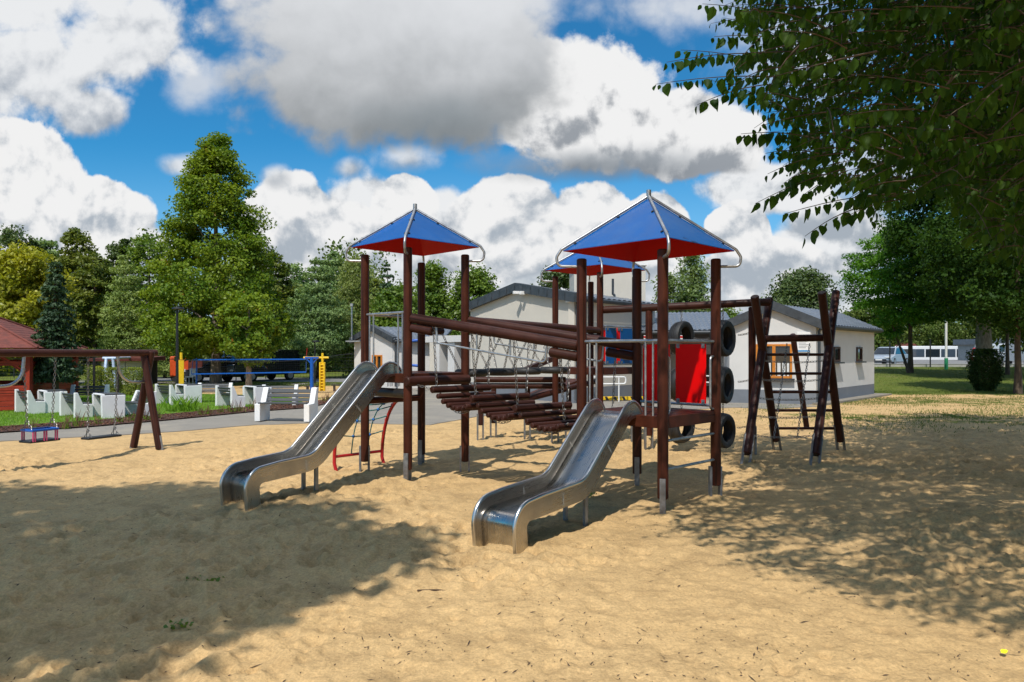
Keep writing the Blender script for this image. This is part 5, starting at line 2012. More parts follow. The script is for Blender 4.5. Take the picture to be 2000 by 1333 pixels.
# ---------------------------------------------------------------- mesh fence along the path
fn_ = thing('mesh_fence', 'dark green steel mesh fence with slim posts behind the hedges', 'fence', (-15, 30, 0))
fence_pts = [(-24, 29.5), (-17.6, 27.4), (-16.4, 26.6), (-15.1, 25.9), (-13.9, 25.3)]
fp = [V3((x, y, 0)) for x, y in fence_pts]
for p in fp:
    MB().box(p + V3((0, 0, 0.75)), (0.06, 0.06, 1.5)).build('post', M['black_metal'], fn_)
for p, q in zip(fp[:-1], fp[1:]):
    mb = MB()
    L = (q - p).length
    for k in range(int(L / 0.2) + 1):
        c = p.lerp(q, k * 0.2 / L)
        mb.tube([c + V3((0, 0, 0.05)), c + V3((0, 0, 1.42))], 0.0035, 4, caps=False)
    for k in range(8):
        mb.tube([p + V3((0, 0, 0.1 + 0.19 * k)), q + V3((0, 0, 0.1 + 0.19 * k))], 0.004, 4, caps=False)
    mb.build('mesh_panel', M['black_metal'], fn_)
ff = thing('forest_fence', 'dark wire mesh fence along the edge of the woodland', 'fence', (-15, 48, 0))
prev = None
for k in range(12):
    p = V3((-33 + 2.9 * k, 47.5 - 0.35 * k, 0))
    MB().tube([p, p + V3((0, 0, 1.7))], 0.035, 8).build('post', M['black_metal'], ff)
    if prev:
        mb = MB()
        for i in range(8):
            z = 0.15 + 0.2 * i
            mb.tube([prev + V3((0, 0, z)), p + V3((0, 0, z))], 0.007, 4, caps=False)
        for i in range(14):
            c = prev.lerp(p, i / 14)
            mb.tube([c + V3((0, 0, 0.1)), c + V3((0, 0, 1.6))], 0.005, 4, caps=False)
        mb.build('mesh_panel', M['black_metal'], ff)
    prev = p

# ---------------------------------------------------------------- pale swing frame, hut
ps = thing('tall_swing', 'tall pale blue A-frame of a swing by the small white hut', 'swing frame', W(215, 765, 33))
t0 = W(214, 700, 32.5)
for px in (201, 227):
    MB().tube([W(px, 766, 31.5 if px < 210 else 32.5), t0 + V3((0.15 if px > 210 else -0.15, 0, 0))], 0.065, 10).build('leg', M['pale_blue_paint'], ps)
MB().tube([t0 + V3((-0.3, 0, 0)), t0 + V3((0.3, 0, 0))], 0.06, 10).build('head', M['pale_blue_paint'], ps)
MB().tube([t0, t0 + V3((-1.2, 4.0, 0))], 0.05, 10).build('top_beam', M['pale_blue_paint'], ps)
hu = thing('wooden_hut', 'small white boarded hut with a flat dark red roof edge', 'hut', W(235, 755, 37))
c = W(240, 757, 36.5)
w0, w1 = W(198, 757, 36.0), W(276, 757, 37.0)
for a, b in ((0.0, 0.16), (0.42, 0.58), (0.60, 1.0)):
    mb = MB()
    p, q = w0.lerp(w1, a), w0.lerp(w1, b)
    for k in range(9):
        mb.hexa([V3((p.x, p.y + 0.003 * k, 0.02 + 0.135 * k)), V3((q.x, q.y, 0.02 + 0.135 * k)), V3((q.x, q.y + 0.1, 0.02 + 0.135 * k)), V3((p.x, p.y + 0.1, 0.02 + 0.135 * k)),
                 V3((p.x, p.y + 0.02, 0.15 + 0.135 * k)), V3((q.x, q.y + 0.02, 0.15 + 0.135 * k)), V3((q.x, q.y + 0.1, 0.15 + 0.135 * k)), V3((p.x, p.y + 0.1, 0.15 + 0.135 * k))])
    mb.build('wall', M['hut_board'], hu, smooth=0)
MB().hexa([V3((w0.x, w0.y + 1.6, 0)), V3((w1.x, w1.y + 1.6, 0)), V3((w1.x, w1.y + 1.7, 0)), V3((w0.x, w0.y + 1.7, 0)), V3((w0.x, w0.y + 1.6, 1.25)), V3((w1.x, w1.y + 1.6, 1.25)), V3((w1.x, w1.y + 1.7, 1.25)), V3((w0.x, w0.y + 1.7, 1.25))]).build('wall', M['dark_wood_panel'], hu)
MB().hexa([V3((w0.x - 0.4, w0.y - 0.4, 1.24)), V3((w1.x + 0.3, w1.y - 0.4, 1.24)), V3((w1.x + 0.3, w1.y + 2, 1.24)), V3((w0.x - 0.4, w0.y + 2, 1.24)),
           V3((w0.x - 0.4, w0.y - 0.4, 1.38)), V3((w1.x + 0.3, w1.y - 0.4, 1.38)), V3((w1.x + 0.3, w1.y + 2, 1.48)), V3((w0.x - 0.4, w0.y + 2, 1.48))]).build('roof', M['dark_red_paint'], hu, smooth=0)
MB().tube([W(207, 770, 31), W(207, 738, 31)], 0.07, 10).build('pole', M['white_paint'], hu)
ob = thing('orange_stand', 'orange wooden stand on the grass behind the pavilion posts', 'stand', W(136, 748, 36))
c = W(136, 747, 36)
for sx in (-1, 1):
    MB().box(c + V3((sx * 0.2, 0, 0.25)), (0.12, 0.12, 0.75), sx * 0.1).build('leg', M['orange_paint'], ob)
MB().box(c + V3((0, 0, 0.72)), (0.6, 0.4, 0.3)).build('head', M['orange_paint'], ob, bevel=0.02)
pt = thing('timber_box', 'pale timber box on the grass behind the pavilion', 'box', W(72, 747, 36))
MB().box(W(74, 740, 36) + V3((0, 0, 0.05)), (0.62, 0.5, 0.42)).build('side', M['pale_timber'], pt)
MB().box(W(74, 740, 36) + V3((0, 0, 0.285)), (0.68, 0.56, 0.05)).build('lid', M['pale_timber'], pt)

# ---------------------------------------------------------------- volleyball court
for px, py0, py1, d_, lab in ((354, 689, 764, 27.0, 'yellow padded volleyball post behind the picnic benches'), (630, 690, 764, 29.5, 'yellow padded volleyball post with a cross bar beside the blue post')):
    vp = thing('volleyball_post', lab, 'volleyball post', W(px, py1, d_), group='yellow padded posts')
    b = W(px, py1, d_)
    zt = W(px, py0, d_).z
    MB().tube([b, V3((b.x, b.y, zt))], 0.05, 10).build('pole', M['yellow_paint'], vp)
    pad = MB()
    zp = W(px, 708, d_).z
    if px < 500:
        pad.box(V3((b.x, b.y, (zp + 0.3) / 2 + 0.0)), (0.19, 0.19, zp - 0.1), 0.4)
    else:
        for sx in (-1, 1):
            pad.box(V3((b.x + sx * 0.085, b.y - 0.06, (zp + b.z) / 2)), (0.055, 0.10, zp - b.z), 0)
        for k in range(9):
            pad.box(V3((b.x, b.y - 0.06, b.z + 0.1 + (zp - b.z - 0.2) * k / 8)), (0.112, 0.09, 0.05), 0)
        pad.box(V3((b.x, b.y + 0.03, (zp + b.z) / 2)), (0.22, 0.05, zp - b.z), 0)
    pad.build('padding', M['yellow_foam'], vp, bevel=0.015)
    if px > 500:
        MB().tube([W(593, 699, d_), W(642, 699, d_)], 0.045, 10).build('cross_bar', M['yellow_paint'], vp)
vb = thing('volleyball_net', 'long volleyball net with blue edge bands and blue end posts', 'net', W(500, 757, 31))
a, b = W(377, 703, 34.5), W(598, 702, 29.6)
a2, b2 = W(374, 731, 34.5), W(598, 727, 29.6)
mb = MB()
for p, q in ((a, b), (a2, b2)):
    mb.beam(p, q, 0.012, 0.055)
mb.beam(a, a2, 0.012, 0.05)
mb.beam(b, b2, 0.012, 0.05)
mb.build('edge_band', M['blue_paint'], vb)
mb = MB()
for k in range(1, 60):
    mb.tube([a.lerp(b, k / 60), a2.lerp(b2, k / 60)], 0.0022, 3, caps=False)
for k in range(1, 6):
    mb.tube([a.lerp(a2, k / 6), b.lerp(b2, k / 6)], 0.0022, 3, caps=False)
mb.build('mesh', M['black_metal'], vb)
for p, z in ((W(609, 758, 29.4), W(609, 699, 29.4).z), (W(384, 748, 34.8), W(384, 700, 34.8).z)):
    MB().tube([V3((p.x, p.y, 0)), V3((p.x, p.y, z))], 0.075 if p.x > -10 else 0.04, 10).build('post', M['blue_paint'], vb)
p = W(609, 699, 29.4)
MB().beam(p + V3((-0.28, 0, 0)), p + V3((0.28, 0, 0)), 0.1, 0.07).beam(p + V3((0.25, 0, 0)), p + V3((0, 0, -0.28)), 0.05, 0.04).beam(p + V3((-0.25, 0, 0)), p + V3((0, 0, -0.28)), 0.05, 0.04).build('bracket', M['blue_paint'], vb)
MB().tube([W(598, 702, 29.6), W(600, 680, 29.6)], 0.012, 6).build('antenna', M['red_paint'], vb)
bn0 = None
for px, d_, lab in ((610, 30.0, 'low dark plank bench at the foot of the blue net post'), (662, 31.0, 'low dark plank bench half hidden behind the long slide')):
    pb = thing('plank_bench', lab, 'bench', W(px, 757, d_), group='low plank benches')
    c = W(px, 752, d_)
    MB().box(V3((c.x, c.y, 0.27)), (0.62, 0.24, 0.045)).build('seat', M['dark_wood_panel'], pb)
    for sx in (-1, 1):
        MB().box(V3((c.x + sx * 0.2, c.y, 0.125)), (0.06, 0.2, 0.25)).build('leg', M['dark_wood_panel'], pb)

# ---------------------------------------------------------------- lamp post
for px, d_, top_, lab in ((346, 25.0, 604, 'tall black lamp post with a flat round head in front of the pyramid tree'), (615, 38.0, 668, 'slim black lamp post behind the volleyball posts')):
    lp_ = thing('lamp_post', lab, 'lamp post', W(px, 760, d_), group='black lamp posts')
    b = W(px, top_, d_)
    MB().tube([V3((b.x, b.y, 0)), V3((b.x, b.y, 1.0)), V3((b.x, b.y, b.z))], [0.055, 0.05, 0.035], 12).build('pole', M['black_metal'], lp_)
    MB().tube([b + V3((0.03, 0, -0.03)), b + V3((0.03, 0, 0.0)), b + V3((0.03, 0, 0.05)), b + V3((0.03, 0, 0.08))], [0.10, 0.20, 0.19, 0.03], 20).build('lamp_head', M['black_metal'], lp_)
cb = MB()
ca_, cb_ = W(330, 702, 26), W(690, 690, 34)
cb.tube([ca_.lerp(cb_, k / 20) + V3((0, 0, -0.25 * math.sin(math.pi * k / 20))) for k in range(21)], 0.012, 5)
o = cb.build('overhead_cable', M['black_metal'])
tag(o, 'thin dark cable slung across the volleyball court', 'cable')


# ---------------------------------------------------------------- parked vehicles
def make_car(name, label, cat, loc, rot, paint, L=4.5, Wd=1.78, H=1.45, van=False, group=None):
    """body lofted from a side outline, with glass, wheels and lamps"""
    t = thing(name, label, cat, (0, 0, 0), group=group)
    h = L / 2
    if van:
        low = [(-h, 0.35), (-h, 0.95), (-h + 0.15, 1.05), (-h + 0.7, H - 0.05), (-h + 1.0, H), (h - 0.1, H), (h, H - 0.1), (h, 0.35)]
        roof = None
    else:
        low = [(-h, 0.42), (-h + 0.03, 0.62), (-h + 0.25, 0.72), (-h + 1.25, 0.88), (h - 1.0, 0.92), (h - 0.2, 0.90), (h, 0.78), (h, 0.42), (h - 0.2, 0.28), (-h + 0.2, 0.28)]
        roof = [(-h + 1.05, 0.85), (-h + 1.85, H - 0.06), (-h + 2.3, H), (h - 1.35, H - 0.03), (h - 0.55, 0.92)]

    def loft(o, w0, w1, zc, name_, mat_, bev, parent):
        mb = MB()
        n = len(o)
        zmin, zmax = min(p[1] for p in o), max(p[1] for p in o)
        ring = []
        for sg in (-1, 1):
            for (x, z) in o:
                f = (z - zmin) / max(0.01, zmax - zmin)
                ring.append((x, sg * (w0 + (w1 - w0) * f), z))
        f = [tuple(range(n)), tuple(range(2 * n - 1, n - 1, -1))] + [(i, n + i, n + (i + 1) % n, (i + 1) % n) for i in range(n)]
        mb._add(ring, f)
        return mb.build(name_, M[mat_], parent, smooth=40, bevel=bev)
    loft(low, Wd / 2, Wd / 2 - (0.10 if van else 0.05), 0, 'body', paint, 0.05, t)
    if roof:
        cab = loft(roof, Wd / 2 - 0.06, Wd / 2 - 0.24, 0, 'cabin', paint, 0.05, t)
        g = [(-h + 1.20, 0.92), (-h + 1.87, H - 0.11), (h - 1.42, H - 0.09), (h - 0.80, 0.94)]
        for sg in (-1, 1):
            mb = MB()
            o_ = []
            for (x, z) in g:
                f = (z - 0.85) / (H - 0.85)
                o_.append((x, sg * (Wd / 2 - 0.06 - 0.18 * f + 0.012), z))
            mb.prism(o_, (0, -sg * 0.02, 0))
            mb.build('side_window', M['car_glass'], cab, smooth=0)
        fw = lambda x, z, sg: (x, sg * (Wd / 2 - 0.13 - 0.17 * (z - 0.85) / (H - 0.85)), z)
        MB().prism([fw(-h + 1.09, 0.91, -1), fw(-h + 1.09, 0.91, 1), fw(-h + 1.77, H - 0.10, 1), fw(-h + 1.77, H - 0.10, -1)], (-0.02, 0, 0.02)).build('windscreen', M['car_glass'], cab, smooth=0)
        MB().prism([fw(h - 0.58, 0.96, -1), fw(h - 0.58, 0.96, 1), fw(h - 1.22, H - 0.08, 1), fw(h - 1.22, H - 0.08, -1)], (0.02, 0, 0.02)).build('rear_window', M['car_glass'], cab, smooth=0)
    else:
        for sg in (-1, 1):
            mb = MB()
            mb.prism([(-h + 0.45, sg * (Wd / 2 - 0.055), 1.12), (-h + 0.85, sg * (Wd / 2 - 0.085), H - 0.16), (-h + 1.6, sg * (Wd / 2 - 0.085), H - 0.16), (-h + 1.6, sg * (Wd / 2 - 0.055), 1.12)], (0, sg * 0.014, 0))
            mb.build('side_window', M['car_glass'], t, smooth=0)
        MB().prism([(-h + 0.14, -Wd / 2 + 0.18, 1.10), (-h + 0.14, Wd / 2 - 0.18, 1.10), (-h + 0.64, Wd / 2 - 0.22, H - 0.12), (-h + 0.64, -Wd / 2 + 0.22, H - 0.12)], (-0.03, 0, 0.02)).build('windscreen', M['car_glass'], t, smooth=0)
    for x in (-h + 0.85, h - 0.85):
        for sg in (-1, 1):
            w_ = MB().tube([(x, sg * (Wd / 2 - 0.20), 0.31), (x, sg * (Wd / 2 - 0.02), 0.31), (x, sg * (Wd / 2 + 0.005), 0.31)], [0.31, 0.31, 0.28], 20).build('wheel', M['tyre_black'], t)
            MB().tube([(x, sg * (Wd / 2 - 0.05), 0.31), (x, sg * (Wd / 2 + 0.012), 0.31)], 0.20, 16).build('rim', M['alloy'], w_)
    for sg in (-1, 1):
        MB().box((-h + 0.10, sg * (Wd / 2 - 0.30), 0.66), (0.26, 0.42, 0.12), sg * 0.3).build('headlight', M['lamp_lens'], t, bevel=0.02)
        MB().box((h - 0.04, sg * (Wd / 2 - 0.22), 0.78), (0.10, 0.30, 0.14)).build('tail_light', M['amber_lens'], t, bevel=0.02)
    MB().box((-h - 0.005, 0, 0.45), (0.03, Wd * 0.6, 0.14)).build('grille', M['black_metal'], t)
    MB().box((-h - 0.02, 0, 0.47), (0.012, 0.5, 0.11)).build('number_plate', M['white_paint'], t)
    t.location = loc
    t.rotation_euler = (0, 0, rot)
    return t


make_car('parked_car', 'dark car parked behind the tall pyramid tree trunk', 'car', W(438, 748, 41.0) * Vector((1, 1, 0)), R(25), 'black_car_paint', group='cars parked under the woodland trees')
make_car('parked_van', 'black van parked between two pale tree trunks', 'van', W(506, 748, 42.5) * Vector((1, 1, 0)), R(60), 'black_car_paint', L=4.9, H=1.85, van=True)
tr = thing('food_trailer', 'orange catering trailer with a pale roof under the trees', 'trailer', W(372, 747, 42))
c = W(371, 748, 41.5) * Vector((1, 1, 0))
MB().box(c + V3((-0.35, 0, 0.88)), (1.05, 1.7, 1.15), 0.15).build('body', M['orange_paint'], tr, bevel=0.06)
MB().box(c + V3((0.50, 0.1, 0.80)), (0.80, 1.7, 0.95), 0.15).build('body', M['dark_red_paint'], tr, bevel=0.06)
MB().tube([c + V3((-0.5, -0.3, 1.45)), c + V3((0.3, -0.2, 1.45))], [0.12, 0.12], 12).build('roof_roll', M['white_paint'], tr)
for x in (-0.45, 0.35):
    MB().tube([c + V3((x, -0.85, 0.28)), c + V3((x, -0.70, 0.28))], 0.28, 16).build('wheel', M['tyre_black'], tr)
gc = thing('garden_chair', 'pale green plastic garden chair beside the orange trailer', 'chair', W(372, 752, 38))
c = W(373, 753, 37.5) * Vector((1, 1, 0))
MB().box(c + V3((0, 0, 0.40)), (0.45, 0.45, 0.05)).build('seat', M['white_concrete'], gc, bevel=0.01)
MB().box(c + V3((0.05, 0.2, 0.62)), (0.42, 0.05, 0.42)).build('backrest', M['white_concrete'], gc, bevel=0.01)
for sx in (-1, 1):
    for sy in (-1, 1):
        MB().tube([c + V3((sx * 0.18, sy * 0.18, 0)), c + V3((sx * 0.18, sy * 0.18, 0.4))], 0.025, 8).build('leg', M['white_concrete'], gc)
for px, lab in ((446, 'faded purple banner panel above the dark car'), (470, 'pale grey poster panel beside the spotted tree trunk')):
    bn = thing('banner', lab, 'banner', W(px, 748, 42))
    MB().box(W(px, 726, 42.6), (0.75, 0.03, 0.55), -0.3).build('sheet', M['purple_cloth'], bn)
    MB().tube([W(px - 9, 748, 42.6), W(px - 9, 717, 42.6)], 0.03, 6).build('pole', M['black_metal'], bn)

# tufts of red-brown ornamental grass in the mulch bed
plain('stem_green', (0.10, 0.12, 0.03), 0.8)
tuft_px = [(66, 835), (130, 831), (152, 828), (190, 824), (233, 819), (258, 818), (286, 815), (305, 812), (392, 806), (407, 804), (432, 801), (450, 800), (466, 799), (494, 795), (612, 781), (632, 779), (640, 776), (655, 772), (905, 800)]
tuft = None
for i, (px, py) in enumerate(tuft_px[:-1]):
    if tuft is None or i == 3:
        n = 34
        p = rng.normal(0, 0.045, (n, 2))
        o = thing('grass_tuft', 'clump of reddish ornamental grass in the bark bed along the path', 'grass clump', (0, 0, 0), group='reddish grass clumps in the bark bed')
        blades('stem', p, 0.0, 0.36, 0.0055, M['dry_grass_stem'], 0.35, kind=None, parent=o)
        p = rng.normal(0, 0.06, (40, 2))
        blades('blade', p, 0.0, 0.18, 0.006, M['grass_blade'], 0.7, kind=None, parent=o)
        tuft = o
    else:
        o = copy_tree(tuft)
    o.location = G(px, py + 6, 0.03) + V3((0, 0, 0))
    o.rotation_euler = (0, 0, random.uniform(0, 6))
    s_ = random.uniform(0.6, 1.0)
    o.scale = (s_, s_, s_)
gt = thing('reed_clump', 'tall bright green grass clump in front of the middle picnic bench', 'grass clump', G(356, 812, 0.03))
p = rng.normal(0, 1, (190, 2)) * [0.26, 0.16] + np.array(G(358, 806, 0).xy)
blades('blade', p, 0.03, 0.40, 0.008, M['grass_blade'], 0.8, kind=None, parent=gt)
# ---------------------------------------------------------------- trees
def unit(a):
    return a / np.maximum(1e-9, np.linalg.norm(a, axis=-1, keepdims=True))


def leaf_cards(cent, outdir, size, aspect=0.62, droop=0.3, up=0.45):
    """one bent rhombus per leaf"""
    n = len(cent)
    nrm = unit(outdir * 0.55 + np.array([0, 0, up]) + rng.normal(size=(n, 3)) * 0.62)
    ax = unit(np.cross(nrm, rng.normal(size=(n, 3))))
    ax = unit(ax + np.array([0, 0, -droop]))
    sd = unit(np.cross(nrm, ax))
    s = (size * rng.uniform(0.6, 1.35, n))[:, None]
    a, b = ax * s * 0.5, sd * s * 0.5 * aspect
    bend = nrm * s * 0.10
    return np.stack([cent - a, cent - b - a * 0.1 + bend, cent + a - bend * 0.6, cent + b - a * 0.1 + bend], 1).reshape(-1, 3)


def lobes(ang, t, seed, amt):
    r_ = np.random.default_rng(seed)
    out = np.zeros_like(ang)
    for k in range(2, 7):
        out += np.sin(k * ang + r_.uniform(0, 6.3) + t * r_.uniform(-9, 9)) / k ** 0.6
    return 1.0 + amt * out


def env(shape, t):
    if shape == 'round':
        return np.sqrt(np.clip(1 - (2 * t - 1) ** 2, 0, 1))
    if shape == 'egg':
        return np.sqrt(np.clip(1 - ((t - 0.38) / np.where(t < 0.38, 0.42, 0.63)) ** 2, 0, 1))
    if shape == 'pyramid':
        return np.clip((1 - t) ** 0.64, 0, 1) * sstep(-0.10, 0.13, t)
    if shape == 'column':
        return np.clip(sstep(-0.05, 0.25, t) * (1 - t ** 2.6) ** 0.6, 0, 1)
    if shape == 'wide':
        return np.sqrt(np.clip(1 - ((t - 0.55) / np.where(t < 0.55, 0.6, 0.47)) ** 2, 0, 1))
    return 1 - t


def crown_points(shape, Rr, z0, z1, n_cl, per, csize, seed, amt=0.10, flat=0.6, inner=0.35):
    """leaf positions of a broadleaf crown: clumps on limbs, with gaps between them"""
    t = rng.uniform(0, 1, n_cl * 6)
    w = env(shape, t) + 0.08
    t = t[rng.uniform(0, 1.1, len(t)) < w][:n_cl]
    n = len(t)
    ang = rng.uniform(0, 2 * math.pi, n)
    rad = np.sqrt(rng.uniform(inner ** 2, 1.0, n))
    r = env(shape, t) * Rr * lobes(ang, t, seed, amt) * rad
    c = np.stack([r * np.cos(ang), r * np.sin(ang), z0 + t * (z1 - z0)], 1)
    c[:, 2] -= 0.10 * r
    k = rng.poisson(per, n)
    idx = np.repeat(np.arange(n), k)
    cs = csize * rng.uniform(0.6, 1.35, n)
    off = rng.normal(size=(len(idx), 3))
    off = unit(off) * (rng.uniform(0, 1, len(idx)) ** 0.45)[:, None] * np.array([1, 1, flat])
    p = c[idx] + off * cs[idx][:, None]
    out = unit(np.stack([p[:, 0], p[:, 1], (p[:, 2] - (z0 + 0.35 * (z1 - z0))) * 0.8], 1) + off * Rr * 0.6)
    return p, out, c


def conifer_points(Rr, z0, z1, levels, per_branch, seed, droop=0.25, spread=0.22, power=0.9, whorl=9, uplift=0.0):
    """leaf positions along whorls of branches"""
    P, O = [], []
    r_ = np.random.default_rng(seed)
    for L in range(levels):
        t = (L + r_.uniform(0, 0.8)) / levels
        rr = Rr * (1 - t) ** power * r_.uniform(0.75, 1.15) * float(sstep(-0.08, 0.10, np.array(t))) + 0.10
        z = z0 + t * (z1 - z0)
        nb = max(4, int(whorl * (0.5 + 0.6 * (1 - t))))
        for b in range(nb):
            a = 2 * math.pi * (b + r_.uniform(-0.35, 0.35)) / nb + L * 1.7
            ln = rr * r_.uniform(0.65, 1.12)
            k = max(4, int(per_branch * (0.25 + ln / Rr)))
            f = r_.uniform(0.12, 1.0, k) ** 0.75
            w_ = spread * (0.35 + 0.65 * (1 - f)) * (0.4 + ln / Rr)
            x = f * ln
            side = r_.normal(0, 1, k) * w_
            zz = z - droop * f ** 2 * ln + uplift * f ** 3 * ln + r_.normal(0, 1, k) * w_ * 0.33
            P.append(np.stack([np.cos(a) * x - np.sin(a) * side, np.sin(a) * x + np.cos(a) * side, zz], 1))
            O.append(np.tile([math.cos(a) * 0.7, math.sin(a) * 0.7, 0.5], (k, 1)))
    return np.concatenate(P), np.concatenate(O)


def trunk_mesh(h, r0, r1, limbs, seed, lean=(0, 0), z_limb=0.4, reach=1.0, rise=0.6):
    r_ = random.Random(seed)
    mb = MB()
    pts, rr = [], []
    for i in range(9):
        f = i / 8
        pts.append(V3((lean[0] * f + r_.uniform(-.03, .03) * h * 0.06, lean[1] * f + r_.uniform(-.03, .03) * h * 0.06, f * h - 0.15 * (i == 0))))
        rr.append((r0 * (1 - f) + r1 * f) * (1.35 if i == 0 else 1.0))
    mb.tube(pts, rr, 12)
    for k in range(limbs):
        f = z_limb + (0.97 - z_limb) * (k + 0.5) / limbs
        i = int(f * 8)
        p = pts[i].lerp(pts[min(8, i + 1)], f * 8 - i)
        a = k * 2.4 + r_.uniform(-.5, .5)
        ln = reach * r_.uniform(0.6, 1.0) * (1.15 - 0.7 * f)
        q = [p]
        for s in range(1, 5):
            g = s / 4
            q.append(p + V3((math.cos(a) * ln * g, math.sin(a) * ln * g, ln * rise * g ** 0.8)) + V3((r_.uniform(-.05, .05), r_.uniform(-.05, .05), r_.uniform(-.05, .05))) * ln)
        rb = (r0 * (1 - f) + r1 * f) * 0.5
        mb.tube(q, [rb, rb * 0.75, rb * 0.5, rb * 0.3, rb * 0.12], 7)
    return mb


def tree(name, label, px, d, top, bot, hw, shape, leaf, bark_, n_cl=120, per=110, csize=None, lsize=0.2, trunk=None, base_z=0.0, group=None, seed=1, amt=0.10, flat=0.6, inner=0.35,
         conifer=None, aspect=0.62, droop=0.3, limbs=9, crown_x=0.0, clump_up=0.45, trunk_px=None):
    """px: trunk position, top/bot: crown extent, hw: half width, all as they measure in the photograph at distance d"""
    x = (px - 1000) * d / FL
    if d > 26 and x > 9:
        base_z = float(bank(np.array(x), np.array(d)))
    zt = EYE + (HOR - top) * d / FL - base_z
    zb = max(0.0, EYE + (HOR - bot) * d / FL - base_z)
    Rr = hw * d / FL
    lsize *= 1.12
    o = thing(name, label, 'tree', (0, 0, 0), group=group)
    if conifer:
        p, out = conifer_points(Rr, zb, zt, seed=seed, **conifer)
    else:
        p, out, _ = crown_points(shape, Rr, zb, zt, n_cl, per, csize or Rr * 0.27, seed, amt, flat, inner)
    p = p + np.array([crown_x, 0, 0])
    V = leaf_cards(p, out, lsize, aspect, droop, clump_up)
    quads_mesh('crown', V, len(p), M[leaf], o)
    r0 = (trunk_px * d / FL / 2) if trunk_px else (trunk or max(0.10, zt * 0.018))
    trunk_mesh(zt * 0.9, r0, 0.03, limbs, seed, z_limb=max(0.12, zb / zt), reach=Rr * 0.85, rise=0.35 if conifer else 0.7).build('trunk', M[bark_], o)
    o.location = (x, d, base_z)
    return o


# the tall pyramid tree and its neighbours
tree('hornbeam_tree', 'tallest tree, a broad pyramid crown with rusty patches over the picnic benches', 422, 37, 264, 690, 142, 'pyramid', 'hornbeam_leaf', 'grey_bark', 520, 180, 0.66, 0.128, seed=4, amt=0.13, flat=0.55, inner=0.50, trunk_px=19, limbs=14, aspect=0.7)
tree('birch_tree', 'slender tree with a pale spotted trunk in front of the black van', 486, 33.5, 575, 706, 60, 'wide', 'hornbeam_leaf', 'pale_bark', 90, 70, 0.5, 0.16, seed=9, trunk_px=12, limbs=8)
tree('golden_tree', 'yellow green bushy tree above the pavilion roof', 48, 36, 484, 715, 72, 'egg', 'golden_leaf', 'brown_bark', 230, 100, 0.62, 0.17, seed=12, flat=0.7)
tree('spruce_tree', 'dark narrow blue green spruce standing beside the pavilion roof', 108, 21.2, 508, 742, 44, 'cone', 'spruce_needle', 'brown_bark', conifer=dict(levels=30, per_branch=58, droop=0.30, spread=0.15, power=0.72, whorl=9), lsize=0.11, aspect=0.45, seed=5, droop=0.5)
tree('pine_tree', 'soft pale green pine with drooping tufts, between spruce and pyramid tree', 244, 40, 497, 722, 66, 'cone', 'soft_pine_needle', 'grey_bark', conifer=dict(levels=22, per_branch=120, droop=0.12, spread=0.42, power=0.62, whorl=9, uplift=0.25), lsize=0.17, aspect=0.32, seed=6, droop=0.5)
tree('pine_tree', 'blue green layered pine on the far side of the pyramid tree', 622, 46, 506, 705, 78, 'cone', 'pine_needle', 'brown_bark', conifer=dict(levels=17, per_branch=170, droop=0.10, spread=0.50, power=0.45, whorl=9, uplift=0.2), lsize=0.19, aspect=0.32, seed=7, droop=0.3)
tree('pine_tree', 'bushy light green young pine low behind the orange trailer', 322, 47, 610, 728, 52, 'cone', 'soft_pine_needle', 'brown_bark', conifer=dict(levels=14, per_branch=120, droop=0.15, spread=0.45, power=0.5, whorl=8), lsize=0.17, aspect=0.32, seed=8)
tree('birch_tree', 'light green weeping birch next to the camera mast', 694, 50, 508, 752, 46, 'column', 'birch_leaf', 'pale_bark', 260, 85, 0.75, 0.15, seed=15, flat=1.3, droop=1.2, clump_up=0.1)
tree('maple_tree', 'bright green tree behind the wing with the small gable', 778, 44, 560, 720, 52, 'egg', 'maple_leaf', 'brown_bark', 190, 90, 0.75, 0.19, seed=16)
tree('spruce_tree', 'dark pointed spruce rising behind the bright green tree', 757, 56, 508, 700, 40, 'cone', 'spruce_needle', 'brown_bark', conifer=dict(levels=16, per_branch=75, droop=0.12, spread=0.30, power=0.85, whorl=8), lsize=0.19, aspect=0.5, seed=17)
tree('linden_tree', 'upright dark green tree between the tall tower posts', 848, 48, 512, 720, 38, 'column', 'maple_leaf', 'brown_bark', 210, 80, 0.75, 0.18, seed=18, amt=0.14)
tree('linden_tree', 'mid green tree whose top shows over the main gable corner', 925, 47, 522, 720, 44, 'egg', 'maple_leaf', 'brown_bark', 210, 85, 0.75, 0.19, seed=19, amt=0.13)
tree('oak_tree', 'dark tree top behind the far roofed tower', 1092, 58, 520, 690, 46, 'round', 'oak_leaf', 'brown_bark', 150, 80, 1.0, 0.24, seed=20)
tree('poplar_tree', 'taller grey green poplar behind the low tiled roof', 1350, 46, 496, 720, 38, 'column', 'poplar_leaf', 'grey_bark', 170, 75, 0.72, 0.17, seed=21, amt=0.16, inner=0.2)
tree('poplar_tree', 'shorter thin poplar behind the low tiled roof', 1304, 47, 532, 720, 26, 'column', 'poplar_leaf', 'grey_bark', 110, 60, 0.65, 0.17, seed=22, amt=0.16, inner=0.2)
tree('poplar_tree', 'low bushy poplar by the roof vents', 1405, 47, 600, 700, 60, 'round', 'maple_leaf', 'grey_bark', 120, 70, 0.75, 0.18, seed=23)
tree('oak_tree', 'round topped dark tree behind the big end gable', 1567, 62, 530, 690, 62, 'round', 'oak_leaf', 'brown_bark', 230, 90, 1.05, 0.24, seed=24, amt=0.06)
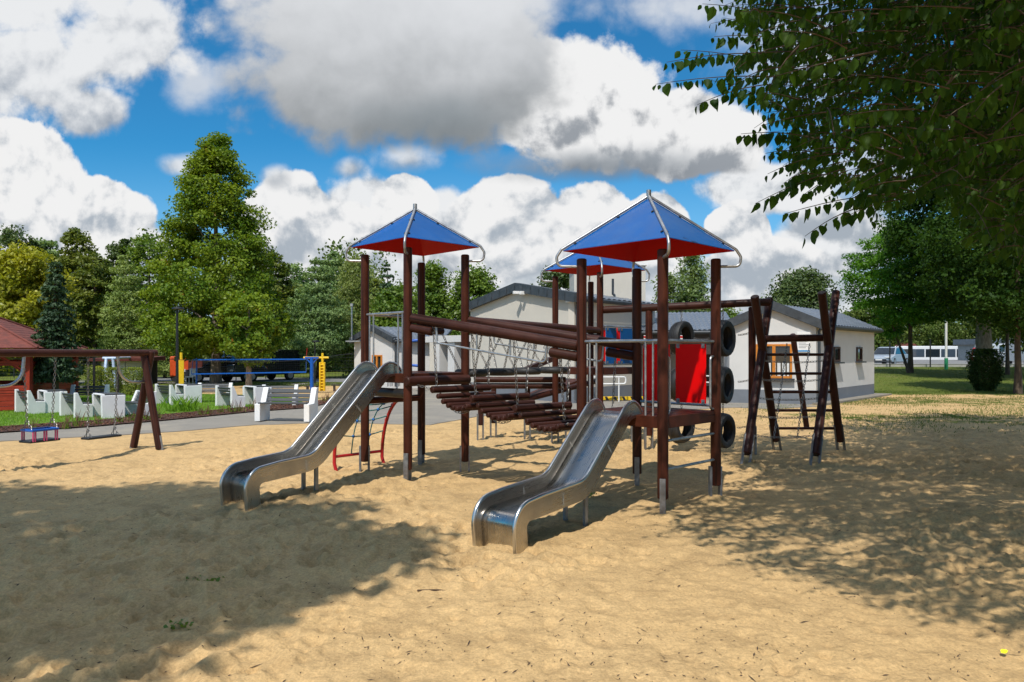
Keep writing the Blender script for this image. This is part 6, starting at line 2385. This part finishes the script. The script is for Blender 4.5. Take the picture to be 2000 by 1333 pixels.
# dark mixed trees at the back on the woodland side
for i, (px, d, top, hw, leaf, shape, lab) in enumerate((
        (30, 58, 446, 60, 'oak_leaf', 'egg', 'dark green tree top above the yellow green bushy tree'),
        (90, 60, 468, 55, 'pine_needle', 'egg', 'greyish green crown behind the narrow spruce'),
        (150, 60, 450, 50, 'olive_leaf', 'egg', 'olive brown crown above the narrow spruce tip'),
        (185, 54, 500, 55, 'olive_leaf', 'egg', 'bronze green tree between the spruce and the soft pine'),
        (238, 64, 468, 46, 'oak_leaf', 'egg', 'dark tree whose top pokes up over the soft pine'),
        (292, 62, 460, 62, 'maple_leaf', 'round', 'bright green crown joining the pyramid tree on its shaded flank'),
        (530, 56, 486, 46, 'olive_leaf', 'egg', 'olive crown just past the rusty side of the pyramid tree'),
        (575, 60, 512, 48, 'pine_needle', 'egg', 'grey green crown behind the layered pine'),
        (650, 62, 494, 44, 'pine_needle', 'column', 'pointed grey green crown over the layered pine'),
        (720, 58, 530, 40, 'birch_leaf', 'egg', 'pale green crown behind the first tower post'),
        (-60, 50, 440, 90, 'oak_leaf', 'egg', 'dark tree at the picture edge beyond the pavilion'))):
    tree('woodland_tree', lab, px, d, top, 740, hw, shape, leaf, 'brown_bark', 190, 75, hw * d / FL * 0.30, 0.24, seed=40 + i, amt=0.12, group='mixed trees of the woodland edge')

# the shaded mass of wood behind them
n_ = 420
cx_ = rng.uniform(-62, -8, n_)
cy_ = rng.uniform(64, 84, n_)
zz = rng.uniform(0.2, 11.3, n_) * (0.9 + 0.2 * np.sin(cx_ * 0.35)) * np.where(cx_ > -14, 0.75, 1.0)
k = 75
idx = np.repeat(np.arange(n_), k)
off = unit(rng.normal(size=(len(idx), 3))) * (rng.uniform(0, 1, len(idx)) ** 0.4)[:, None] * np.array([2.3, 1.7, 1.5])
p = np.stack([cx_, cy_, zz], 1)[idx] + off
p = p[p[:, 2] > 0.02]
o = quads_mesh('woodland', leaf_cards(p, unit(off[:len(p)] + [0, -0.6, 0.3]), 0.42), len(p), M['wood_leaf'])
tag(o, 'dense dark woodland closing off the background on the pavilion side', 'woodland', kind='stuff')
n_ = 380
cx_ = rng.uniform(-6, 130, n_)
cy_ = rng.uniform(125, 165, n_)
zz = rng.uniform(-1, 7.0, n_) * (0.8 + 0.35 * np.sin(cx_ * 0.21)) + 1
idx = np.repeat(np.arange(n_), 60)
off = unit(rng.normal(size=(len(idx), 3))) * (rng.uniform(0, 1, len(idx)) ** 0.4)[:, None] * np.array([4.5, 3.0, 2.6])
p = np.stack([cx_, cy_, zz], 1)[idx] + off
o = quads_mesh('distant_woodland', leaf_cards(p, unit(off + [0, -0.6, 0.3]), 0.9), len(p), M['wood_leaf'])
tag(o, 'far dark line of trees beyond the car park', 'woodland', kind='stuff')

# clipped hedge blocks behind the lawn
for px, lab in ((185, 'square clipped hedge next to the white pole'), (221, 'square clipped hedge in front of the white hut door'), (261, 'square clipped hedge beside the swing frame leg')):
    d = 27.5
    h = thing('hedge_block', lab, 'hedge', W(px, 770, d) * Vector((1, 1, 0)), group='clipped hedge blocks behind the lawn')
    c = np.array(W(px, 770, d) * Vector((1, 1, 0)))
    w = 15 * d / FL
    p = rng.uniform(-1, 1, (2600, 3))
    m_ = np.argmax(np.abs(p) * [1, 1, 0.9], axis=1)
    p[np.arange(len(p)), m_] = np.sign(p[np.arange(len(p)), m_]) * rng.uniform(0.8, 1.03, len(p))
    out = unit(p)
    p = p * [w, w, 0.52] + [0, 0, 0.58] + c
    p = p[p[:, 2] > 0.03]
    quads_mesh('foliage', leaf_cards(p, out[:len(p)], 0.06), len(p), M['yellow_hedge_leaf'], h)
    mb = MB()
    for k in range(6):
        a = k * 1.05
        mb.tube([V3((c[0], c[1], 0)), V3((c[0] + 0.2 * math.cos(a), c[1] + 0.2 * math.sin(a), 0.8))], 0.012, 5)
    mb.build('stem', M['brown_bark'], h)
sh = thing('young_shrub', 'bright green leafy shrub between the hedge and the white pole', 'shrub', W(192, 765, 29) * Vector((1, 1, 0)))
p, out, _ = crown_points('egg', 0.24, 0.1, 1.15, 30, 50, 0.12, 3)
c = np.array(sh.location)
quads_mesh('foliage', leaf_cards(p + c, out, 0.09), len(p), M['golden_leaf'], sh)
# ---------------------------------------------------------------- by the car park
lw = thing('low_wall', 'low concrete kerb wall along the car park', 'wall', (22, 55, 0))
MB().box((42, 55.3, 0.575), (52, 0.25, 0.35)).build('wall', M['kerb_concrete'], lw)
MB().box((42, 55.3, 0.767), (52.1, 0.30, 0.03)).build('coping', M['kerb_concrete'], lw)
make_car('parked_car', 'silver blue saloon car parked at the corner of the white building', 'car', (30.7, 58.4, 0.62), R(45), 'silver_car_paint', L=4.7, Wd=1.85, H=1.50)
make_car('parked_van', 'pale van parked at the picture edge beyond the shade trees', 'van', W(1998, 716, 57) * Vector((1, 1, 0)) + V3((0.6, 0, 0.60)), R(75), 'white_car_paint', L=5.0, Wd=1.95, H=2.0, van=True)
make_car('parked_van', 'white van seen over the clipped bush', 'van', W(1952, 700, 80) * Vector((1, 1, 0)) + V3((0, 0, 0.60)), R(100), 'white_car_paint', L=5.0, Wd=1.9, H=2.0, van=True)
make_car('parked_car', 'small red car mostly hidden by the clipped bush', 'car', W(1916, 712, 66) * Vector((1, 1, 0)) + V3((0, 0, 0.60)), R(60), 'red_paint', L=4.0, Wd=1.7, H=1.5)
bs = thing('coach', 'long white coach with dark blue windows behind the low wall', 'coach', (0, 0, 0))
L_, zb_ = 13.5, 0.0
prof = [(-L_ / 2, 0.35), (-L_ / 2, 2.75), (-L_ / 2 + 0.25, 3.0), (L_ / 2 - 0.7, 3.0), (L_ / 2 - 0.25, 2.75), (L_ / 2 + 0.08, 1.5), (L_ / 2 + 0.08, 0.35)]
MB().prism([(x, -1.25, z) for x, z in prof], (0, 2.5, 0)).build('body', M['white_car_paint'], bs, bevel=0.06)
for k in range(6):
    x0 = -L_ / 2 + 0.35 + k * 2.0
    MB().box((x0 + 0.95, -1.255, 2.0), (1.86, 0.03, 1.15)).build('side_window', M['coach_glass' if k % 2 else 'car_glass'], bs, bevel=0.03)
MB().prism([(L_ / 2 - 0.21, -1.15, 2.66), (L_ / 2 + 0.10, -1.15, 1.35), (L_ / 2 + 0.10, 1.15, 1.35), (L_ / 2 - 0.21, 1.15, 2.66)], (0.04, 0, 0.01)).build('windscreen', M['coach_glass'], bs, smooth=0)
for x in (-4.0, 4.3):
    w_ = MB().tube([(x, -1.27, 0.5), (x, -0.95, 0.5)], 0.5, 20).build('wheel', M['tyre_black'], bs)
    MB().tube([(x, -1.285, 0.5), (x, -1.2, 0.5)], 0.28, 14).build('rim', M['alloy'], w_)
bs.location = (61.6, 103, -0.45)
bs.rotation_euler = (0, 0, R(-12))
# green footed white mast and thin dark posts
gm = thing('white_mast', 'thin white mast with a green foot in front of the low wall', 'mast', W(1848, 724, 48))
c = W(1848, 720, 47)
MB().tube([V3((c.x, c.y, 0.4)), V3((c.x, c.y, W(1848, 585, 47).z))], 0.075, 10).build('pole', M['white_paint'], gm)
plain('green_paint', (0.02, 0.24, 0.10), 0.5)
MB().tube([V3((c.x, c.y, 0.3)), V3((c.x, c.y, W(1848, 700, 47).z))], 0.11, 10).build('foot', M['green_paint'], gm)
for px, lab in ((1738, 'thin dark post in front of the silver blue car'), (1817, 'thin dark post in front of the white coach')):
    c = W(px, 712, 54)
    o = MB().tube([V3((c.x, c.y, 0.5)), V3((c.x, c.y, W(px, 662, 54).z))], 0.05, 8).build('fence_post', M['black_metal'])
    tag(o, lab, 'post', 'thin dark posts by the low wall')
gr = thing('garage_row', 'low grey garages with a bluish flat roof in the distance', 'building', (60, 95, 0))
c = W(1975, 690, 92)
MB().box(V3((c.x + 3, c.y, 1.4)), (16, 6, 2.6)).build('wall', M['kerb_concrete'], gr)
MB().box(V3((c.x + 3, c.y - 0.3, 3.0)), (17, 7, 0.7)).build('roof', M['roof_tile'], gr)
rr = thing('distant_house', 'far house with a red roof behind the silver blue car', 'house', (45, 118, 0))
c = W(1763, 684, 118)
MB().box(V3((c.x, c.y, 0.7)), (5, 5, 2.6)).build('wall', M['warm_plaster'], rr)
MB().prism([V3((c.x - 2.9, c.y - 2.8, 1.9)), V3((c.x + 2.9, c.y - 2.8, 1.9)), V3((c.x, c.y - 2.8, 3.2))], (0, 5.6, 0)).build('roof', M['brick_red_roof'], rr)

# ---------------------------------------------------------------- trees on the bank
tree('locust_tree', 'feathery bright green locust tree with a twin trunk beside the white building', 1778, 42, 432, 632, 112, 'wide', 'locust_leaf', 'brown_bark', 300, 130, 0.80, 0.16, seed=61, amt=0.16, flat=0.45, inner=0.25, trunk=0.14, base_z=0.12, limbs=12, aspect=0.5)
o = thing('locust_sapling', 'second thinner leaning stem beside the twin trunked locust', 'tree', (0, 0, 0))
trunk_mesh(3.0, 0.09, 0.04, 4, 71, lean=(-0.9, 0.3), z_limb=0.5, reach=1.2).build('trunk', M['brown_bark'], o)
p, out, _ = crown_points('round', 0.9, 2.0, 3.6, 24, 70, 0.4, 77)
quads_mesh('crown', leaf_cards(p + [-0.9, 0.3, 0], out, 0.13, 0.5), len(p), M['locust_leaf'], o)
o.location = (W(1776, 730, 41.6).x, 41.6, 0.48)
tree('oak_tree', 'thick grey trunked tree standing behind the clipped bush', 1921, 37, 280, 606, 170, 'wide', 'shade_leaf', 'grey_bark', 330, 110, 1.0, 0.19, seed=62, base_z=0.3, trunk_px=33, limbs=14, amt=0.12)
tree('shade_tree', 'young tree with a bent slim trunk at the picture edge beyond the bush', 1988, 28.5, 330, 640, 150, 'wide', 'shade_leaf', 'brown_bark', 260, 110, 0.75, 0.14, seed=63, base_z=0.0, trunk_px=13, limbs=10, amt=0.14)
tree('shade_tree', 'pair of thin stems leaning apart behind the clipped bush', 1968, 40, 430, 620, 90, 'wide', 'locust_leaf', 'brown_bark', 130, 100, 0.6, 0.14, seed=64, base_z=0.2, trunk=0.10, limbs=9)
for i, (px, d, top, hw, lab) in enumerate(((1700, 75, 590, 60, 'dark far tree behind the corner of the white building'), (1880, 118, 590, 80, 'dark far tree behind the thin white mast'),
                                          (1800, 120, 610, 70, 'distant dark tree above the white coach'), (1975, 112, 590, 70, 'distant dark tree above the garages'), (2080, 45, 380, 160, 'dense dark tree filling the edge behind the shade trees'))):
    tree('roadside_tree', lab, px, d, top, 690, hw, 'round', 'wood_leaf', 'brown_bark', 170, 80, hw * d / FL * 0.3, 0.3, seed=80 + i, base_z=0.5, group='dark trees beyond the car park')
# clipped bush
cb_ = thing('clipped_bush', 'dark green bush clipped into a narrow footed block on the bank', 'bush', W(1924, 768, 30) * Vector((1, 1, 0)) + V3((0, 0, 0.12)))
c = np.array(cb_.location)
p = rng.uniform(-1, 1, (11000, 3))
m_ = np.argmax(np.abs(p), axis=1)
p[np.arange(len(p)), m_] = np.sign(p[np.arange(len(p)), m_]) * rng.uniform(0.72, 1.06, len(p))
out = unit(p)
zf = (p[:, 2] + 1) / 2
wd = 0.31 + 0.19 * sstep(0.0, 0.35, zf)
wd = wd * (0.93 + 0.14 * fbm(p[:, 0] * 2 + 5, p[:, 2] * 2 + 5, 3))
p = np.stack([p[:, 0] * wd, p[:, 1] * wd, zf * 1.66], 1) + c
quads_mesh('foliage', leaf_cards(p, out, 0.075, 0.7), len(p), M['hedge_leaf'], cb_)
mb = MB()
for k in range(7):
    a = k * 0.9
    mb.tube([V3(c) + V3((0, 0, -0.05)), V3(c) + V3((0.25 * math.cos(a), 0.25 * math.sin(a), 1.0))], 0.016, 5)
mb.build('stem', M['brown_bark'], cb_)

# ---------------------------------------------------------------- the overhanging tree


def broad_leaves(cent, tip, nrm, size):
    """pointed oval leaves with a midrib fold, eight faces' worth of outline in two quads a side"""
    n = len(cent)
    ax = unit(tip)
    sd = unit(np.cross(nrm, ax))
    nn = unit(np.cross(ax, sd))
    s = size[:, None]
    rows = ((0.0, 0.05), (0.22, 0.36), (0.50, 0.40), (0.80, 0.20), (1.0, 0.0))
    curl = rng.uniform(-0.10, 0.22, n)[:, None]
    mid = [cent + ax * s * t - nn * s * curl * t * t for t, w in rows]
    lf = [mid[i] + (sd * w + nn * w * 0.22) * s for i, (t, w) in enumerate(rows)]
    rt = [mid[i] + (-sd * w + nn * w * 0.22) * s for i, (t, w) in enumerate(rows)]
    # one hexagon-like strip per half: as a 10-gon split in two 6-gons
    left = np.stack([mid[0], mid[4], lf[3], lf[2], lf[1]], 1)
    right = np.stack([mid[0], rt[1], rt[2], rt[3], mid[4]], 1)
    return np.stack([left, right], 1).reshape(-1, 3)


def big_leaf_object(name, cent, tip, nrm, size, material, parent):
    """leaf halves share the midrib so each leaf is one island"""
    n = len(cent)
    ax = unit(tip)
    sd = unit(np.cross(nrm, ax))
    nn = unit(np.cross(ax, sd))
    s = size[:, None]
    rows = ((0.18, 0.29), (0.46, 0.345), (0.76, 0.19))
    curl = rng.uniform(-0.12, 0.30, n)[:, None]
    at = lambda t, w: cent + ax * s * t - nn * s * curl * t * t + sd * s * w + nn * s * abs(w) * 0.28
    vs = [at(0, 0), at(1.0, 0)] + [at(t, w) for t, w in rows] + [at(t, -w) for t, w in rows]
    V = np.stack(vs, 1).reshape(-1, 3) - np.array(origin_of(parent))
    base = np.arange(n)[:, None] * 8
    f1 = base + np.array([0, 1, 4, 3, 2])
    f2 = base + np.array([1, 0, 5, 6, 7])
    F = np.stack([f1, f2], 1).reshape(-1)
    me = bpy.data.meshes.new(name)
    me.vertices.add(len(V))
    me.vertices.foreach_set('co', V.astype(np.float32).ravel())
    me.loops.add(len(F))
    me.loops.foreach_set('vertex_index', F.astype(np.int32))
    me.polygons.add(2 * n)
    me.polygons.foreach_set('loop_start', np.arange(0, 10 * n, 5, dtype=np.int32))
    me.polygons.foreach_set('loop_total', np.full(2 * n, 5, dtype=np.int32))
    me.materials.append(M[material])
    me.update(calc_edges=True)
    o = bpy.data.objects.new(name, me)
    COL.objects.link(o)
    o.parent = parent
    return o


def in_poly(px, py, poly):
    P = np.array(poly, float)
    ins = np.zeros(len(px), bool)
    j = len(P) - 1
    for i in range(len(P)):
        dy = P[j, 1] - P[i, 1]
        c = ((P[i, 1] > py) != (P[j, 1] > py)) & (px < (P[j, 0] - P[i, 0]) * (py - P[i, 1]) / (dy if abs(dy) > 1e-9 else 1e-9) + P[i, 0])
        ins ^= c
        j = i
    return ins


ot = thing('mulberry_tree', 'overhanging leafy tree whose boughs hang into the sky above the sand', 'tree', (7.2, 5.6, 0))
trunk_top = V3((6.9, 5.9, 4.2))
mb = MB()
mb.tube([(7.2, 5.6, -0.2), (7.15, 5.65, 0.6), (7.0, 5.8, 2.2), trunk_top, (6.6, 6.4, 6.5), (6.3, 6.9, 9.0)], [0.30, 0.24, 0.20, 0.17, 0.12, 0.04], 14)
mb.build('trunk', M['brown_bark'], ot)
outline = [(900, -6000), (1000, -420), (1120, -190), (1330, -110), (1432, -60), (1440, 30), (1470, 85), (1475, 130), (1500, 190), (1540, 235), (1530, 300), (1560, 345), (1610, 372), (1680, 372), (1720, 392), (1790, 352), (1850, 378), (1890, 425), (1940, 490), (2060, 590), (2500, 640), (6000, 660), (6000, -6000)]
N = 60000
c = rng.uniform((0.2, 1.2, 2.6), (11.8, 11.4, 9.4), (N, 3))
px_, py_ = 1000 + c[:, 0] * FL / c[:, 1], HOR - (c[:, 2] - EYE) * FL / c[:, 1]
ok = in_poly(px_, py_, outline)
hr = np.sqrt(((c[:, 0] - 6.2) / 5.9) ** 2 + ((c[:, 1] - 5.5) / 6.1) ** 2 + ((c[:, 2] - 6.0) / 3.5) ** 2)
ok &= hr < 1.05
ok &= fbm(c[:, 0] / 1.1 + 9, c[:, 1] / 1.1 + c[:, 2] / 0.9, 15, 3) > 0.36
ok &= (c[:, 1] > 4.4) | (c[:, 2] > EYE + 0.49 * c[:, 1] + 0.5)
sx3, sy3 = c[:, 0] + 0.2 * (c[:, 2] - 3.2), c[:, 1] + 0.62 * (c[:, 2] - 3.2)
ok &= ~((sx3 < 2.75) & (sy3 > 6.8))                    # an opening in the crown lets the sun onto the towers
ok &= ~((c[:, 0] + 0.2 * (c[:, 2] - 0.6) < 1.15) & (c[:, 1] + 0.62 * (c[:, 2] - 0.6) > 5.9))
ok &= ~((c[:, 1] + 0.62 * c[:, 2]) < 3.8 + 0.9 * fbm(c[:, 0] / 0.9, c[:, 2] / 0.9, 33, 3) + 0.75 * np.clip(3.3 - (c[:, 0] + 0.2 * c[:, 2]), 0, 3))
ok &= ~((py_ > -30) & (px_ < 1800) & (rng.uniform(0, 1, N) < 0.12))
c = c[ok]
c = c[:11800]
# boughs: each twig base joins a limb that leads back to the trunk
limb_mb = MB()
for k in range(26):
    q = V3(c[rng.integers(len(c))])
    s_ = V3((7.0, 5.8, 2.2)).lerp(trunk_top, random.random()) if q.z < 5 else trunk_top.lerp(V3((6.4, 6.8, 8.0)), random.random())
    mid_ = s_.lerp(q, 0.5) + V3((0, 0, 0.5 + 0.06 * (q - s_).length)) + V3((random.uniform(-.2, .2), random.uniform(-.2, .2), 0))
    pts = [s_ * (1 - t) ** 2 + mid_ * 2 * t * (1 - t) + q * t * t for t in [i / 10 for i in range(11)]]
    limb_mb.tube(pts, [0.055 * (1 - i / 10.5) + 0.004 for i in range(11)], 7)
limb_mb.build('bough', M['brown_bark'], ot)
tw = MB()
LC, LT, LN, LS = [], [], [], []


def twig(base, tipp, n_leaf, sag, size):
    base, tipp = V3(base), V3(tipp)
    pts = [base.lerp(tipp, i / 6) + V3((0, 0, sag * math.sin(math.pi * i / 6))) for i in range(7)]
    tw.tube(pts, [0.006, 0.0055, 0.005, 0.004, 0.0035, 0.003, 0.002], 4, caps=False)
    d = (tipp - base).normalized()
    for i in range(n_leaf):
        f = 0.10 + 0.90 * i / max(1, n_leaf - 1)
        j = min(5, int(f * 6))
        p = pts[j].lerp(pts[j + 1], f * 6 - j)
        sgn = 1 if i % 2 else -1
        s = d.cross(V3((0, 0, 1)))
        s = s.normalized() if s.length > 1e-3 else V3((1, 0, 0))
        tip = V3((0, 0, -1.0)) + d * random.uniform(-0.1, 0.55) + s * sgn * random.uniform(0.05, 0.55) + V3((random.uniform(-.2, .2), random.uniform(-.2, .2), random.uniform(-0.1, 0.25)))
        nr = s * sgn * 0.6 + V3((random.uniform(-1, 1), random.uniform(-1, 1), random.uniform(-0.1, 0.7)))
        LC.append(p + tip.normalized() * 0.012)
        LT.append(tip)
        LN.append(nr)
        LS.append(size * random.uniform(0.55, 1.25) * (0.75 if f > 0.93 else 1.0))


for q in c:
    dirv = V3((-0.65 + random.uniform(-.6, .6), random.uniform(-.7, .4), random.uniform(-.5, .15)))
    ln = random.uniform(0.35, 0.75)
    twig(V3(q) - dirv.normalized() * ln * 0.5, V3(q) + dirv.normalized() * ln * 0.5, random.randint(7, 11), random.uniform(0, 0.06), 0.094)
for (x0, y0, x1, y1, d, nl) in ((1520, 150, 1280, 165, 6.3, 13), (1500, 165, 1362, 205, 6.2, 8), (1500, 105, 1302, 122, 6.4, 11), (1500, 125, 1330, 98, 6.6, 9), (1530, 38, 1372, 8, 6.2, 8), (1545, 80, 1395, 72, 6.4, 9),
                                 (1540, 215, 1392, 158, 6.5, 8), (1590, 270, 1447, 262, 6.2, 10), (1560, 195, 1452, 182, 6.5, 7), (1650, 330, 1475, 398, 6.0, 11), (1600, 300, 1495, 300, 6.3, 7),
                                 (1750, 378, 1532, 418, 5.8, 12), (1680, 405, 1572, 462, 5.8, 6), (1760, 390, 1650, 425, 6.0, 7), (1560, 100, 1452, 40, 6.6, 8), (1590, 340, 1540, 352, 6.1, 5), (1800, 300, 1700, 345, 6.2, 8), (1500, 60, 1420, 150, 6.3, 7)):
    twig(W(x0, y0, d + 0.35), W(x1, y1, d), int(nl * 1.8), 0.03, 0.112)
tw.build('twigs', M['brown_bark'], ot)
arr = lambda a: np.array([tuple(v) for v in a])
big_leaf_object('foliage', arr(LC), arr(LT), arr(LN), np.array(LS), 'mulberry_leaf', ot)

# a second shade tree behind the viewer, of which only the shadow shows on the sand
st_ = thing('shade_maple', 'spreading maple that throws the soft shade on the open sand', 'tree', (-7.2, 0.2, 0))
trunk_mesh(9.3, 0.28, 0.06, 14, 91, z_limb=0.45, reach=3.4, rise=0.5).build('trunk', M['brown_bark'], st_)
st_.children[0].location = st_.location
n_ = 470
a = rng.uniform(0, 2 * math.pi, n_)
rr_ = rng.uniform(0, 1, n_) ** 0.62 * lobes(a, np.zeros(n_), 5, 0.10)
cc = np.stack([-7.5 + 4.7 * rr_ * np.cos(a), -0.45 + 2.95 * rr_ * np.sin(a), 10.0 + rng.uniform(-1.1, 1.2, n_) * np.sqrt(np.clip(1.05 - rr_ ** 2, 0.05, 1))], 1)
idx = np.repeat(np.arange(n_), 64)
off = unit(rng.normal(size=(len(idx), 3))) * (rng.uniform(0, 1, len(idx)) ** 0.45)[:, None] * 0.55
p = cc[idx] + off
quads_mesh('crown', leaf_cards(p, unit(off), 0.19, 0.85), len(p), M['maple_leaf'], st_)

# ---------------------------------------------------------------- small things on the sand
yl = thing('yellow_leaf', 'bright yellow fallen leaf on the open sand', 'leaf', G(1955, 1275, 0.0))
c = np.array([G(1955, 1275, 0.02)])
big_leaf_object('blade', c, np.array([[1.0, 0.2, 0.15]]), np.array([[0.1, -0.4, 1.0]]), np.array([0.045]), 'yellow_petal', yl)
sk = G(815, 1154, 0.0)
sk2 = G(895, 1158, 0.0)
zs = float(relief(np.array([sk.x]), np.array([sk.y]))[0]) + 0.012
o = MB().tube([V3((sk.x, sk.y, zs)), V3(((sk.x + sk2.x) / 2, sk.y - 0.01, zs + 0.006)), V3((sk2.x, sk2.y, zs))], [0.006, 0.007, 0.004], 6).build('stick', M['twig'])
tag(o, 'straight brown stick lying at the edge of the tree shade', 'stick')
for px, py, lab in ((382, 1135, 'small green weed pair in the shaded sand'), (413, 1137, 'tiny upright weed beside the weed pair'), (352, 1230, 'little weed nearest the viewer in the shaded sand'), (1155, 974, 'low green weed under the short slide')):
    g = G(px, py, 0.0)
    z = float(relief(np.array([g.x]), np.array([g.y]))[0])
    w_ = thing('weed', lab, 'weed', (g.x, g.y, z), group='small weeds in the sand')
    n_ = 26
    cen = np.stack([rng.normal(g.x, 0.035, n_), rng.normal(g.y, 0.03, n_), z + rng.uniform(0.005, 0.05, n_)], 1)
    quads_mesh('foliage', leaf_cards(cen, np.tile([0, 0, 1.0], (n_, 1)), 0.035), n_, M['maple_leaf'], w_)
tree('shade_linden', 'tall leafy tree outside the picture edge that shades the sand by the bush', 2350, 10.5, -600, 330, 560, 'egg', 'shade_leaf', 'brown_bark', 300, 90, 0.8, 0.16, seed=95, trunk=0.25, limbs=12)
